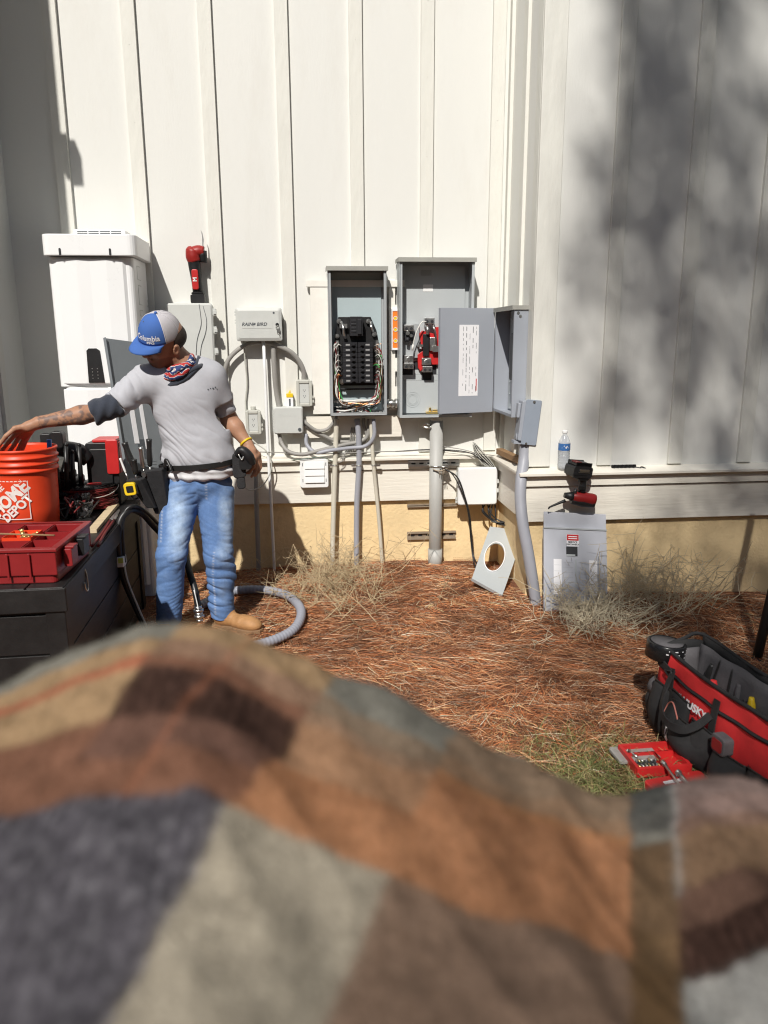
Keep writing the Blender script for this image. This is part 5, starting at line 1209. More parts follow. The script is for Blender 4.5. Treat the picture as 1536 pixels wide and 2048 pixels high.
_sg = 1 if np.dot(A3(cap_pt(R(30), .2))-A3(cap_pt(0, .2)), A3(RT)) > 0 else -1
text('cap_lettering', 'Columbia', .034, None, M_['capt'], cp_, 0, capbend(_sg*R(16), R(19), _sg), 1.0, bold=.0008)
text('cap_lettering', 'PFG', .014, None, M_['capt'], cp_, 0, capbend(_sg*R(27), R(8), _sg), 1.6, bold=.0008)

# neck gaiter and dark under-collar
M_['navy'] = mat('dark_navy_cloth', (.035, .042, .06), .9, var=.15, vscale=40, bump=.5, bscale=250, sheen=.3)
def collar_fn(P):
    d = rc(P, neck0+np.array((-.01, -.015, .0)), V3(350, 728, -.94), .080, .070); 
    w_ = .006*np.sin((P@np.array((30, 20, 90))))
    return d+w_
q = MB()
def ringp(c, ax, rx, ry, n=26, ph=0, wob=.006):
    ax = Vector(ax).normalized(); u = ax.cross(Vector((0, 1, 0))).normalized(); v = ax.cross(u)
    return [Vector(tuple(c))+u*math.cos(2*PI*k/n)*(rx+wob*math.sin(5*2*PI*k/n+ph))+v*math.sin(2*PI*k/n)*ry+ax*wob*1.5*math.sin(3*2*PI*k/n+ph) for k in range(n)]
nax = Vector((-.45, -.22, 1))
for k, (c, rx, ry, tr) in enumerate(((V3(360, 752, -.92), .122, .090, .011), (V3(361, 748, -.92), .114, .09, .012), (V3(362, 743, -.92), .104, .086, .012), (V3(362, 738, -.92), .094, .082, .012))):
    q.tube(ringp(c, nax, rx, ry, ph=k*1.3), tr, 10, 0, 0, False, None, True)
q.build('under_collar', M_['navy'], man)
gm = bpy.data.materials.new('gaiter_stripes'); gm.use_nodes = True; n_ = gm.node_tree.nodes; l_ = gm.node_tree.links
tc = n_.new('ShaderNodeTexCoord'); wv = n_.new('ShaderNodeTexWave'); wv.inputs['Scale'].default_value = 7; wv.inputs['Distortion'].default_value = 9; wv.inputs['Detail Scale'].default_value = 2.5; wv.bands_direction = 'Z'
rp = n_.new('ShaderNodeValToRGB'); rp.color_ramp.interpolation = 'CONSTANT'; e_ = rp.color_ramp.elements; e_[0].color = (.45, .03, .03, 1); e_[1].position = .45; e_[1].color = (.6, .58, .55, 1); e2 = e_.new(.7); e2.color = (.03, .05, .16, 1)
l_.new(tc.outputs['Object'], wv.inputs[0]); l_.new(wv.outputs['Fac'], rp.inputs[0]); l_.new(rp.outputs[0], n_['Principled BSDF'].inputs['Base Color']); n_['Principled BSDF'].inputs['Roughness'].default_value = .85
q = MB()
for k, (c, rx, ry, tr) in enumerate(((V3(358, 742, -.945), .078, .078, .014), (V3(357, 735, -.95), .074, .076, .014), (V3(358, 728, -.945), .068, .070, .012))):
    q.tube(ringp(c, nax, rx, ry, ph=k*2, wob=.004), tr, 10, 0, 0, False, None, True)
q.build('neck_gaiter', gm, man)

# shirt
def fold(P, dirv, freq, amp, ph=0., warp=3.):
    dirv = np.array(dirv, float); dirv /= np.linalg.norm(dirv)
    return amp*np.sin((P@dirv)*freq+ph+warp*np.sin(P[:, 0]*9+ph)+warp*.7*np.sin(P[:, 2]*11+2*ph+P[:, 1]*7))
elS = V3(232, 808, -1.04)
def shirt_fn(P):
    d = ell(P, V3(372, 800, -.90), (.168, .120, .21)) 
    d = smin(d, ell(P, V3(392, 880, -.89), (.175, .128, .15)), .06)
    d = smin(d, ell(P, V3(398, 915, -.89), (.182, .132, .10)), .04)
    d = smin(d, rc(P, V3(310, 768, -.92), V3(420, 756, -.88), .070, .068), .05)
    d = smin(d, rc(P, V3(330, 752, -.92), V3(400, 742, -.89), .062, .062), .05)
    d = smin(d, rc(P, shR, elS, .082, .068), .045)
    d = smin(d, rc(P, shL+np.array((0, 0, -.01)), V3(442, 800, -.85), .066, .062), .035)
    # neckline
    d = smax(d, -(rc(P, V3(366, 742, -.92), V3(350, 690, -.96), .070, .085)), .012)
    # hem cut under the belt, sleeve cuts
    z0 = V3(395, 937, -.9)[2]
    d = smax(d, (z0-P[:, 2])+.08*(P[:, 0]-V3(395, 937, -.9)[0])*-.5, .006)
    ax = (elS-shR)/np.linalg.norm(elS-shR); d = smax(d, ((P-elS)@ax)-.012, .006)
    a2 = V3(442, 800, -.85)-shL; L2 = np.linalg.norm(a2); a2 /= L2; near = np.linalg.norm(P-V3(446, 815, -.85), axis=1) < .11
    d = np.where(near & (P[:, 0] > V3(440, 800, -.85)[0]-.02), smax(d, ((P-shL)@a2)-L2-.01, .006), d)
    # folds: drag lines from the raised shoulder across the belly, bunching at the waist
    tx = np.clip((V3(470, 800, -.9)[0]-P[:, 0])/.35, .25, 1)
    lowr = np.clip((V3(395, 840, -.9)[2]-P[:, 2])/.22, 0, 1)
    arm = np.clip((V3(300, 800, -.9)[0]-P[:, 0])/.08, 0, 1)
    f = fold(P, (.50, 0, .8), 38, .0035, 1.2, 1.6)*(.3+.7*lowr)*tx
    waist = np.exp(-((P[:, 2]-V3(395, 915, -.9)[2])/.035)**2); f += waist*fold(P, (.9, 0, .2), 90, .0035, 1, 1.0)
    return d+f
def shirt_disp(V):
    lw = np.clip((V3(395, 770, -.9)[2]-V[:, 2])/.25, .12, 1); ar = np.clip((V3(315, 800, -.9)[0]-V[:, 0])/.07, 0, 1)
    tx_ = np.clip((V3(475, 800, -.9)[0]-V[:, 0])/.25, .3, 1)
    body_ = creases(V, (.80, 0, -.60), 3.2, 17, 2.0)*lw*tx_*(1-ar)
    arm_ = creases(V, (.55, 0, -.85), 4, 22, 6.0)*ar
    return -.0125*body_-.0085*arm_
bb_ = np.stack([elS, V3(500, 720, -.8), V3(300, 980, -.9), V3(460, 700, -.7)])
lo_ = np.array((elS[0]-.10, -1.22, V3(395, 960, -.9)[2])); hi_ = np.array((V3(500, 800, -.8)[0], -.68, V3(380, 700, -.9)[2]))
M_['shirt'] = mat('heather_grey_cotton', (.47, .475, .51), .9, var=.05, vscale=30, bump=.35, bscale=350, bdist=.001, sheen=0, dirt=.12, dcol=(.33, .33, .34), dscale=6, spec=.15)
def shirt_col(V): return np.tile(np.array((.4, .4, .42)), (len(V), 1))
sh_ = sdf_mesh(shirt_fn, lo_, hi_, .0045, 'shirt', M_['shirt'], man, None, 2, shirt_disp)
# dark rolled undersleeve on the reaching arm
def roll_fn(P):
    a = V3(232, 810, -1.045); b = V3(188, 826, -1.07); d = rc(P, a, b, .058, .056); ax = (b-a)/np.linalg.norm(b-a)
    d = smax(d, ((P-b)@ax)-.012, .008); d = smax(d, -((P-a)@ax)-.02, .008)
    return d+fold(P, (1, .2, -.25), 130, .0028, 1, 1.0)+fold(P, (.6, 0, 1), 60, .002, 0, 1)
a_ = V3(210, 815, -1.05); sdf_mesh(roll_fn, a_-.13, a_+.13, .0045, 'rolled_sleeve', M_['navy'], man)
# dark undersleeve at the other arm, cuff below the t-shirt sleeve
def roll2_fn(P):
    a = V3(440, 790, -.85); b = V3(452, 825, -.82); d = rc(P, a, b, .056, .050); ax = (b-a)/np.linalg.norm(b-a)
    d = smax(d, ((P-b)@ax)-.005, .008); d = smax(d, -((P-a)@ax)-.02, .008); return d+fold(P, (.2, 0, 1), 120, .003, 0, 1)
a_ = V3(447, 808, -.84); sdf_mesh(roll2_fn, a_-.11, a_+.11, .005, 'rolled_sleeve', M_['shirt'], man)
# chest mark
q = MB()
for k, (dx, r) in enumerate(((0, .006), (.018, .007), (.036, .006))):
    c = w(416, 776, -1.0)
    pr = Vector((c.x+dx, -1.0, c.z+.002*k)); q.cyl(pr, pr+Vector((0, .012, 0)), r, None, 10)
# shirt tail: white crumpled hem under the belt
def tail_fn(P):
    c = V3(397, 940, -.88); d = ell(P, c, (.183, .134, .09)); d = smax(d, P[:, 2]-c[2]-.03, .01); d = smax(d, -(P[:, 2]-c[2])-.040+.12*(P[:, 0]-c[0])*.3, .01)
    return d+fold(P, (.8, 0, .5), 100, .005, 0, 1.2)+fold(P, (.1, 0, 1), 160, .003, 1, 1)
a_ = V3(397, 938, -.88); sdf_mesh(tail_fn, a_-np.array((.22, .17, .12)), a_+np.array((.22, .17, .09)), .005, 'shirt_tail', mat('pale_cotton', (.68, .68, .70), .9, var=.05, bump=.3, bscale=300, bdist=.001), man)
# belt
q = MB(); c = Vector(tuple(V3(396, 926, -.885))); pts = []
for k in range(48):
    a = 2*PI*k/48; pts.append((c.x+.186*math.cos(a), c.y+.138*math.sin(a), c.z+.003*math.sin(2*a)+.045*math.cos(a)*.35))
n_ = 48; vs = []
for (dz, dr) in ((-.013, 0), (.013, 0), (.013, .004), (-.013, .004)):
    for p_ in pts: 
        v = Vector(p_); rdir = Vector((v.x-c.x, v.y-c.y, 0)).normalized(); vs.append(v+rdir*dr+Vector((0, 0, dz)))
q.add(vs, [(j*n_+k, j*n_+(k+1) % n_, ((j+1) % 4)*n_+(k+1) % n_, ((j+1) % 4)*n_+k) for j in range(4) for k in range(n_)], 0, False)
q.build('belt', M_['rubber'], man, bevel=.001)

# jeans
kR, aR = V3(343, 1112, -1.00), V3(338, 1240, -.97)
kL, aL = V3(437, 1110, -.92), V3(444, 1226, -.87)
hR, hL_ = V3(362, 985, -.89), V3(430, 985, -.87)
def jeans_fn(P):
    d = ell(P, V3(396, 962, -.875), (.172, .122, .11))
    d = smin(d, rc(P, hR, kR, .098, .072), .05); d2 = rc(P, kR, aR, .072, .064); d = smin(d, d2, .03)
    e = rc(P, hL_, kL, .098, .072); e = smin(e, rc(P, kL, aL, .070, .068), .03)
    e = smin(e, rc(P, V3(452, 1130, -.90), V3(456, 1150, -.89), .050, .045), .03)
    d = smin(d, e, .015)
    d = smax(d, P[:, 2]-V3(396, 943, -.9)[2]-.03*(P[:, 0]-V3(396, 943, -.9)[0]), .008)
    axL = (aL-kL)/np.linalg.norm(aL-kL); nearL = P[:, 0] > V3(405, 1200, -.87)[0]
    d = np.where(nearL, smax(d, ((P-aL)@axL)-.012, .006), smax(d, ((P-aR)@((aR-kR)/np.linalg.norm(aR-kR)))-.012, .006))
    z = P[:, 2]; top = np.clip((z-V3(396, 1010, -.9)[2])/.1, 0, 1)
    kne = np.exp(-((z-kL[2]+.02)/.10)**2); hem = np.clip((V3(396, 1150, -.9)[2]-z)/.12, 0, 1)
    md1 = .5+.5*np.sin(P[:, 0]*19+z*13+1); md2 = .5+.5*np.sin(z*17-P[:, 0]*23+P[:, 1]*9)
    f = fold(P, (.15, 0, 1), 60, .0018, 1, 2.2)*hem*(.5+md1*.7)
    return d+f
def jeans_disp(V):
    z = V[:, 2]; hm = np.clip((V3(396, 1130, -.9)[2]-z)/.15, 0, 1); kn = np.exp(-((z-kL[2])/.12)**2); tp_ = np.clip((z-V3(396, 1020, -.9)[2])/.12, 0, 1)
    lf = V[:, 0] < V3(398, 1000, -.9)[0]
    a = np.where(lf, creases(V, (1, 0, .38), 5, 21, 1.0), creases(V, (1, 0, -.35), 5, 21, 4.0))
    return -.0085*a*(.35+.65*np.maximum(np.maximum(hm, kn), tp_*.8))
ws_ = V3(396, 945, -.88)[2]
def jeans_col(V):
    n = len(V); base = np.array((.12, .215, .43)); lite = np.array((.40, .53, .72)); dk = np.array((.05, .10, .23)); c = np.tile(base, (n, 1))
    def blob(cen, r, k):
        d = np.linalg.norm((V-cen)/np.array(r), axis=1); return np.clip(1.25-d, 0, 1)*k
    a = blob(V3(358, 1030, -.99), (.055, .2, .15), .9)+blob(V3(350, 1090, -1.07), (.05, .2, .10), .6)+blob(V3(455, 1035, -.97), (.045, .2, .15), .85)+blob(V3(447, 1110, -1), (.04, .2, .08), .6)+blob(V3(447, 1180, -.95), (.03, .2, .10), .25)
    nz_ = np.array([mnoise.noise(Vector(v*22))+.5*mnoise.noise(Vector(v*55)) for v in V]); a = np.clip(a*(1+.5*nz_)+.10*nz_, 0, 1)[:, None]
    c = c*(1-a)+lite*a
    z = V[:, 2]; e = (z < (aL[2]+.012)) & (V[:, 0] > V3(405, 1200, -.87)[0]); 
    # worn threads of the outer seam
    for (p0, p1) in ((V3(428, 1105, -1.0), V3(424, 1150, -1.0)), (V3(424, 1150, -1.0), V3(428, 1195, -.98)), (V3(428, 1195, -.98), V3(430, 1232, -.95)), (V3(412, 952, -1.0), V3(411, 1000, -1.0)), (V3(322, 1000, -1.), V3(320, 1085, -1.05))):
        ab = p1-p0; q_ = V-p0; t = np.clip((q_[:, [0, 2]]@ab[[0, 2]])/(ab[[0, 2]]@ab[[0, 2]]), 0, 1); dd = np.linalg.norm(q_[:, [0, 2]]-t[:, None]*ab[[0, 2]], axis=1)
        k = (np.clip(1.3-dd/.006, 0, 1)*(np.sin(V[:, 2]*420) > -.2)*(V[:, 1] < -.88))[:, None]*.6; c = c*(1-k)+np.array((.45, .5, .6))*k
    for x_, y_, s_ in ((372, 990, 1),):
        k = (np.clip(1.2-np.abs((V-V3(350, 962, -1))[:, 2]+.12*(V-V3(350, 962, -1))[:, 0])/.004, 0, 1)*(V[:, 0] < V3(380, 962, -1)[0]))[:, None]*.4; c = c*(1-k)+np.array((.35, .42, .55))*k
    return np.clip(c, .02, .8)
M_['denim'] = mat('denim', (1, 1, 1), .85, var=.14, vscale=90, bump=.5, bscale=420, attr='col', bdist=.001, sheen=0, spec=.2)
sdf_mesh(jeans_fn, np.array((hR[0]-.15, -1.16, .14)), np.array((hL_[0]+.17, -.70, ws_+.06)), .0052, 'jeans', M_['denim'], man, jeans_col, 2, jeans_disp)
# boots
M_['leather'] = mat('tan_leather', (.42, .22, .09), .6, var=.2, vscale=18, bump=.5, bscale=90, dirt=.5, dcol=(.25, .14, .07), dscale=14)
def boot(an, toe, name='boot'):
    an = np.array(an); toe = np.array(toe); dr_ = toe-an; dr_[2] = 0; L = np.linalg.norm(dr_); u = dr_/L; v = np.array((-u[1], u[0], 0)); g = toe[2]-.035
    BM = Matrix((tuple(u), tuple(v), (0, 0, 1))).transposed()
    def fn(P):
        h0 = an+u*-.03; h0[2] = g+.05
        d = ell(P, np.array((*(an+u*.0)[:2], g+.055)), (.065, .043, .05), BM)
        d = smin(d, ell(P, np.array((*(an+u*L*.62)[:2], g+.038)), (.090, .047, .040), BM), .03)
        d = smin(d, ell(P, np.array((*(an+u*L*.88)[:2], g+.032)), (.055, .044, .032), BM), .02)
        d = smin(d, rc(P, np.array((*an[:2], g+.06)), an+np.array((0, 0, .10)), .048, .055), .03)
        d = smax(d, g+.012-P[:, 2], .004)
        return d+.0015*np.sin(P@(u*160))*np.exp(-(((P-an)@u-L*.5)/.04)**2)
    c = (an+toe)/2; sdf_mesh(fn, c-np.array((.22, .22, .14)), c+np.array((.22, .22, .20)), .005, name, M_['leather'], man)
    q = MB(); pl = []
    for t, wv_ in ((-.068, .02), (-.05, .042), (0, .047), (.05, .040), (L*.5, .044), (L*.75, .052), (L*.95, .045), (L+.035, .018)): pl.append((t, wv_))
    out = [(t, w_) for t, w_ in pl]+[(t, -w_) for t, w_ in pl[::-1]]; n = len(out)
    vs = [tuple(an+u*t+v*w_)[:2]+(g-.004,) for t, w_ in out]+[tuple(an+u*t+v*w_)[:2]+(g+.016,) for t, w_ in out]
    q.add(vs, [(i, (i+1) % n, n+(i+1) % n, n+i) for i in range(n)]+[tuple(range(n))[::-1], tuple(range(n, 2*n))], 0, False)
    q.build('boot_sole', mat('boot_sole', (.25, .15, .08), .8) if 'solem' not in M_ else M_['solem'], man, bevel=.003)
gL = gz(-.42, -.9)
boot((aL[0]+.01, -.875, gL+.06), (w(512, 1246, -.95).x, -.97, gL+.035))
boot((aR[0], -.97, gL+.06), (aR[0]-.05, -1.17, gL+.035))
# wristbands
def band(name, a, b, t, r, m, wd=.006):
    a = Vector(tuple(a)); b = Vector(tuple(b)); c = a+(b-a)*t; ax = (b-a).normalized(); u = ax.orthogonal().normalized(); v = ax.cross(u)
    q = MB(); q.tube([c+(u*math.cos(2*PI*k/24)+v*math.sin(2*PI*k/24))*r for k in range(24)], wd, 8, 0, 0, False, None, True); return q.build(name, m, man)
band('wristband', elL, wrL, .93, .030, M_['yellow'])
# chest print: a small dark mark lying on the cloth
mv = np.array([tuple(v.co+man.location) for v in sh_.data.vertices]); dd = mv-np.array(tuple(CAM)); pz_ = dd@A3(FW)
px_ = 768+FOC*(dd@A3(RT))/pz_; py_ = 1024-FOC*(dd@A3(UP))/pz_
def on_shirt(x, y):
    e = (px_-x)**2+(py_-y)**2+np.where(pz_ > np.median(pz_)+.03, 1e4, 0); return Vector(mv[np.argmin(e)])
q = MB()
for k, (x, y, r) in enumerate(((416, 779, .0045), (421, 777, .0035), (426, 777, .0055), (431, 775, .0045), (434, 778, .003))):
    c = on_shirt(x, y); q.ball((c.x, c.y-.001, c.z), (r*.8, .0016, r*.8), n=6)
q.build('chest_print', M_['ink'], man)

# tool pouch on the hip, holster on the other
tp = thing('tool_pouch', w(300, 1000, -.95), 'black tool pouch full of hand tools on the man\'s belt by the deck box', 'tool pouch')
M_['nylon'] = mat('black_nylon', (.022, .022, .024), .75, var=.3, vscale=30, bump=.6, bscale=220, dirt=.2, dcol=(.08, .07, .06))
TP = frame(w(322, 925, -.98), (.93, -.35, .0), (-.28, .0, 1))
p = MB(); p.add([(-.13, -.04, -.04), (.03, -.05, -.02), (.03, .0, -.02), (-.13, .0, -.04), (-.055, -.02, -.26), (.02, -.02, -.25), (.02, .0, -.25), (-.055, .0, -.26)], [(0, 1, 2, 3), (4, 7, 6, 5), (0, 4, 5, 1), (1, 5, 6, 2), (2, 6, 7, 3), (3, 7, 4, 0)], 0, False, TP); p.build('pocket', M_['nylon'], tp, bevel=.006)
p = MB(); p.add([(-.15, -.09, -.07), (-.06, -.10, -.06), (-.06, -.051, -.06), (-.15, -.045, -.07), (-.08, -.05, -.22), (-.03, -.05, -.22), (-.03, -.03, -.22), (-.08, -.03, -.22)], [(0, 1, 2, 3), (4, 7, 6, 5), (0, 4, 5, 1), (1, 5, 6, 2), (2, 6, 7, 3), (3, 7, 4, 0)], 0, False, TP); p.build('pocket', M_['nylon'], tp, bevel=.006)
p = MB(); p.tube([TP @ Vector(q) for q in ((.03, -.02, -.02), (.04, -.02, .02), (.06, -.03, .0), (.075, -.04, -.03))], .008, 8, 0, 4); p.build('belt_clip', M_['rubber'], tp)
p = MB(); 
for (x, z) in ((-.07, -.03), (-.10, -.05)): p.cyl(TP @ Vector((x, -.045, z-.02)), TP @ Vector((x, -.052, z-.02)), .012, None, 12)
p.build('rivet', M_['steel'], tp, split=True)
def holdtool(x, y, L, lean, r, mh, lab, tip=None):
    a = TP @ Vector((x, y, -.08)); b = TP @ Vector((x+lean, y, L)); t = thing('screwdriver', a, lab, 'hand tool', 'tools in the hip pouch')
    q = MB(); q.tube([a+(b-a)*.35, a+(b-a)*.5, a+(b-a)*.8, b], [r*.7, r, r*.85, r], 8, 0, 3); q.build('handle', mh, t)
    q = MB(); q.cyl(a, a+(b-a)*.36, .004, None, 6); q.build('shaft', M_['steel'], t)
holdtool(-.115, -.03, .10, -.05, .016, M_['rubber'], 'black handled tool sticking out of the pouch, farthest left')
holdtool(-.08, -.03, .08, .0, .012, M_['steel'], 'steel handled tool in the hip pouch between two black ones')
holdtool(-.05, -.03, .12, .02, .014, M_['rubber'], 'black handled tool standing tallest in the hip pouch')
holdtool(-.10, -.07, .03, .0, .015, M_['rubber'], 'short thick black handled tool in the front of the pouch')
holdtool(-.15, -.06, .03, -.03, .006, M_['white'], 'thin white handled tool at the outer edge of the pouch')
tm = thing('tape_measure', w(262, 978, -1.0), 'yellow and black tape measure clipped to the man\'s tool pouch', 'tape measure')
TMx = frame(w(262, 977, -1.02), (1, -.1, .12), (-.12, 0, 1))
p = MB(); p.rbox((-.028, -.02, -.03), (.028, .02, .03), .012, 0, TMx); p.build('case', M_['yellow'], tm, bevel=.003)
p = MB(); p.rbox((-.016, -.0215, -.016), (.018, -.0195, .016), .005, 0, TMx); p.rbox((.029, -.01, -.028), (.034, .01, .02), .002, 0, TMx); p.build('face', M_['black'], tm)
p = MB(); p.tube([w(262, 990, -1.02), w(268, 998, -1.02), w(276, 996, -1.0)], .004, 6, 0, 4); p.build('strap', M_['black'], tm)
hs2 = thing('drill_holster', w(478, 950, -.90), 'black holster with a drill on the man\'s left hip beside his hand', 'holster')
HMx = frame(w(478, 925, -.91), (1, .1, .05), (-.05, 0, 1))
p = MB(); p.rbox((-.035, -.03, -.075), (.03, .035, .05), .02, 0, HMx); p.rbox((-.02, -.028, -.13), (.022, .03, -.07), .015, 0, HMx); p.build('pouch', M_['nylon'], hs2, bevel=.006)
p = MB(); p.tube([HMx @ Vector(q) for q in ((-.01, -.03, .045), (.02, -.04, .065), (.05, -.04, .03), (.062, -.03, -.01))], [.015, .022, .026, .020], 10, 0, 4); p.rbox((.0, -.05, -.03), (.06, .0, .03), .015, 0, HMx); p.build('drill', M_['black'], hs2, bevel=.005)
p = MB(); p.tube([HMx @ Vector(q) for q in ((.0, -.045, .05), (.015, -.055, .02), (.03, -.05, .045), (.04, -.055, .02))], .004, 6, 0, 4); p.build('bit', M_['steel'], hs2)
# ---------------------------------------------------------------- things at the right
# leaning sheet with an oval hole
def leanY(y): return -.13-(y-1050)/140*.60
outer = [(980, 1053), (1029, 1059), (1037, 1096), (1004, 1189), (944, 1156)]
O3 = [w(x, y, leanY(y)) for x, y in outer]
ns = thing('sheet_with_hole', O3[3], 'light grey metal plate with an oval hole leaning on the foundation below the white box', 'metal plate')
cpx = (989, 1114)
def inter(ang):
    dx, dy = math.cos(ang), math.sin(ang); best = None
    for i in range(5):
        (x1, y1), (x2, y2) = outer[i], outer[(i+1) % 5]; ex, ey = x2-x1, y2-y1; den = dx*ey-dy*ex
        if abs(den) < 1e-9: continue
        t = ((x1-cpx[0])*ey-(y1-cpx[1])*ex)/den; u = ((x1-cpx[0])*dy-(y1-cpx[1])*dx)/den
        if t > 0 and -1e-6 <= u <= 1+1e-6 and (best is None or t < best): best = t
    return (cpx[0]+dx*best, cpx[1]+dy*best)
angs = sorted([2*PI*k/48 for k in range(48)]+[math.atan2(y-cpx[1], x-cpx[0]) % (2*PI) for x, y in outer])
OU = [inter(a) for a in angs]
def hole(a, s=1.): 
    c_, s_ = math.cos(a+.0), math.sin(a); ex, ey = 19*s, 28*s; r = 1/math.sqrt((math.cos(a-.25)/ex)**2+(math.sin(a-.25)/ey)**2); return (cpx[0]+r*c_, cpx[1]+r*s_)
IN = [hole(a) for a in angs]
def P3(p): return w(p[0], p[1], leanY(p[1]))
nn = (P3(outer[1])-P3(outer[0])).cross(P3(outer[4])-P3(outer[0])).normalized()
if nn.y > 0: nn = -nn
n = len(angs); th_ = .004
vs = [P3(q) for q in OU]+[P3(q) for q in IN]; vs += [v-nn*th_ for v in vs]
fs = []
for i in range(n):
    j = (i+1) % n; fs += [(i, j, n+j, n+i), (2*n+i, 3*n+i, 3*n+j, 2*n+j), (i, 2*n+i, 2*n+j, j), (n+i, n+j, 3*n+j, 3*n+i)]
p = MB(); p.add(vs, fs); p.build('plate', M_['lgrey'], ns)
p = MB(); p.tube([P3(hole(a, 1.06))+nn*.003 for a in angs], .0035, 6, 0, 0, False, None, True); p.build('hole_rim', M_['paper'], ns)
p = MB(); E_ = [P3(outer[1]), P3(outer[2]), P3(outer[3])]
for a, b in zip(E_, E_[1:]): p.strip([a, b], [a-nn*.02, b-nn*.02], .003)
a, b = P3(outer[3]), P3(outer[4]); p.strip([a, b], [a-nn*.02, b-nn*.02], .003); p.build('flange', M_['lgrey'], ns)

# dead front panel leaning on the bay
BL, BR, TL_ = w(1088, 1222, -.93), w(1215, 1226, -.93), w(1097, 1023, -S-.075)
df = thing('panel_cover', BL, 'grey breaker panel cover with red warning sticker leaning on the bay skirt', 'panel cover')
DFM = frame(BL, BR-BL, TL_-BL); W_ = (BR-BL).length; H__ = (TL_-BL).length
sg = -1
p = MB(); hb = H__*.835
p.box((0, -.004, 0), (W_, 0, hb), 0, DFM); p.box((0.004, .010, hb+.004), (W_+.004, .014, H__), 0, DFM); p.box((0.002, -.003, hb), (W_+.002, .014, hb+.004), 0, DFM)
p.box((0, -.0005, 0), (.003, .018, hb), 0, DFM); p.box((W_-.003, -.0005, 0), (W_, .018, hb), 0, DFM)
p.build('plate', mat('cover_light_grey', (.44, .455, .50), .45, var=.05, dirt=.15, dcol=(.3, .3, .3)), df, bevel=.001)
yf = -.0045
def dbox(name, a0, a1, b0, b1, m, dy=.0008, par=None, y0=yf):
    q = MB(); q.box((W_*a0, y0-dy, H__*b0), (W_*a1, y0, H__*b1), 0, DFM); return q.build(name, m, par or df)
st = dbox('warning_sticker', .36, .55, .655, .775, M_['paper'])
dbox('red_band', .362, .548, .712, .773, M_['red'], .0006, st, yf-.0008)
for k, b in enumerate((.752, .732)): dbox('print', .385, .525, b-.004, b+.004, M_['paper'], .0004, st, yf-.0014)
text('print', 'SERVICE', .014, DFM @ Matrix.Translation((W_*.455, yf-.0014, H__*.695)), M_['ink'], st, ext=.0002, bold=.0006)
text('print', 'DISCONNECT', .011, DFM @ Matrix.Translation((W_*.455, yf-.0014, H__*.672)), M_['ink'], st, ext=.0002, bold=.0005)
wn = dbox('breaker_window', .35, .53, .555, .65, M_['dark'])
dbox('window_lip', .35, .49, .555, .572, M_['lgrey'], .003, wn, yf-.0008)
for a0, a1 in ((.15, .275), (.715, .84)): 
    s_ = dbox('label_strip', a0, a1, .17, .52, M_['paper'])
    for k in range(5): dbox('rule', a0+.01, a1-.01, .22+.06*k, .2225+.06*k, M_['lgrey'], .0004, s_, yf-.0008)
for c_, (a0, a1) in enumerate(((.30, .46), (.54, .68))):
    for k in range(8): dbox('knockout_line', a0, a1, .14+.05*k, .1425+.05*k, M_['grey'], .0006)
dbox('centre_rib', .49, .51, .12, .52, M_['lgrey'], .002)
p = MB(); p.box((0.0, -.010, hb-.006), (W_, -.0045, hb+.002), 0, DFM); p.build('crease', M_['grey'], df)

# water bottle on the bay ledge
bt = thing('water_bottle', (w(1126, 936, -S-.04).x, -S-.045, .976), 'clear plastic water bottle with blue label on the right ledge', 'bottle')
B0 = bt.location; prof = [(0, .002), (.022, .0), (.030, .006), (.0315, .02)]
for k in range(5): z = .03+k*.014; prof += [(.0318, z), (.0298, z+.005), (.0318, z+.010)]
prof += [(.0315, .105), (.031, .125), (.0315, .14), (.028, .158), (.018, .178), (.0125, .188), (.0125, .196), (.0145, .197), (.0145, .200), (.012, .201), (.012, .204)]
inner = [(r-.0012 if r > .002 else 0, z+.0015) for r, z in prof[:-1]][::-1]
M_['pet'] = mat('clear_bottle', (.80, .83, .86), .12, var=0, rvar=0); M_['pet'].node_tree.nodes['Principled BSDF'].inputs['Alpha'].default_value = .30
p = MB(); p.lathe(prof+inner, 32, tuple(B0)); p.build('bottle', M_['pet'], bt)
p = MB(); p.lathe([(0, .0035), (.029, .0045), (.0300, .02)]+[(.0300, .03), (.0300, .112), (0, .1121)], 28, tuple(B0)); p.build('water', mat('water', (.75, .80, .85), .05, var=0, rvar=0), bt)
bt.children[-1].data.materials[0].node_tree.nodes['Principled BSDF'].inputs['Alpha'].default_value = .18
M_['blabel'] = mat('bottle_label', (.05, .16, .42), .4, var=0)
p = MB(); p.lathe([(.0322, .105), (.0322, .142)], 32, tuple(B0)); lb_ = p.build('label', M_['blabel'], bt)
p = MB(); 
def bb3(a, z, r=.0327): return Vector((B0.x+r*math.sin(a), B0.y-r*math.cos(a), B0.z+z))
p.add([bb3(-.75, .118), bb3(-.35, .134), bb3(-.1, .122), bb3(.15, .132), bb3(.5, .118), bb3(.0, .116)], [(0, 1, 2, 5), (5, 2, 3, 4)]); p.build('mountain_mark', M_['paper'], lb_)
p = MB(); p.cyl(B0+Vector((0, 0, .196)), B0+Vector((0, 0, .211)), .0148, None, 20); p.build('cap', M_['white'], bt, bevel=.001)

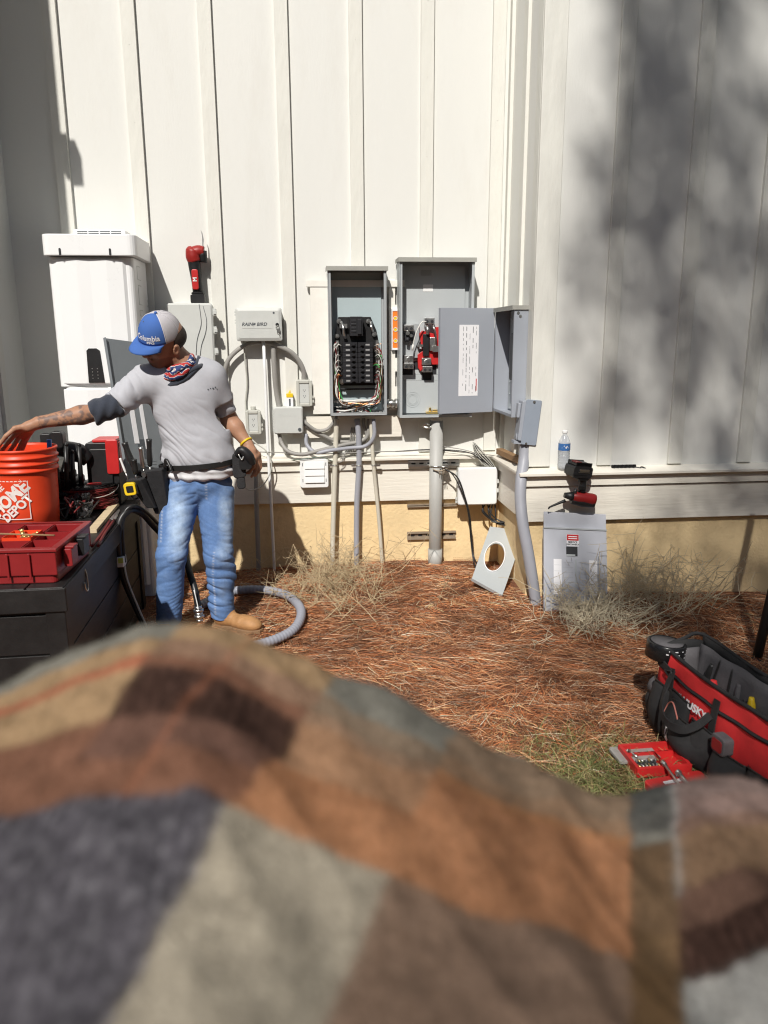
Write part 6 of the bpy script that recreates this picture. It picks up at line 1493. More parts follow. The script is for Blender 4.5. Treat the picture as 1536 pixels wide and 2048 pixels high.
# impact driver upside down on the leaning panel
iv = thing('impact_driver', w(1165, 1012, -S-.11), 'red and black cordless impact driver standing head down on the leaning panel cover', 'power tool')
Yi = -S-.11
def W2(x, y, dY=0): return w(x, y, Yi+dY)
IM = frame(W2(1160, 940), (1, .25, -.12), (.12, -.05, 1))
p = MB(); p.rbox((-.064, -.040, -.036), (.054, .050, .026), .015, 0, IM); p.rbox((-.054, -.036, .026), (.044, .045, .044), .015, 0, IM); p.rbox((-.060, -.043, -.02), (.02, -.039, -.008), .003, 0, IM); bat = p.build('battery', M_['black'], iv, bevel=.006)
p = MB(); p.rbox((-.030, -.0445, .0), (.030, -.0395, .012), .003, 0, IM); p.rbox((-.035, -.045, -.006), (.035, -.0385, -.003), .001, 0, IM); p.build('badge', M_['steel'], bat)
p = MB(); p.rbox((-.050, -.033, .0445), (-.02, .02, .0465), .004, 0, IM); p.build('badge', M_['brwire'], bat)
p = MB(); p.tube([W2(1164, 955), W2(1166, 968), W2(1164, 984)], [.026, .019, .021], 14, 0, 5); p.rbox((-.025, -.036, -.05), (.042, .03, -.034), .01, 0, IM); p.build('handle', M_['black'], iv)
dredm = mat('dark_tool_red', (.24, .014, .014), .4)
p = MB(); a_ = W2(1140, 992); b_ = W2(1191, 1000); ax_ = (b_-a_)
p.tube([a_, a_+ax_*.12, a_+ax_*.3, a_+ax_*.85, a_+ax_*.97, b_], [.020, .027, .031, .033, .030, .012], 18, 0); p.build('motor_housing', dredm, iv)
p = MB(); dn = Vector((0, 0, -.022)); p.tube([a_+dn+ax_*.05, a_+dn+ax_*.5, a_+dn+ax_*.95], [.020, .028, .022], 16, 0, 3); p.tube([a_-ax_*.22, a_-ax_*.02, a_+ax_*.1], [.014, .021, .027], 14)
p.rbox((-.01, -.038, -.10), (.03, -.030, -.08), .003, 0, IM); p.build('rubber_guard', M_['black'], iv)
p = MB(); p.tube([W2(1152, 978, -.01), W2(1149, 984, -.01), W2(1152, 989, -.01)], .010, 8); p.build('trigger', M_['rubber'], iv)
p = MB(); p.tube([W2(1131, 1001), W2(1116, 1007, .005), W2(1100, 1014, .01), W2(1097, 1018, .012)], [.009, .007, .005, .004], 10, 0, 3); p.build('bit', M_['black'], iv)

# tool bag
ZG = .14
q0 = wz(1306, 1455, ZG); q1 = wz(1478, 1606, ZG); bu = q1-q0; bu.z = 0; bu.normalize(); bv_ = Vector((-bu.y, bu.x, 0)); 
if bv_.x < 0: bv_ = -bv_
BM_ = Matrix((bu, bv_, Vector((0, 0, 1)))).transposed().to_4x4(); BM_.translation = Vector((q0.x, q0.y, ZG))
LBg, WBg, HBg = .66, .205, .35
bag = thing('tool_bag', BM_.translation, 'red and black open tool bag with bulging pockets on the straw at right', 'tool bag')
M_['bagred'] = mat('bag_red_nylon', (.66, .030, .032), .75, var=.12, vscale=20, bump=.5, bscale=260, bdist=.001, dirt=.15, dcol=(.2, .03, .03))
M_['bagblk'] = mat('bag_black_nylon', (.020, .020, .021), .8, var=.3, vscale=26, bump=.6, bscale=240, bdist=.001, dirt=.15, dcol=(.07, .06, .05))
M_['liner'] = mat('bag_grey_liner', (.10, .095, .10), .85, var=.12, vscale=20, bump=.5, bscale=160)
M_['pink'] = mat('pink_piping', (.60, .22, .18), .7)
def sheet(fn, nu, nv, th=.006, mi=0):
    q = MB(); vs = [Vector(fn(i/nu, j/nv)) for j in range(nv+1) for i in range(nu+1)]
    N0 = len(vs); vs2 = []
    for j in range(nv+1):
        for i in range(nu+1):
            a = vs[j*(nu+1)+min(i+1, nu)]-vs[j*(nu+1)+max(i-1, 0)]; b = vs[min(j+1, nv)*(nu+1)+i]-vs[max(j-1, 0)*(nu+1)+i]
            m_ = a.cross(b); m_ = m_.normalized() if m_.length > 1e-12 else Vector((0, -1, 0)); vs2.append(vs[j*(nu+1)+i]-m_*th)
    fs = []
    for j in range(nv):
        for i in range(nu):
            a = j*(nu+1)+i; fs += [(a, a+1, a+nu+2, a+nu+1), (N0+a, N0+a+nu+1, N0+a+nu+2, N0+a+1)]
    for i in range(nu):
        fs += [(i, N0+i, N0+i+1, i+1)]; a = nv*(nu+1)+i; fs += [(a, a+1, N0+a+1, N0+a)]
    for j in range(nv):
        a = j*(nu+1); fs += [(a, a+nu+1, N0+a+nu+1, N0+a)]; a += nu; fs += [(a, N0+a, N0+a+nu+1, a+nu+1)]
    q.add([BM_ @ v for v in vs+vs2], fs, mi, True); return q
def bulge(u, v): return -.016*math.sin(PI*v)*(.6+.4*math.sin(PI*u))+.003*math.sin(u*23+v*5)
sheet(lambda u, v: (u*LBg, .02*v+bulge(u, v), .02+(HBg-.02-.02*math.sin(PI*u))*v), 30, 14).build('front_panel', M_['bagred'], bag)
sheet(lambda u, v: (LBg-u*LBg, WBg-.01*v-bulge(u, v), .02+(HBg+.01-.015*math.sin(PI*u))*v), 24, 10).build('back_panel', M_['bagblk'], bag)
sheet(lambda u, v: (-.0-.02*math.sin(PI*v)*math.sin(PI*u)+.012*math.sin(PI*v*2)*0, WBg*(1-u)+.01, .02+(HBg-.02+.02*math.sin(PI*u))*v), 14, 10).build('end_panel', M_['bagblk'], bag)
sheet(lambda u, v: (LBg+.02*math.sin(PI*v)*math.sin(PI*u), WBg*u, .02+(HBg-.02+.02*math.sin(PI*u))*v), 14, 10).build('end_panel', M_['bagred'], bag)
p = MB(); p.rbox((0, 0, 0), (LBg, WBg, .03), .03, 0, BM_, 4, 'z'); p.build('base', M_['bagblk'], bag, bevel=.004)
sheet(lambda u, v: (.012+(LBg-.024)*u, WBg-.030-.05*(1-v)+.006*math.sin(u*20), .05+(HBg-.05)*v), 26, 8, .003).build('liner', M_['liner'], bag)
sheet(lambda u, v: (LBg-.012-(LBg-.024)*u, .030+.02*(1-v), .05+(HBg-.075)*v), 20, 6, .003).build('liner', M_['liner'], bag)
sheet(lambda u, v: (.02+.02*(1-v), .03+(WBg-.07)*u, .05+(HBg-.06)*v), 10, 6, .003).build('liner', M_['liner'], bag)
p = MB(); p.box((.02, .03, .05), (LBg-.02, WBg-.03, .06), 0, BM_); p.build('floor', M_['liner'], bag)
# rim piping
p = MB()
rim = [(0, .022, HBg), (LBg*.25, .018, HBg-.014), (LBg*.5, .018, HBg-.02), (LBg*.75, .018, HBg-.014), (LBg, .02, HBg), (LBg+.004, WBg*.5, HBg+.02), (LBg, WBg-.01, HBg+.03), (LBg*.5, WBg-.01, HBg+.015), (0, WBg-.01, HBg+.03), (-.004, WBg*.5, HBg+.02), (0, .022, HBg)]
p.tube([BM_ @ Vector(q) for q in rim], .0075, 8, 0, 5); p.build('rim_piping', M_['bagblk'], bag)
# zip running along the front panel
def fr(u, v, o=.004): return Vector((u*LBg, .02*v+bulge(u, v)-o, .02+(HBg-.02-.02*math.sin(PI*u))*v))
p = MB(); A_ = [fr(.02+.96*i/24, .80-.0*i, .004) for i in range(25)]; B_ = [fr(.02+.96*i/24, .755, .004) for i in range(25)]
p.add([BM_ @ v for v in A_+B_], [(i, i+1, 25+i+1, 25+i) for i in range(24)]); p.tube([BM_ @ fr(.02+.96*i/24, .778, .006) for i in range(25)], .004, 6); p.build('zip', M_['bagblk'], bag)
# black lower pockets
def pocket(u0, u1, v1, out, name, m=M_['bagblk'], curve=.35, v0=0.0, pip=None):
    def fn(a, b):
        uu = u0+(u1-u0)*a; vv = v0+(v1-v0)*b*(1-curve*.15*(1-math.sin(PI*a)))
        base = fr(uu, vv, .006); k = math.sin(PI*a)**.5*(.35+.65*math.sin(PI*min(1, b*.9+.1))) if 0 < a < 1 else 0
        return base+Vector((0, -out*k, 0))
    o = sheet(fn, 14, 10, .006).build(name, m, bag)
    q = MB(); q.tube([BM_ @ (Vector(fn(i/14, 1))+Vector((0, -.002, .002))) for i in range(15)], .0032, 6); q.build('piping', pip or M_['rubber'], o); return fn, o
pocket(.00, .20, .64, .055, 'pocket')
pocket(.17, .37, .68, .045, 'pocket', pip=M_['rubber'])
f_, o_ = pocket(.19, .345, .60, .062, 'pocket', curve=1.6, v0=.18)
p = MB(); p.tube([BM_ @ (Vector(f_(a, b))+Vector((0, -.004, 0))) for a, b in ((.12, .52), (.10, .75), (.2, .88), (.5, .93), (.8, .84), (.92, .66), (.93, .35))], .003, 6, 0, 4); p.build('pink_piping', M_['pink'], o_)
f2, o2 = pocket(.16, .62, .46, .075, 'pocket', curve=.2)
pocket(.40, .60, .54, .055, 'pocket')
pocket(.61, .86, .44, .07, 'pocket')
pocket(.86, 1.0, .46, .04, 'pocket')
# reflective mark and tabs
M_['refl'] = mat('reflective_patch', (.62, .62, .62), .5, var=.2, vscale=30, bump=.6, bscale=90)
p = MB(); mk = [(.26, .78), (.30, .74), (.36, .50), (.40, .42), (.34, .30), (.30, .28), (.30, .36), (.27, .55)]
q_ = [BM_ @ (Vector(f2(a, b))+Vector((0, -.003, 0))) for a, b in mk]; p.add(q_, [tuple(range(len(q_)))]); mk = [(.22, .74), (.235, .74), (.28, .45), (.27, .42)]; q_ = [BM_ @ (Vector(f2(a, b))+Vector((0, -.003, 0))) for a, b in mk]; p.add(q_, [(0, 1, 2, 3)]); p.build('reflective_mark', M_['refl'], o2)
# webbing straps and handle
def web(pts, wd_, name, m=M_['bagblk'], sub=6, ax=Vector((1, 0, 0)), par=None):
    P_ = catmull(pts, sub); A_ = []; B2 = []
    for i, c_ in enumerate(P_):
        t = (P_[min(i+1, len(P_)-1)]-P_[max(i-1, 0)]).normalized(); s_ = t.cross(Vector((0, -1, 0))).normalized(); A_.append(c_+s_*wd_/2); B2.append(c_-s_*wd_/2)
    vs = [BM_ @ v for v in A_]+[BM_ @ v for v in B2]+[BM_ @ (v+Vector((0, -.005, 0))) for v in A_]+[BM_ @ (v+Vector((0, -.005, 0))) for v in B2]; n = len(P_)
    q = MB(); fs = []
    for i in range(n-1): fs += [(i, i+1, n+i+1, n+i), (2*n+i, 3*n+i, 3*n+i+1, 2*n+i+1), (i, 2*n+i, 2*n+i+1, i+1), (n+i, n+i+1, 3*n+i+1, 3*n+i)]
    q.add(vs, fs); return q.build(name, m, par or bag)
web([fr(.14, .86, .010), fr(.17, .62, .014), fr(.20, .45, .02)], .032, 'strap')
web([fr(.16, .84, .014), fr(.20, .66, .05), fr(.27, .54, .085), fr(.36, .46, .095), (fr(.46, .46, .08)), fr(.53, .58, .05), fr(.56, .72, .02)], .030, 'handle')
web([fr(.56, .90, .008), fr(.565, .6, .008), fr(.57, .3, .012)], .032, 'strap')
web([fr(.0, .82, .006), fr(.07, .83, .010), fr(.15, .80, .012)], .03, 'strap')
p = MB(); p.tube([BM_ @ fr(a, b, .022) for a, b in ((.10, .80), (.155, .845), (.165, .755), (.10, .80))], .0035, 6, 0, 0, False, None, False); p.build('ring', M_['rubber'], bag)
# name on the red panel between the handle's legs
p = MB()
def tb_(p): 
    v = fr(.405+p.x/LBg, .64+p.z/HBg, .006); v.y -= p.y*-.3+.009; return BM_ @ v
text('lettering', 'HUSKY', .042, None, M_['paper'], bag, 0, tb_, 1.0, bold=.0018)
p = MB(); hk = [(-.098, .004), (-.093, .016), (-.088, .010), (-.082, .018), (-.078, .008), (-.068, .0), (-.080, -.004), (-.074, -.014), (-.086, -.008), (-.092, -.014), (-.098, -.008)]
vs = [tb_(Vector((x, -.001, z))) for x, z in hk]; p.add(vs, [tuple(range(len(vs)))]); p.build('emblem', M_['paper'], bag)
# round side pocket and grey strap at the left end
p = MB(); p.tube([BM_ @ Vector(q) for q in ((-.01, .05, .16), (-.055, .04, .15), (-.06, .05, .15))], [.045, .045, .030], 16); p.build('side_holder', M_['liner'], bag)
p = MB(); p.tube([BM_ @ Vector(q) for q in ((-.03, .05, .215), (-.045, .04, .10), (-.02, .03, .02))], [.02, .05, .035], 12, 0, 5); p.build('end_pocket', M_['bagblk'], bag)
# things in the bag: black tub, tools
jx = thing('black_tub', BM_ @ Vector((.03, .10, .24)), 'short black round tub with white print riding in the end of the tool bag', 'tub')
c = BM_ @ Vector((.015, .08, .30)); c = c+Vector((-.04, .03, .045)); JM = frame(c, (1, .15, -.1), (.08, .0, 1)) @ Matrix.Scale(1.15, 4)
p = MB(); p.lathe([(0, -.05), (.056, -.05), (.066, -.045), (.066, .008), (.062, .012), (.058, .008), (0, .006)], 28, (0, 0, 0), 0, JM); p.build('tub', M_['blackg'], jx)
p = MB(); p.lathe([(0, .009), (.054, .009), (.054, .012), (0, .0125)], 24, (0, 0, 0), 0, JM); p.build('lid', M_['liner'], jx)
def jb_(p):
    a = p.x/.067; return JM @ Vector((.0672*math.sin(a), -.0672*math.cos(a), p.z-.015))
rj = random.Random(4)
q = MB()
for k in range(14):
    a = rj.uniform(-.04, .055); z = rj.choice((-.012, .0, .012)); l_ = rj.uniform(.003, .012)
    vs = [jb_(Vector((a, 0, z))), jb_(Vector((a+l_, 0, z))), jb_(Vector((a+l_, 0, z+.0035))), jb_(Vector((a, 0, z+.0035)))]; q.add(vs, [(0, 1, 2, 3)])
q.build('print', M_['paper'], jx)
def bagtool(a, b, r, m, lab, name='hand_tool', cat_='hand tool', grp='tools standing in the bag'):
    t = thing(name, BM_ @ Vector(a), lab, cat_, grp); A_, B2 = BM_ @ Vector(a), BM_ @ Vector(b)
    q = MB(); q.tube([A_+(B2-A_)*.5, A_+(B2-A_)*.6, A_+(B2-A_)*.85, B2], [r*.7, r, r*1.05, r*.6], 10, 0, 4); q.build('handle', m, t)
    q = MB(); q.cyl(A_, A_+(B2-A_)*.5, .004, None, 6); q.build('shaft', M_['steel'], t)
bagtool((.40, .13, .07), (.36, .145, .29), .014, M_['yellow'], 'long yellow handled tool standing in the tool bag')
bagtool((.47, .12, .07), (.46, .13, .235), .017, M_['yellow'], 'shorter yellow handled tool standing in the bag near the frame edge')
bagtool((.12, .12, .07), (.15, .165, .34), .004, M_['rubber'], 'thin dark rod leaning on the bag liner nearest the tub', 'rod', 'rod')
bagtool((.24, .12, .07), (.215, .17, .33), .004, M_['rubber'], 'thin dark rod leaning on the bag liner, second from the tub', 'rod', 'rod')
bagtool((.07, .14, .07), (.10, .17, .30), .016, M_['rubber'], 'black handled tool close behind the round black tub')
bagtool((.19, .10, .07), (.17, .13, .27), .018, M_['bagred'], 'red handled tool standing in the bag beside the rods')
bagtool((.28, .15, .07), (.26, .17, .29), .013, M_['liner'], 'dark grey handle leaning on the rear bag wall')
bagtool((.33, .12, .07), (.30, .18, .26), .020, M_['rubber'], 'stout black handle leaning in the middle of the tool bag')
bagtool((.55, .10, .07), (.53, .12, .24), .022, M_['rubber'], 'stout black handle near the yellow tools in the bag')
pm = thing('tape_measure', BM_ @ fr(.70, .5, .03), 'red and grey tape measure in the right front pocket of the bag', 'tape measure')
p = MB(); p.rbox((-.035, -.02, -.03), (.035, .02, .035), .014, 0, BM_ @ Matrix.Translation(fr(.70, .52, .03))); p.build('case', M_['liner'], pm, bevel=.004)
p = MB(); p.rbox((-.026, -.0225, -.02), (.024, -.0195, .022), .008, 0, BM_ @ Matrix.Translation(fr(.70, .52, .03))); p.build('face', M_['redt'], pm)
p = MB(); a = BM_ @ Vector((.60, -.09, .06)); p.cyl(a, a+Vector((.03, -.05, .03)), .022, .018, 14); p.cyl(a+Vector((.03, -.05, .03)), a+Vector((.05, -.08, .045)), .012, None, 10)
p.build('socket', M_['steel'], None, label='chrome socket lying at the foot of the tool bag', cat='socket')

# driver bit cases on the grass
def zc_(x, y): return wz(x+20, y+8, .165)
cA = zc_(1242, 1530); cB = zc_(1350, 1522); CM = frame(cA, cB-cA, (0, 0, 1)); CM.translation.z = .160
bc = thing('bit_case', CM.translation, 'open red bit case with loose bits lying on the grass by the tool bag', 'bit case')
yy = 1 if (CM.to_3x3() @ Vector((0, 1, 0))).y > 0 else -1
Wc = (cB-cA).length
def cbox(q, x0, x1, y0, y1, z0, z1, r=None): q.rbox((x0, min(y0*yy, y1*yy), z0), (x1, max(y0*yy, y1*yy), z1), r or .004, 0, CM, 3, 'z')
p = MB(); cbox(p, 0, Wc, -.05, .12, 0, .008, .012); cbox(p, 0, Wc, -.05, -.038, .008, .035); cbox(p, 0, Wc, .108, .12, .008, .035); cbox(p, 0, .012, -.036, .106, .008, .035); cbox(p, Wc-.012, Wc, -.036, .106, .008, .035)
cbox(p, .012, Wc-.012, .06, .066, .008, .030); cbox(p, Wc*.55, Wc*.56, -.036, .06, .008, .03); p.build('tray', M_['red'], bc, bevel=.002)
p = MB(); cbox(p, .025, Wc*.5, -.025, .05, .0085, .016); p.build('insert', M_['dark'], bc)
for k in range(16):
    a = CM @ Vector((.03+.012*(k % 8), (-.015+.035*(k//8))*yy, .019)); q = MB(); q.cyl(a, a+Vector((rf.uniform(-.01, .01), .014, .002)), .0035, .0025, 6); 
    q.build('bit', M_['steel'] if k % 3 else M_['brass'], bc)
dA = zc_(1286, 1582); dB = zc_(1400, 1560); CM2 = frame(dA, dB-dA, (0, 0, 1)); CM2.translation.z = .158; CM = CM2; Wc = (dB-dA).length
yy = 1 if (CM.to_3x3() @ Vector((0, 1, 0))).y > 0 else -1
bc2 = thing('bit_case', CM.translation, 'closed red bit case nearer the camera with a white sticker', 'bit case')
p = MB(); cbox(p, 0, Wc, -.08, .06, 0, .028, .015); p.build('case', M_['red'], bc2, bevel=.004)
p = MB(); cbox(p, Wc*.25, Wc*.62, .015, .03, .0285, .0295, .002); p.build('sticker', M_['paper'], bc2)
lid0 = zc_(1262, 1506); CM = frame(lid0, (1, .05, 0), (0, 0, 1)); CM.translation.z = .166; yy = 1
p = MB(); cbox(p, -.10, .06, -.04, .065, 0, .012, .012); p.build('stone_paver', mat('grey_lid', (.30, .29, .27), .6, var=.15, dirt=.3, dcol=(.12, .11, .1), bump=.4), None, bevel=.002, label='flat grey plastic lid lying on the grass behind the open red case', cat='lid')
bpy.data.objects['stone_paver'].name = 'case_lid'
for k, ((x0_, y0_), (x1_, y1_), r, lab) in enumerate((((1330, 1530), (1374, 1590), .0055, 'long chrome screwdriver shaft lying across the red cases'), ((1358, 1547), (1380, 1572), .008, 'shorter chrome driver bit holder beside the long shaft'), ((1257, 1503), (1275, 1514), .006, 'small chrome bit lying on the flat grey lid'))):
    a = wz(x0_, y0_, .204 if k < 2 else .186); b = wz(x1_, y1_, .198 if k < 2 else .186); q = MB(); q.tube([a, a+(b-a)*.6, b], [r, r*.8, r*.7], 10); q.tube([a-(b-a)*.12, a], [r*1.4, r*1.6], 10)
    q.build('driver_shaft', M_['steel'], None, label=lab, cat='screwdriver', group='chrome drivers by the red cases')

# black post at the right edge
a = wz(1507, 1338, .14); po = thing('metal_post', (a.x, a.y, .12), 'black metal post standing behind the tool bag at the right edge', 'post')
p = MB(); p.cyl((a.x, a.y, .1), (a.x+.17, a.y, 1.5), .022, None, 20); p.build('pole', M_['rubber'], po)
p = MB(); p.cyl((a.x, a.y, .11), (a.x+.011, a.y, .20), .034, .028, 20); p.build('sleeve', M_['black'], po)

# ---------------------------------------------------------------- pine straw, grass, dry shrubs
def ribbons(name, base, dirs, curl, width, cols, m, kind=None, label=None, cat=None, seg=3, parent=None, upk=0.0):
    """thin curved needles as narrow strips, built in one go"""
    n = len(base); t = np.linspace(0, 1, seg+1)
    side = np.cross(dirs, np.array((0, 0, 1.))); side /= np.maximum(1e-6, np.linalg.norm(side, axis=1))[:, None]
    L = np.linalg.norm(dirs, axis=1)
    tw = rng.uniform(-1, 1, (n, 1)); nrm = np.cross(side, dirs/L[:, None]); wv_ = side*np.cos(tw*1.2)+nrm*np.sin(tw*1.2)
    P_ = base[:, None, :]+dirs[:, None, :]*t[None, :, None]+curl[:, None, :]*(t**2)[None, :, None]
    wd_ = (width[:, None]*(1-.65*t[None])).reshape(n, seg+1, 1)
    A_ = P_-wv_[:, None, :]*wd_/2; B2 = P_+wv_[:, None, :]*wd_/2
    V = np.stack([A_, B2], 2).reshape(-1, 3)
    i0 = (np.arange(n)*(seg+1)*2)[:, None]+np.arange(seg)[None]*2; F = np.stack([i0, i0+1, i0+3, i0+2], -1).reshape(-1, 4)
    me = bpy.data.meshes.new(name); me.vertices.add(len(V)); me.vertices.foreach_set('co', V.ravel())
    me.loops.add(F.size); me.loops.foreach_set('vertex_index', F.ravel().astype(np.int32)); me.polygons.add(len(F)); me.polygons.foreach_set('loop_start', np.arange(len(F), dtype=np.int32)*4); me.update(calc_edges=True)
    ca = me.color_attributes.new('col', 'FLOAT_COLOR', 'POINT'); c4 = np.ones((n, (seg+1)*2, 4)); c4[:, :, :3] = cols[:, None, :]; ca.data.foreach_set('color', c4.ravel())
    me.materials.append(m); o = bpy.data.objects.new(name, me); C.objects.link(o)
    if parent is not None:
        o.parent = parent; rl = root_loc(parent); me.transform(Matrix.Translation(-rl))
    return tag(o, label, cat, None, kind)
def gzv(X, Y):
    t = np.clip((-Y)/3.2, 0, 1); return .245-.14*t+np.exp(-((X-.45)**2/.7+(Y+.35)**2/.35))*.05+np.exp(-((X-1.7)**2/.25+(Y+.95)**2/.12))*.05
def noisev(X, Y, s, o=0): return np.array([nz2(x, y, s, o) for x, y in zip(X, Y)])
def needle_mat(name, rough=.6):
    m = mat(name, (1, 1, 1), rough, var=.15, vscale=200, attr='col', rvar=0); return m
def free(X, Y):            # keep needles out of the house and the deck box
    ok = (Y < -.015) & ~((X > XC-.03) & (Y > -S-.02))
    return ok & ~((X < -.90) & (Y > -2.1) & (Y < -.35))
N = 170000
X = rng.uniform(-1.2, 3.3, N); Y = -rng.beta(1.15, 1.25, N)*3.3-.0
grassy = (np.exp(-(((X-.93)/.42)**2+((Y+2.65)/.48)**2)) > rng.uniform(.25, .75, N)) | (Y < -2.85+.2*rng.normal(size=N))
ok = free(X, Y) & ~grassy; X = X[ok]; Y = Y[ok]; n = len(X)
swirl = noisev(X, Y, 1.6, 5)*3.2+rng.normal(0, .75, n)
L = rng.uniform(.07, .17, n); el = np.abs(rng.normal(.05, .16, n))
d = np.stack([np.cos(swirl)*np.cos(el), np.sin(swirl)*np.cos(el)*.9, np.sin(el)], 1)*L[:, None]
lump = noisev(X, Y, 5.5, 9)
Z = gzv(X, Y)+.018*noisev(X, Y, 2.2, 3)+rng.uniform(-.004, .022, n)+np.maximum(0, lump)*.035
curl = np.stack([rng.normal(0, .025, n), rng.normal(0, .025, n), -rng.uniform(0, .03, n)-np.sin(el)*L*.7], 1)
base = np.stack([X, Y, Z], 1)-d*.5
bad = ~free(base[:, 0], base[:, 1]) | ~free(base[:, 0]+d[:, 0], base[:, 1]+d[:, 1]); keep = ~bad
k = rng.uniform(0, 1, n); br = rng.uniform(.30, 1.35, n)*(1+.55*noisev(X, Y, 3, 2)+.4*noisev(X, Y, 9, 4))
cols = np.where((k < .50)[:, None], np.array((.52, .185, .070)), np.where((k < .80)[:, None], np.array((.74, .38, .19)), np.where((k < .94)[:, None], np.array((.72, .55, .38)), np.array((.18, .07, .04)))))*br[:, None]
cols = np.clip(cols, .01, .8); M_['needle'] = needle_mat('pine_needle')
ribbons('pine_straw', base[keep], d[keep], curl[keep], rng.uniform(.0013, .0026, n)[keep], cols[keep], M_['needle'], 'stuff', 'rust coloured pine straw spread over the bed below the wall', 'pine straw')
# grass
N = 60000; X = rng.uniform(.1, 2.0, N); Y = rng.uniform(-3.4, -1.95, N)
ok = np.exp(-(((X-.93)/.45)**2+((Y+2.65)/.55)**2)) > rng.uniform(.2, .75, N); ok |= Y < -2.9; X = X[ok]; Y = Y[ok]; n = len(X)
a = rng.uniform(0, 2*PI, n); L = rng.uniform(.03, .075, n); el = rng.uniform(.2, 1.25, n)
d = np.stack([np.cos(a)*np.cos(el), np.sin(a)*np.cos(el), np.sin(el)], 1)*L[:, None]; base = np.stack([X, Y, gzv(X, Y)], 1)
curl = np.stack([np.cos(a)*.02, np.sin(a)*.02, -.012*np.ones(n)], 1); k = rng.uniform(0, 1, n)
cols = np.where((k < .55)[:, None], np.array((.15, .17, .05)), np.where((k < .85)[:, None], np.array((.30, .26, .11)), np.array((.34, .24, .12))))*rng.uniform(.6, 1.3, n)[:, None]
ribbons('grass', base, d, curl, rng.uniform(.0022, .004, n), cols, M_['needle'], 'stuff', 'short patchy green and straw coloured grass at the edge of the pine straw', 'grass')

def shrub(lab, cx, cy, sx, sy, hgt, nst, seed, col, low):
    r_ = random.Random(seed); t = thing('dry_shrub', (cx, cy, gz(cx, cy)), lab, 'shrub', 'dry leafless shrubs along the wall')
    mt_ = mat('dry_twig', col, .8, var=.25, vscale=60)
    q = MB(); tips = []
    for k in range(nst):
        x = cx+r_.gauss(0, sx*.32); y = cy+r_.gauss(0, sy*.32); 
        if not bool(free(np.array([x]), np.array([y]))[0]): continue
        z = gz(x, y); a = r_.uniform(0, 2*PI); L = hgt*r_.uniform(.35, 1.0); lean = r_.uniform(.25, 1.0)
        pts = [Vector((x, y, z-.01))]; dr_ = Vector((math.cos(a)*lean, math.sin(a)*lean*.7, r_.uniform(.35, .9))).normalized()
        for s in range(4):
            dr_ = (dr_+Vector((r_.gauss(0, .17), r_.gauss(0, .17), r_.gauss(-.01, .12)))).normalized(); pts.append(pts[-1]+dr_*L/4)
        pts = [p_ if p_.y < -.01 and not (p_.x > XC-.06 and p_.y > -S-.01) else Vector((p_.x, min(p_.y, -S-.02 if p_.x > XC-.06 else -.012), p_.z)) for p_ in pts]
        q.tube(pts, [.0030, .0020, .0012], 4, 0, 2, False); tips.append(pts)
    q.build('stems', mt_, t, kind='stuff')
    q = MB()
    for pts in tips:
        for s in (1, 2, 3, 4):
            for _ in range(2):
                p0 = pts[s]; a = Vector((r_.gauss(0, 1), r_.gauss(0, .8), r_.gauss(.15, .8))).normalized()*hgt*r_.uniform(.10, .42); p1 = p0+a; lim = -S-.02 if p1.x > XC-.06 else -.012
                if p1.y > lim: p1.y = lim
                m_ = (p0+p1)/2+Vector((r_.gauss(0, .006), r_.gauss(0, .005), r_.gauss(0, .006))); q.tube([p0, m_, p1], [.0016, .0012, .0008], 3, 0, 0, False)
    q.build('twigs', mt_, t, kind='stuff'); return t
shrub('bushy tangle of dry tan twigs at the foot of the three thin risers', .14, -.50, .55, .58, .36, 110, 3, (.52, .41, .25), 0)
shrub('pale tangle of dry twigs in front of the leaning panel cover', 1.46, -1.12, .40, .26, .28, 120, 5, (.62, .55, .40), 0)
shrub('spiky dry twigs spreading right of the leaning panel cover on the foundation', 1.84, -.93, .50, .24, .42, 80, 8, (.52, .44, .30), 0)

# ---------------------------------------------------------------- plaid blanket over the knees of whoever sits here
crest = [(-520, 1680), (-200, 1470), (0, 1368), (100, 1325), (200, 1288), (300, 1262), (400, 1253), (460, 1262), (540, 1300), (640, 1345), (760, 1400), (870, 1452), (980, 1508), (1080, 1555), (1170, 1598), (1232, 1622), (1290, 1604), (1350, 1577), (1420, 1567), (1480, 1572), (1536, 1585), (1650, 1640), (1850, 1780), (2300, 2100)]
cw_ = [w(x, y, -4.10) for x, y in crest]; CX = np.array([c.x for c in cw_]); CZ = np.array([c.z for c in cw_])
def blanket_pt(X, s):
    """s < 0 runs over the lap to the sitter, s > 0 over the knee crest and down"""
    c = np.interp(X, CX, CZ); cs = (np.interp(X-.012, CX, CZ)+np.interp(X+.012, CX, CZ)+c)/3
    # knees fade towards the lap
    k = min(1, max(0, -s/.55)); lap = 1.22+.06*math.cos((X+.07)*4)
    r = .05
    if s < 0:
        z = cs*(1-.35*k)+lap*.35*k-.16*(-s)-.10*s*s; y = -4.10+s*.985
    else:
        a = min(s/r, PI*.47); y = -4.10+r*math.sin(a); z = cs-r*(1-math.cos(a)); rest = max(0, s-r*PI*.47); y += rest*.14; z -= rest*.98
    f = .0035*math.sin(X*31+s*17)+.003*math.sin(X*13-s*41+1)+.006*mnoise.noise(Vector((X*11, s*9, 2)))+.0035*(1-abs(mnoise.noise(Vector((X*14+s*6, s*5, 7))))*4)
    z += .008*math.exp(-((X-.22-.28*s)/.02)**2)*(s < 0)
    return Vector((X, y, z+f))
xs_ = np.concatenate([np.linspace(-.62, -.3, 14, False), np.linspace(-.3, .5, 300, False), np.linspace(.5, .78, 14)])
ss = np.concatenate([np.linspace(-.95, -.5, 16, False), np.linspace(-.5, .1, 260, False), np.linspace(.1, .85, 24)])
bc_ = []; vs = []
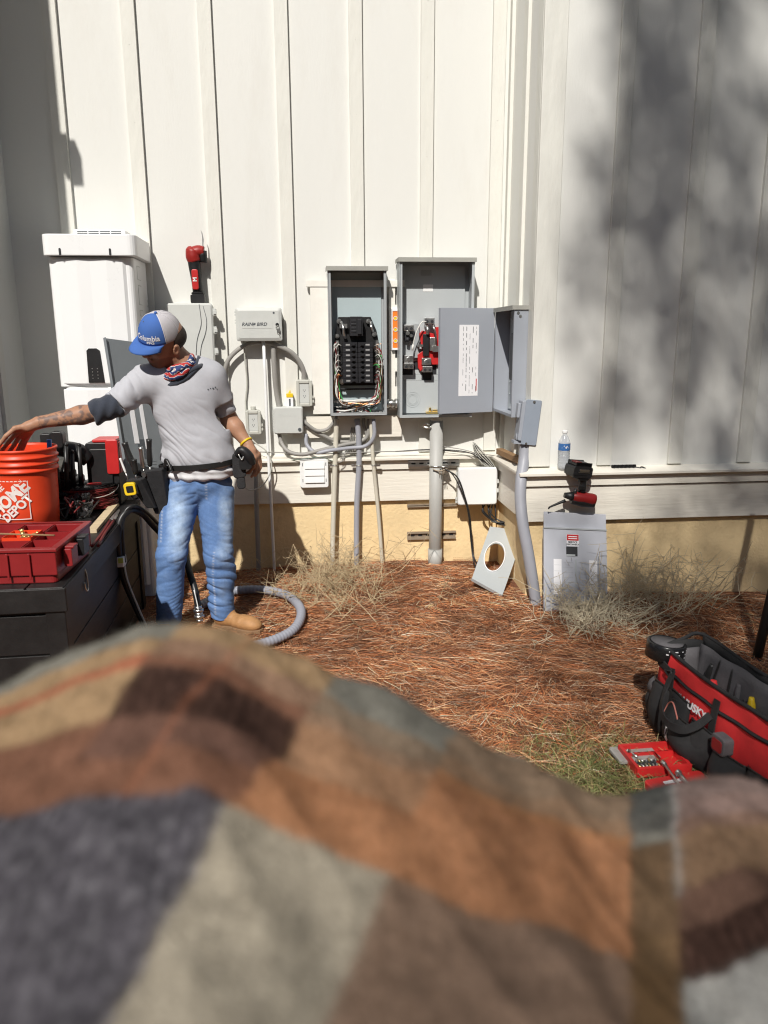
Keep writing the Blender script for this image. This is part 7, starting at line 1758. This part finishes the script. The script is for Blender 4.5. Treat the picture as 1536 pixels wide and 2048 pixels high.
def plaid(X, s):
    wob = .0035*mnoise.noise(Vector((X*35, s*35, 0)))+.002*mnoise.noise(Vector((X*110, s*110, 3)))
    p_ = X-.42*(s+.18)+wob; q_ = s+wob*1.3+.012*math.sin(X*9+1)
    pc = 0 if p_ < -.185 else 1 if p_ < -.055 else 2 if p_ < .048 else 3 if p_ < .22 else 4 if p_ < .262 else 5
    char, gre, brg, oli = (.070, .064, .075), (.33, .285, .21), (.23, .145, .095), (.15, .085, .035)
    brn, org, dbr, tan = (.19, .085, .048), (.40, .175, .072), (.055, .028, .020), (.34, .215, .105)
    ggr, rst, cream = (.20, .19, .155), (.36, .11, .05), (.34, .33, .30)
    if q_ < -.34: row = [brn, brg, char, gre, brn, char]
    elif q_ < -.172: row = [char, char, gre, brg, oli, cream]
    elif q_ < -.135: row = [brn, brn, org, org, (.17, .10, .045), dbr]
    elif q_ < -.105: row = [brn, (.14, .07, .048), org, org, (.15, .09, .045), (.14, .075, .05)]
    elif q_ < -.058: row = [tan, dbr, (.34, .18, .09), org, (.15, .09, .045), (.22, .13, .07)]
    elif q_ < -.045: row = [rst, brn, (.28, .17, .10), (.40, .18, .07), ggr, (.22, .13, .09)]
    elif q_ < -.022: row = [tan, (.26, .15, .09), (.24, .17, .11), (.30, .18, .10), (.12, .115, .10), (.26, .17, .14)]
    elif q_ < .03: row = [ggr, tan, ggr, (.27, .18, .11), (.10, .10, .09), (.24, .165, .14)]
    else: row = [org, brn, char, gre, brn, tan]
    c = np.array(row[pc])
    for cen, wdt, cc_, kk in ((-.128 if q_ > -.172 else 9, .004, (.46, .15, .06), .40), (.262 if q_ > -.11 else 9, .0045, (.42, .41, .38), .6)):
        t_ = max(0, 1-abs(p_-cen)/wdt); c = c*(1-t_*kk)+np.array(cc_)*t_*kk
    rib = math.sin((X-.12*s)*760+mnoise.noise(Vector((X*60, s*25, 4)))*2.5)
    c = c*(1+(.85 if c.max() < .1 else .12)*rib*(.6+.8*mnoise.noise(Vector((X*90, s*90, 8)))))
    sp_ = mnoise.noise(Vector((X*190, s*120, 5)))
    c = c*(1+.34*mnoise.noise(Vector((X*45, s*45, 1)))+(.8 if c.max() < .1 else .4)*sp_)+(max(0, sp_)*.11 if char[2] > .07 and q_ < -.172 and pc < 2 else 0)
    return np.clip(c, .008, .85)
for s in ss:
    for X in xs_: vs.append(blanket_pt(float(X), float(s))); bc_.append(plaid(float(X), float(s)))
nxx = len(xs_); G_ = np.array(bc_).reshape(len(ss), nxx, 3); raw = G_.copy()
for _ in range(5):                      # the dyed yarns run into each other at the edges of the checks
    G_[1:-1] = (G_[:-2]+2*G_[1:-1]+G_[2:])/4; G_[:, 1:-1] = (G_[:, :-2]+2*G_[:, 1:-1]+G_[:, 2:])/4
bc_ = G_*.45+raw*.55; bc_ = (bc_*.86+bc_.mean(2, keepdims=True)*.14).reshape(-1, 3)
q = MB(); q.add(vs, [(j*nxx+i, j*nxx+i+1, (j+1)*nxx+i+1, (j+1)*nxx+i) for j in range(len(ss)-1) for i in range(nxx-1)], 0, True)
M_['wool'] = mat('wool_plaid', (1, 1, 1), .98, var=.3, vscale=300, bump=.9, bscale=400, attr='col', sheen=0, spec=.05, rvar=0, bdist=.003)
bl = q.build('blanket', M_['wool'], None, label='brown, orange and grey plaid wool blanket draped over knees in the foreground', cat='blanket')
me = bl.data; ca = me.color_attributes.new('col', 'FLOAT_COLOR', 'POINT'); org_ = bl.location
# colours by nearest original vertex order (no vertices were merged)
cc4 = np.ones((len(me.vertices), 4))
if len(me.vertices) == len(vs): cc4[:, :3] = np.array(bc_)*.95
ca.data.foreach_set('color', cc4.ravel())
sd = bl.modifiers.new('thick', 'SOLIDIFY'); sd.thickness = .006
# fluff along the wool
n = 26000; Xf = rng.uniform(-.34, .5, n); sf = rng.uniform(-.5, .06, n); bp_ = np.array([tuple(blanket_pt(a, b)) for a, b in zip(Xf, sf)]); cf = np.array([plaid(a, b) for a, b in zip(Xf, sf)])*.86
a = rng.uniform(0, 2*PI, n); d = np.stack([np.cos(a)*.5, np.sin(a)*.5, rng.uniform(.3, 1, n)], 1)*rng.uniform(.002, .006, n)[:, None]
ribbons('wool_nap', bp_, d, d*0, np.full(n, .0005), cf, M_['wool'], None, None, None, 1, bl)
bpy.data.objects['wool_nap']['kind'] = 'stuff'

# ---------------------------------------------------------------- the tree behind the camera that dapples the bay
def wall_pt(x, y): q = w(x, y, -S); return q.x, q.z
bright = [(1165, 60, 42, 90), (1225, 165, 50, 45), (1150, 300, 35, 50), (1510, 45, 70, 55), (1525, 250, 38, 110), (1118, 250, 24, 330), (1112, 700, 26, 160), (1168, 735, 36, 55), (1240, 640, 26, 80), (1315, 770, 36, 80), (1262, 850, 50, 48), (1115, 930, 40, 60), (1440, 560, 30, 40), (1410, 700, 25, 40), (1290, 1000, 60, 40), (1325, 1085, 45, 40), (1190, 985, 50, 40), (1430, 900, 60, 30), (1500, 900, 30, 30)]
BW = []
for (x, y, rx, ry) in bright:
    X_, Z_ = wall_pt(x, y); BW.append((X_, Z_, rx/370, ry/370))
rt = random.Random(21)
tree = thing('shade_tree', (.0, -16.2, 0), 'leafy tree behind the viewer casting dappled shade on the bay wall', 'tree')
bark = mat('bark', (.14, .10, .07), .9, var=.3, bump=1, bscale=20, vscale=12)
leafm = mat('leaf_green', (.06, .10, .025), .6, var=.3, vscale=8)
clumps = []
gx = .14
Xc = 1.36
while Xc < 3.7:
    Zc = -2.6
    while Zc < 4.4:
        x_ = Xc+rt.uniform(-.06, .06); z_ = Zc+rt.uniform(-.06, .06); br_ = False; 
        for (a, b, ra, rb) in BW:
            if ((x_-a)/(ra*1.08+.03))**2+((z_-b)/(rb*1.08+.03))**2 < 1: br_ = True
        dens = .93
        if x_ < 1.50: dens = .72 if z_ > .9 else .12
        if z_ < -.1 and x_ < 1.95: dens = .10
        if z_ < .95 and z_ > .3 and x_ < 1.9: dens = .4
        if .55 < z_ < 1.25: dens *= .9
        if x_ > 2.6: dens = .95
        if z_ < -1.0 and x_ < 2.05: dens = .3 if x_ > 1.75 else .06
        if not br_ and rt.random() < dens:
            t_ = rt.uniform(13, 18); clumps.append(Vector((x_, -S, z_))-SUN*t_)
        Zc += gx
    Xc += gx
lv = []; 
for c in clumps:
    for k in range(13 if c.x+SUN.x*((-S-c.y)/SUN.y) < 2.15 else 10):
        lv.append((c+Vector((rt.gauss(0, .095), rt.gauss(0, .2), rt.gauss(0, .11)))))
for k in range(9000):                       # the crown's far side, where its shade falls beyond the bay
    c = Vector((rt.uniform(3.6, 8.5), -S, rt.uniform(-2.5, 4.8)))-SUN*rt.uniform(7.5, 13); lv.append(c)
P0 = np.array([tuple(v) for v in lv]); n = len(P0)
u = rng.normal(size=(n, 3)); u /= np.linalg.norm(u, axis=1)[:, None]; v = rng.normal(size=(n, 3)); v -= u*(u*v).sum(1)[:, None]; v /= np.linalg.norm(v, axis=1)[:, None]
L = rng.uniform(.05, .085, n)[:, None]; Wd = L*.6
V = np.stack([P0-u*L, P0-v*Wd, P0+u*L, P0+v*Wd], 1).reshape(-1, 3)-np.array(tuple(tree.location))
me = bpy.data.meshes.new('leaves'); me.from_pydata(V.tolist(), [], (np.arange(n*4).reshape(-1, 4)).tolist()); me.materials.append(leafm)
o = bpy.data.objects.new('crown', me); C.objects.link(o); o.parent = tree
q = MB(); base_ = Vector((.0, -16.2, 0)); fork = Vector((-.4, -14.2, 8.2)); q.tube([base_, base_+Vector((.05, .2, 2)), fork], [.26, .20, .16], 14, 0, 5); q.build('trunk', bark, tree)
q = MB(); rt2 = random.Random(3)
sel = rt2.sample(clumps, 26)
for c in sel[:9]:
    m_ = (fork+c)/2+Vector((rt2.uniform(-.3, .3), rt2.uniform(-.3, .3), .4)); q.tube([fork, m_, c], [.07, .035, .012], 8, 0, 5)
    for c2 in sorted(clumps, key=lambda z: (z-c).length)[8:26:6]: q.tube([m_, (m_+c2)/2, c2], [.02, .012, .006], 6)
q.build('limb', bark, tree)

# unseen woods, added round the garden to cut the low sky light
n = 30000
ang = rng.uniform(-.15*PI, 1.15*PI, n); rad = rng.uniform(15, 22, n); P0 = np.stack([-np.cos(ang)*rad, -2-np.sin(ang)*rad, rng.beta(1.3, 1.3, n)*10+.2], 1)
P0[:, 2] *= (.75+.25*np.sin(ang*9)+.12*np.sin(ang*23))
u = rng.normal(size=(n, 3)); u /= np.linalg.norm(u, axis=1)[:, None]; v = rng.normal(size=(n, 3)); v -= u*(u*v).sum(1)[:, None]; v /= np.linalg.norm(v, axis=1)[:, None]
L = rng.uniform(.25, .55, n)[:, None]; V = np.stack([P0-u*L, P0-v*L*.7, P0+u*L, P0+v*L*.7], 1).reshape(-1, 3)
me = bpy.data.meshes.new('added_woods'); me.from_pydata(V.tolist(), [], (np.arange(n*4).reshape(-1, 4)).tolist()); me.materials.append(leafm)
o = bpy.data.objects.new('added_woods', me); C.objects.link(o); tag(o, 'dark green unseen woods added round the garden to cut the sky light', 'added_woods', None, 'stuff')
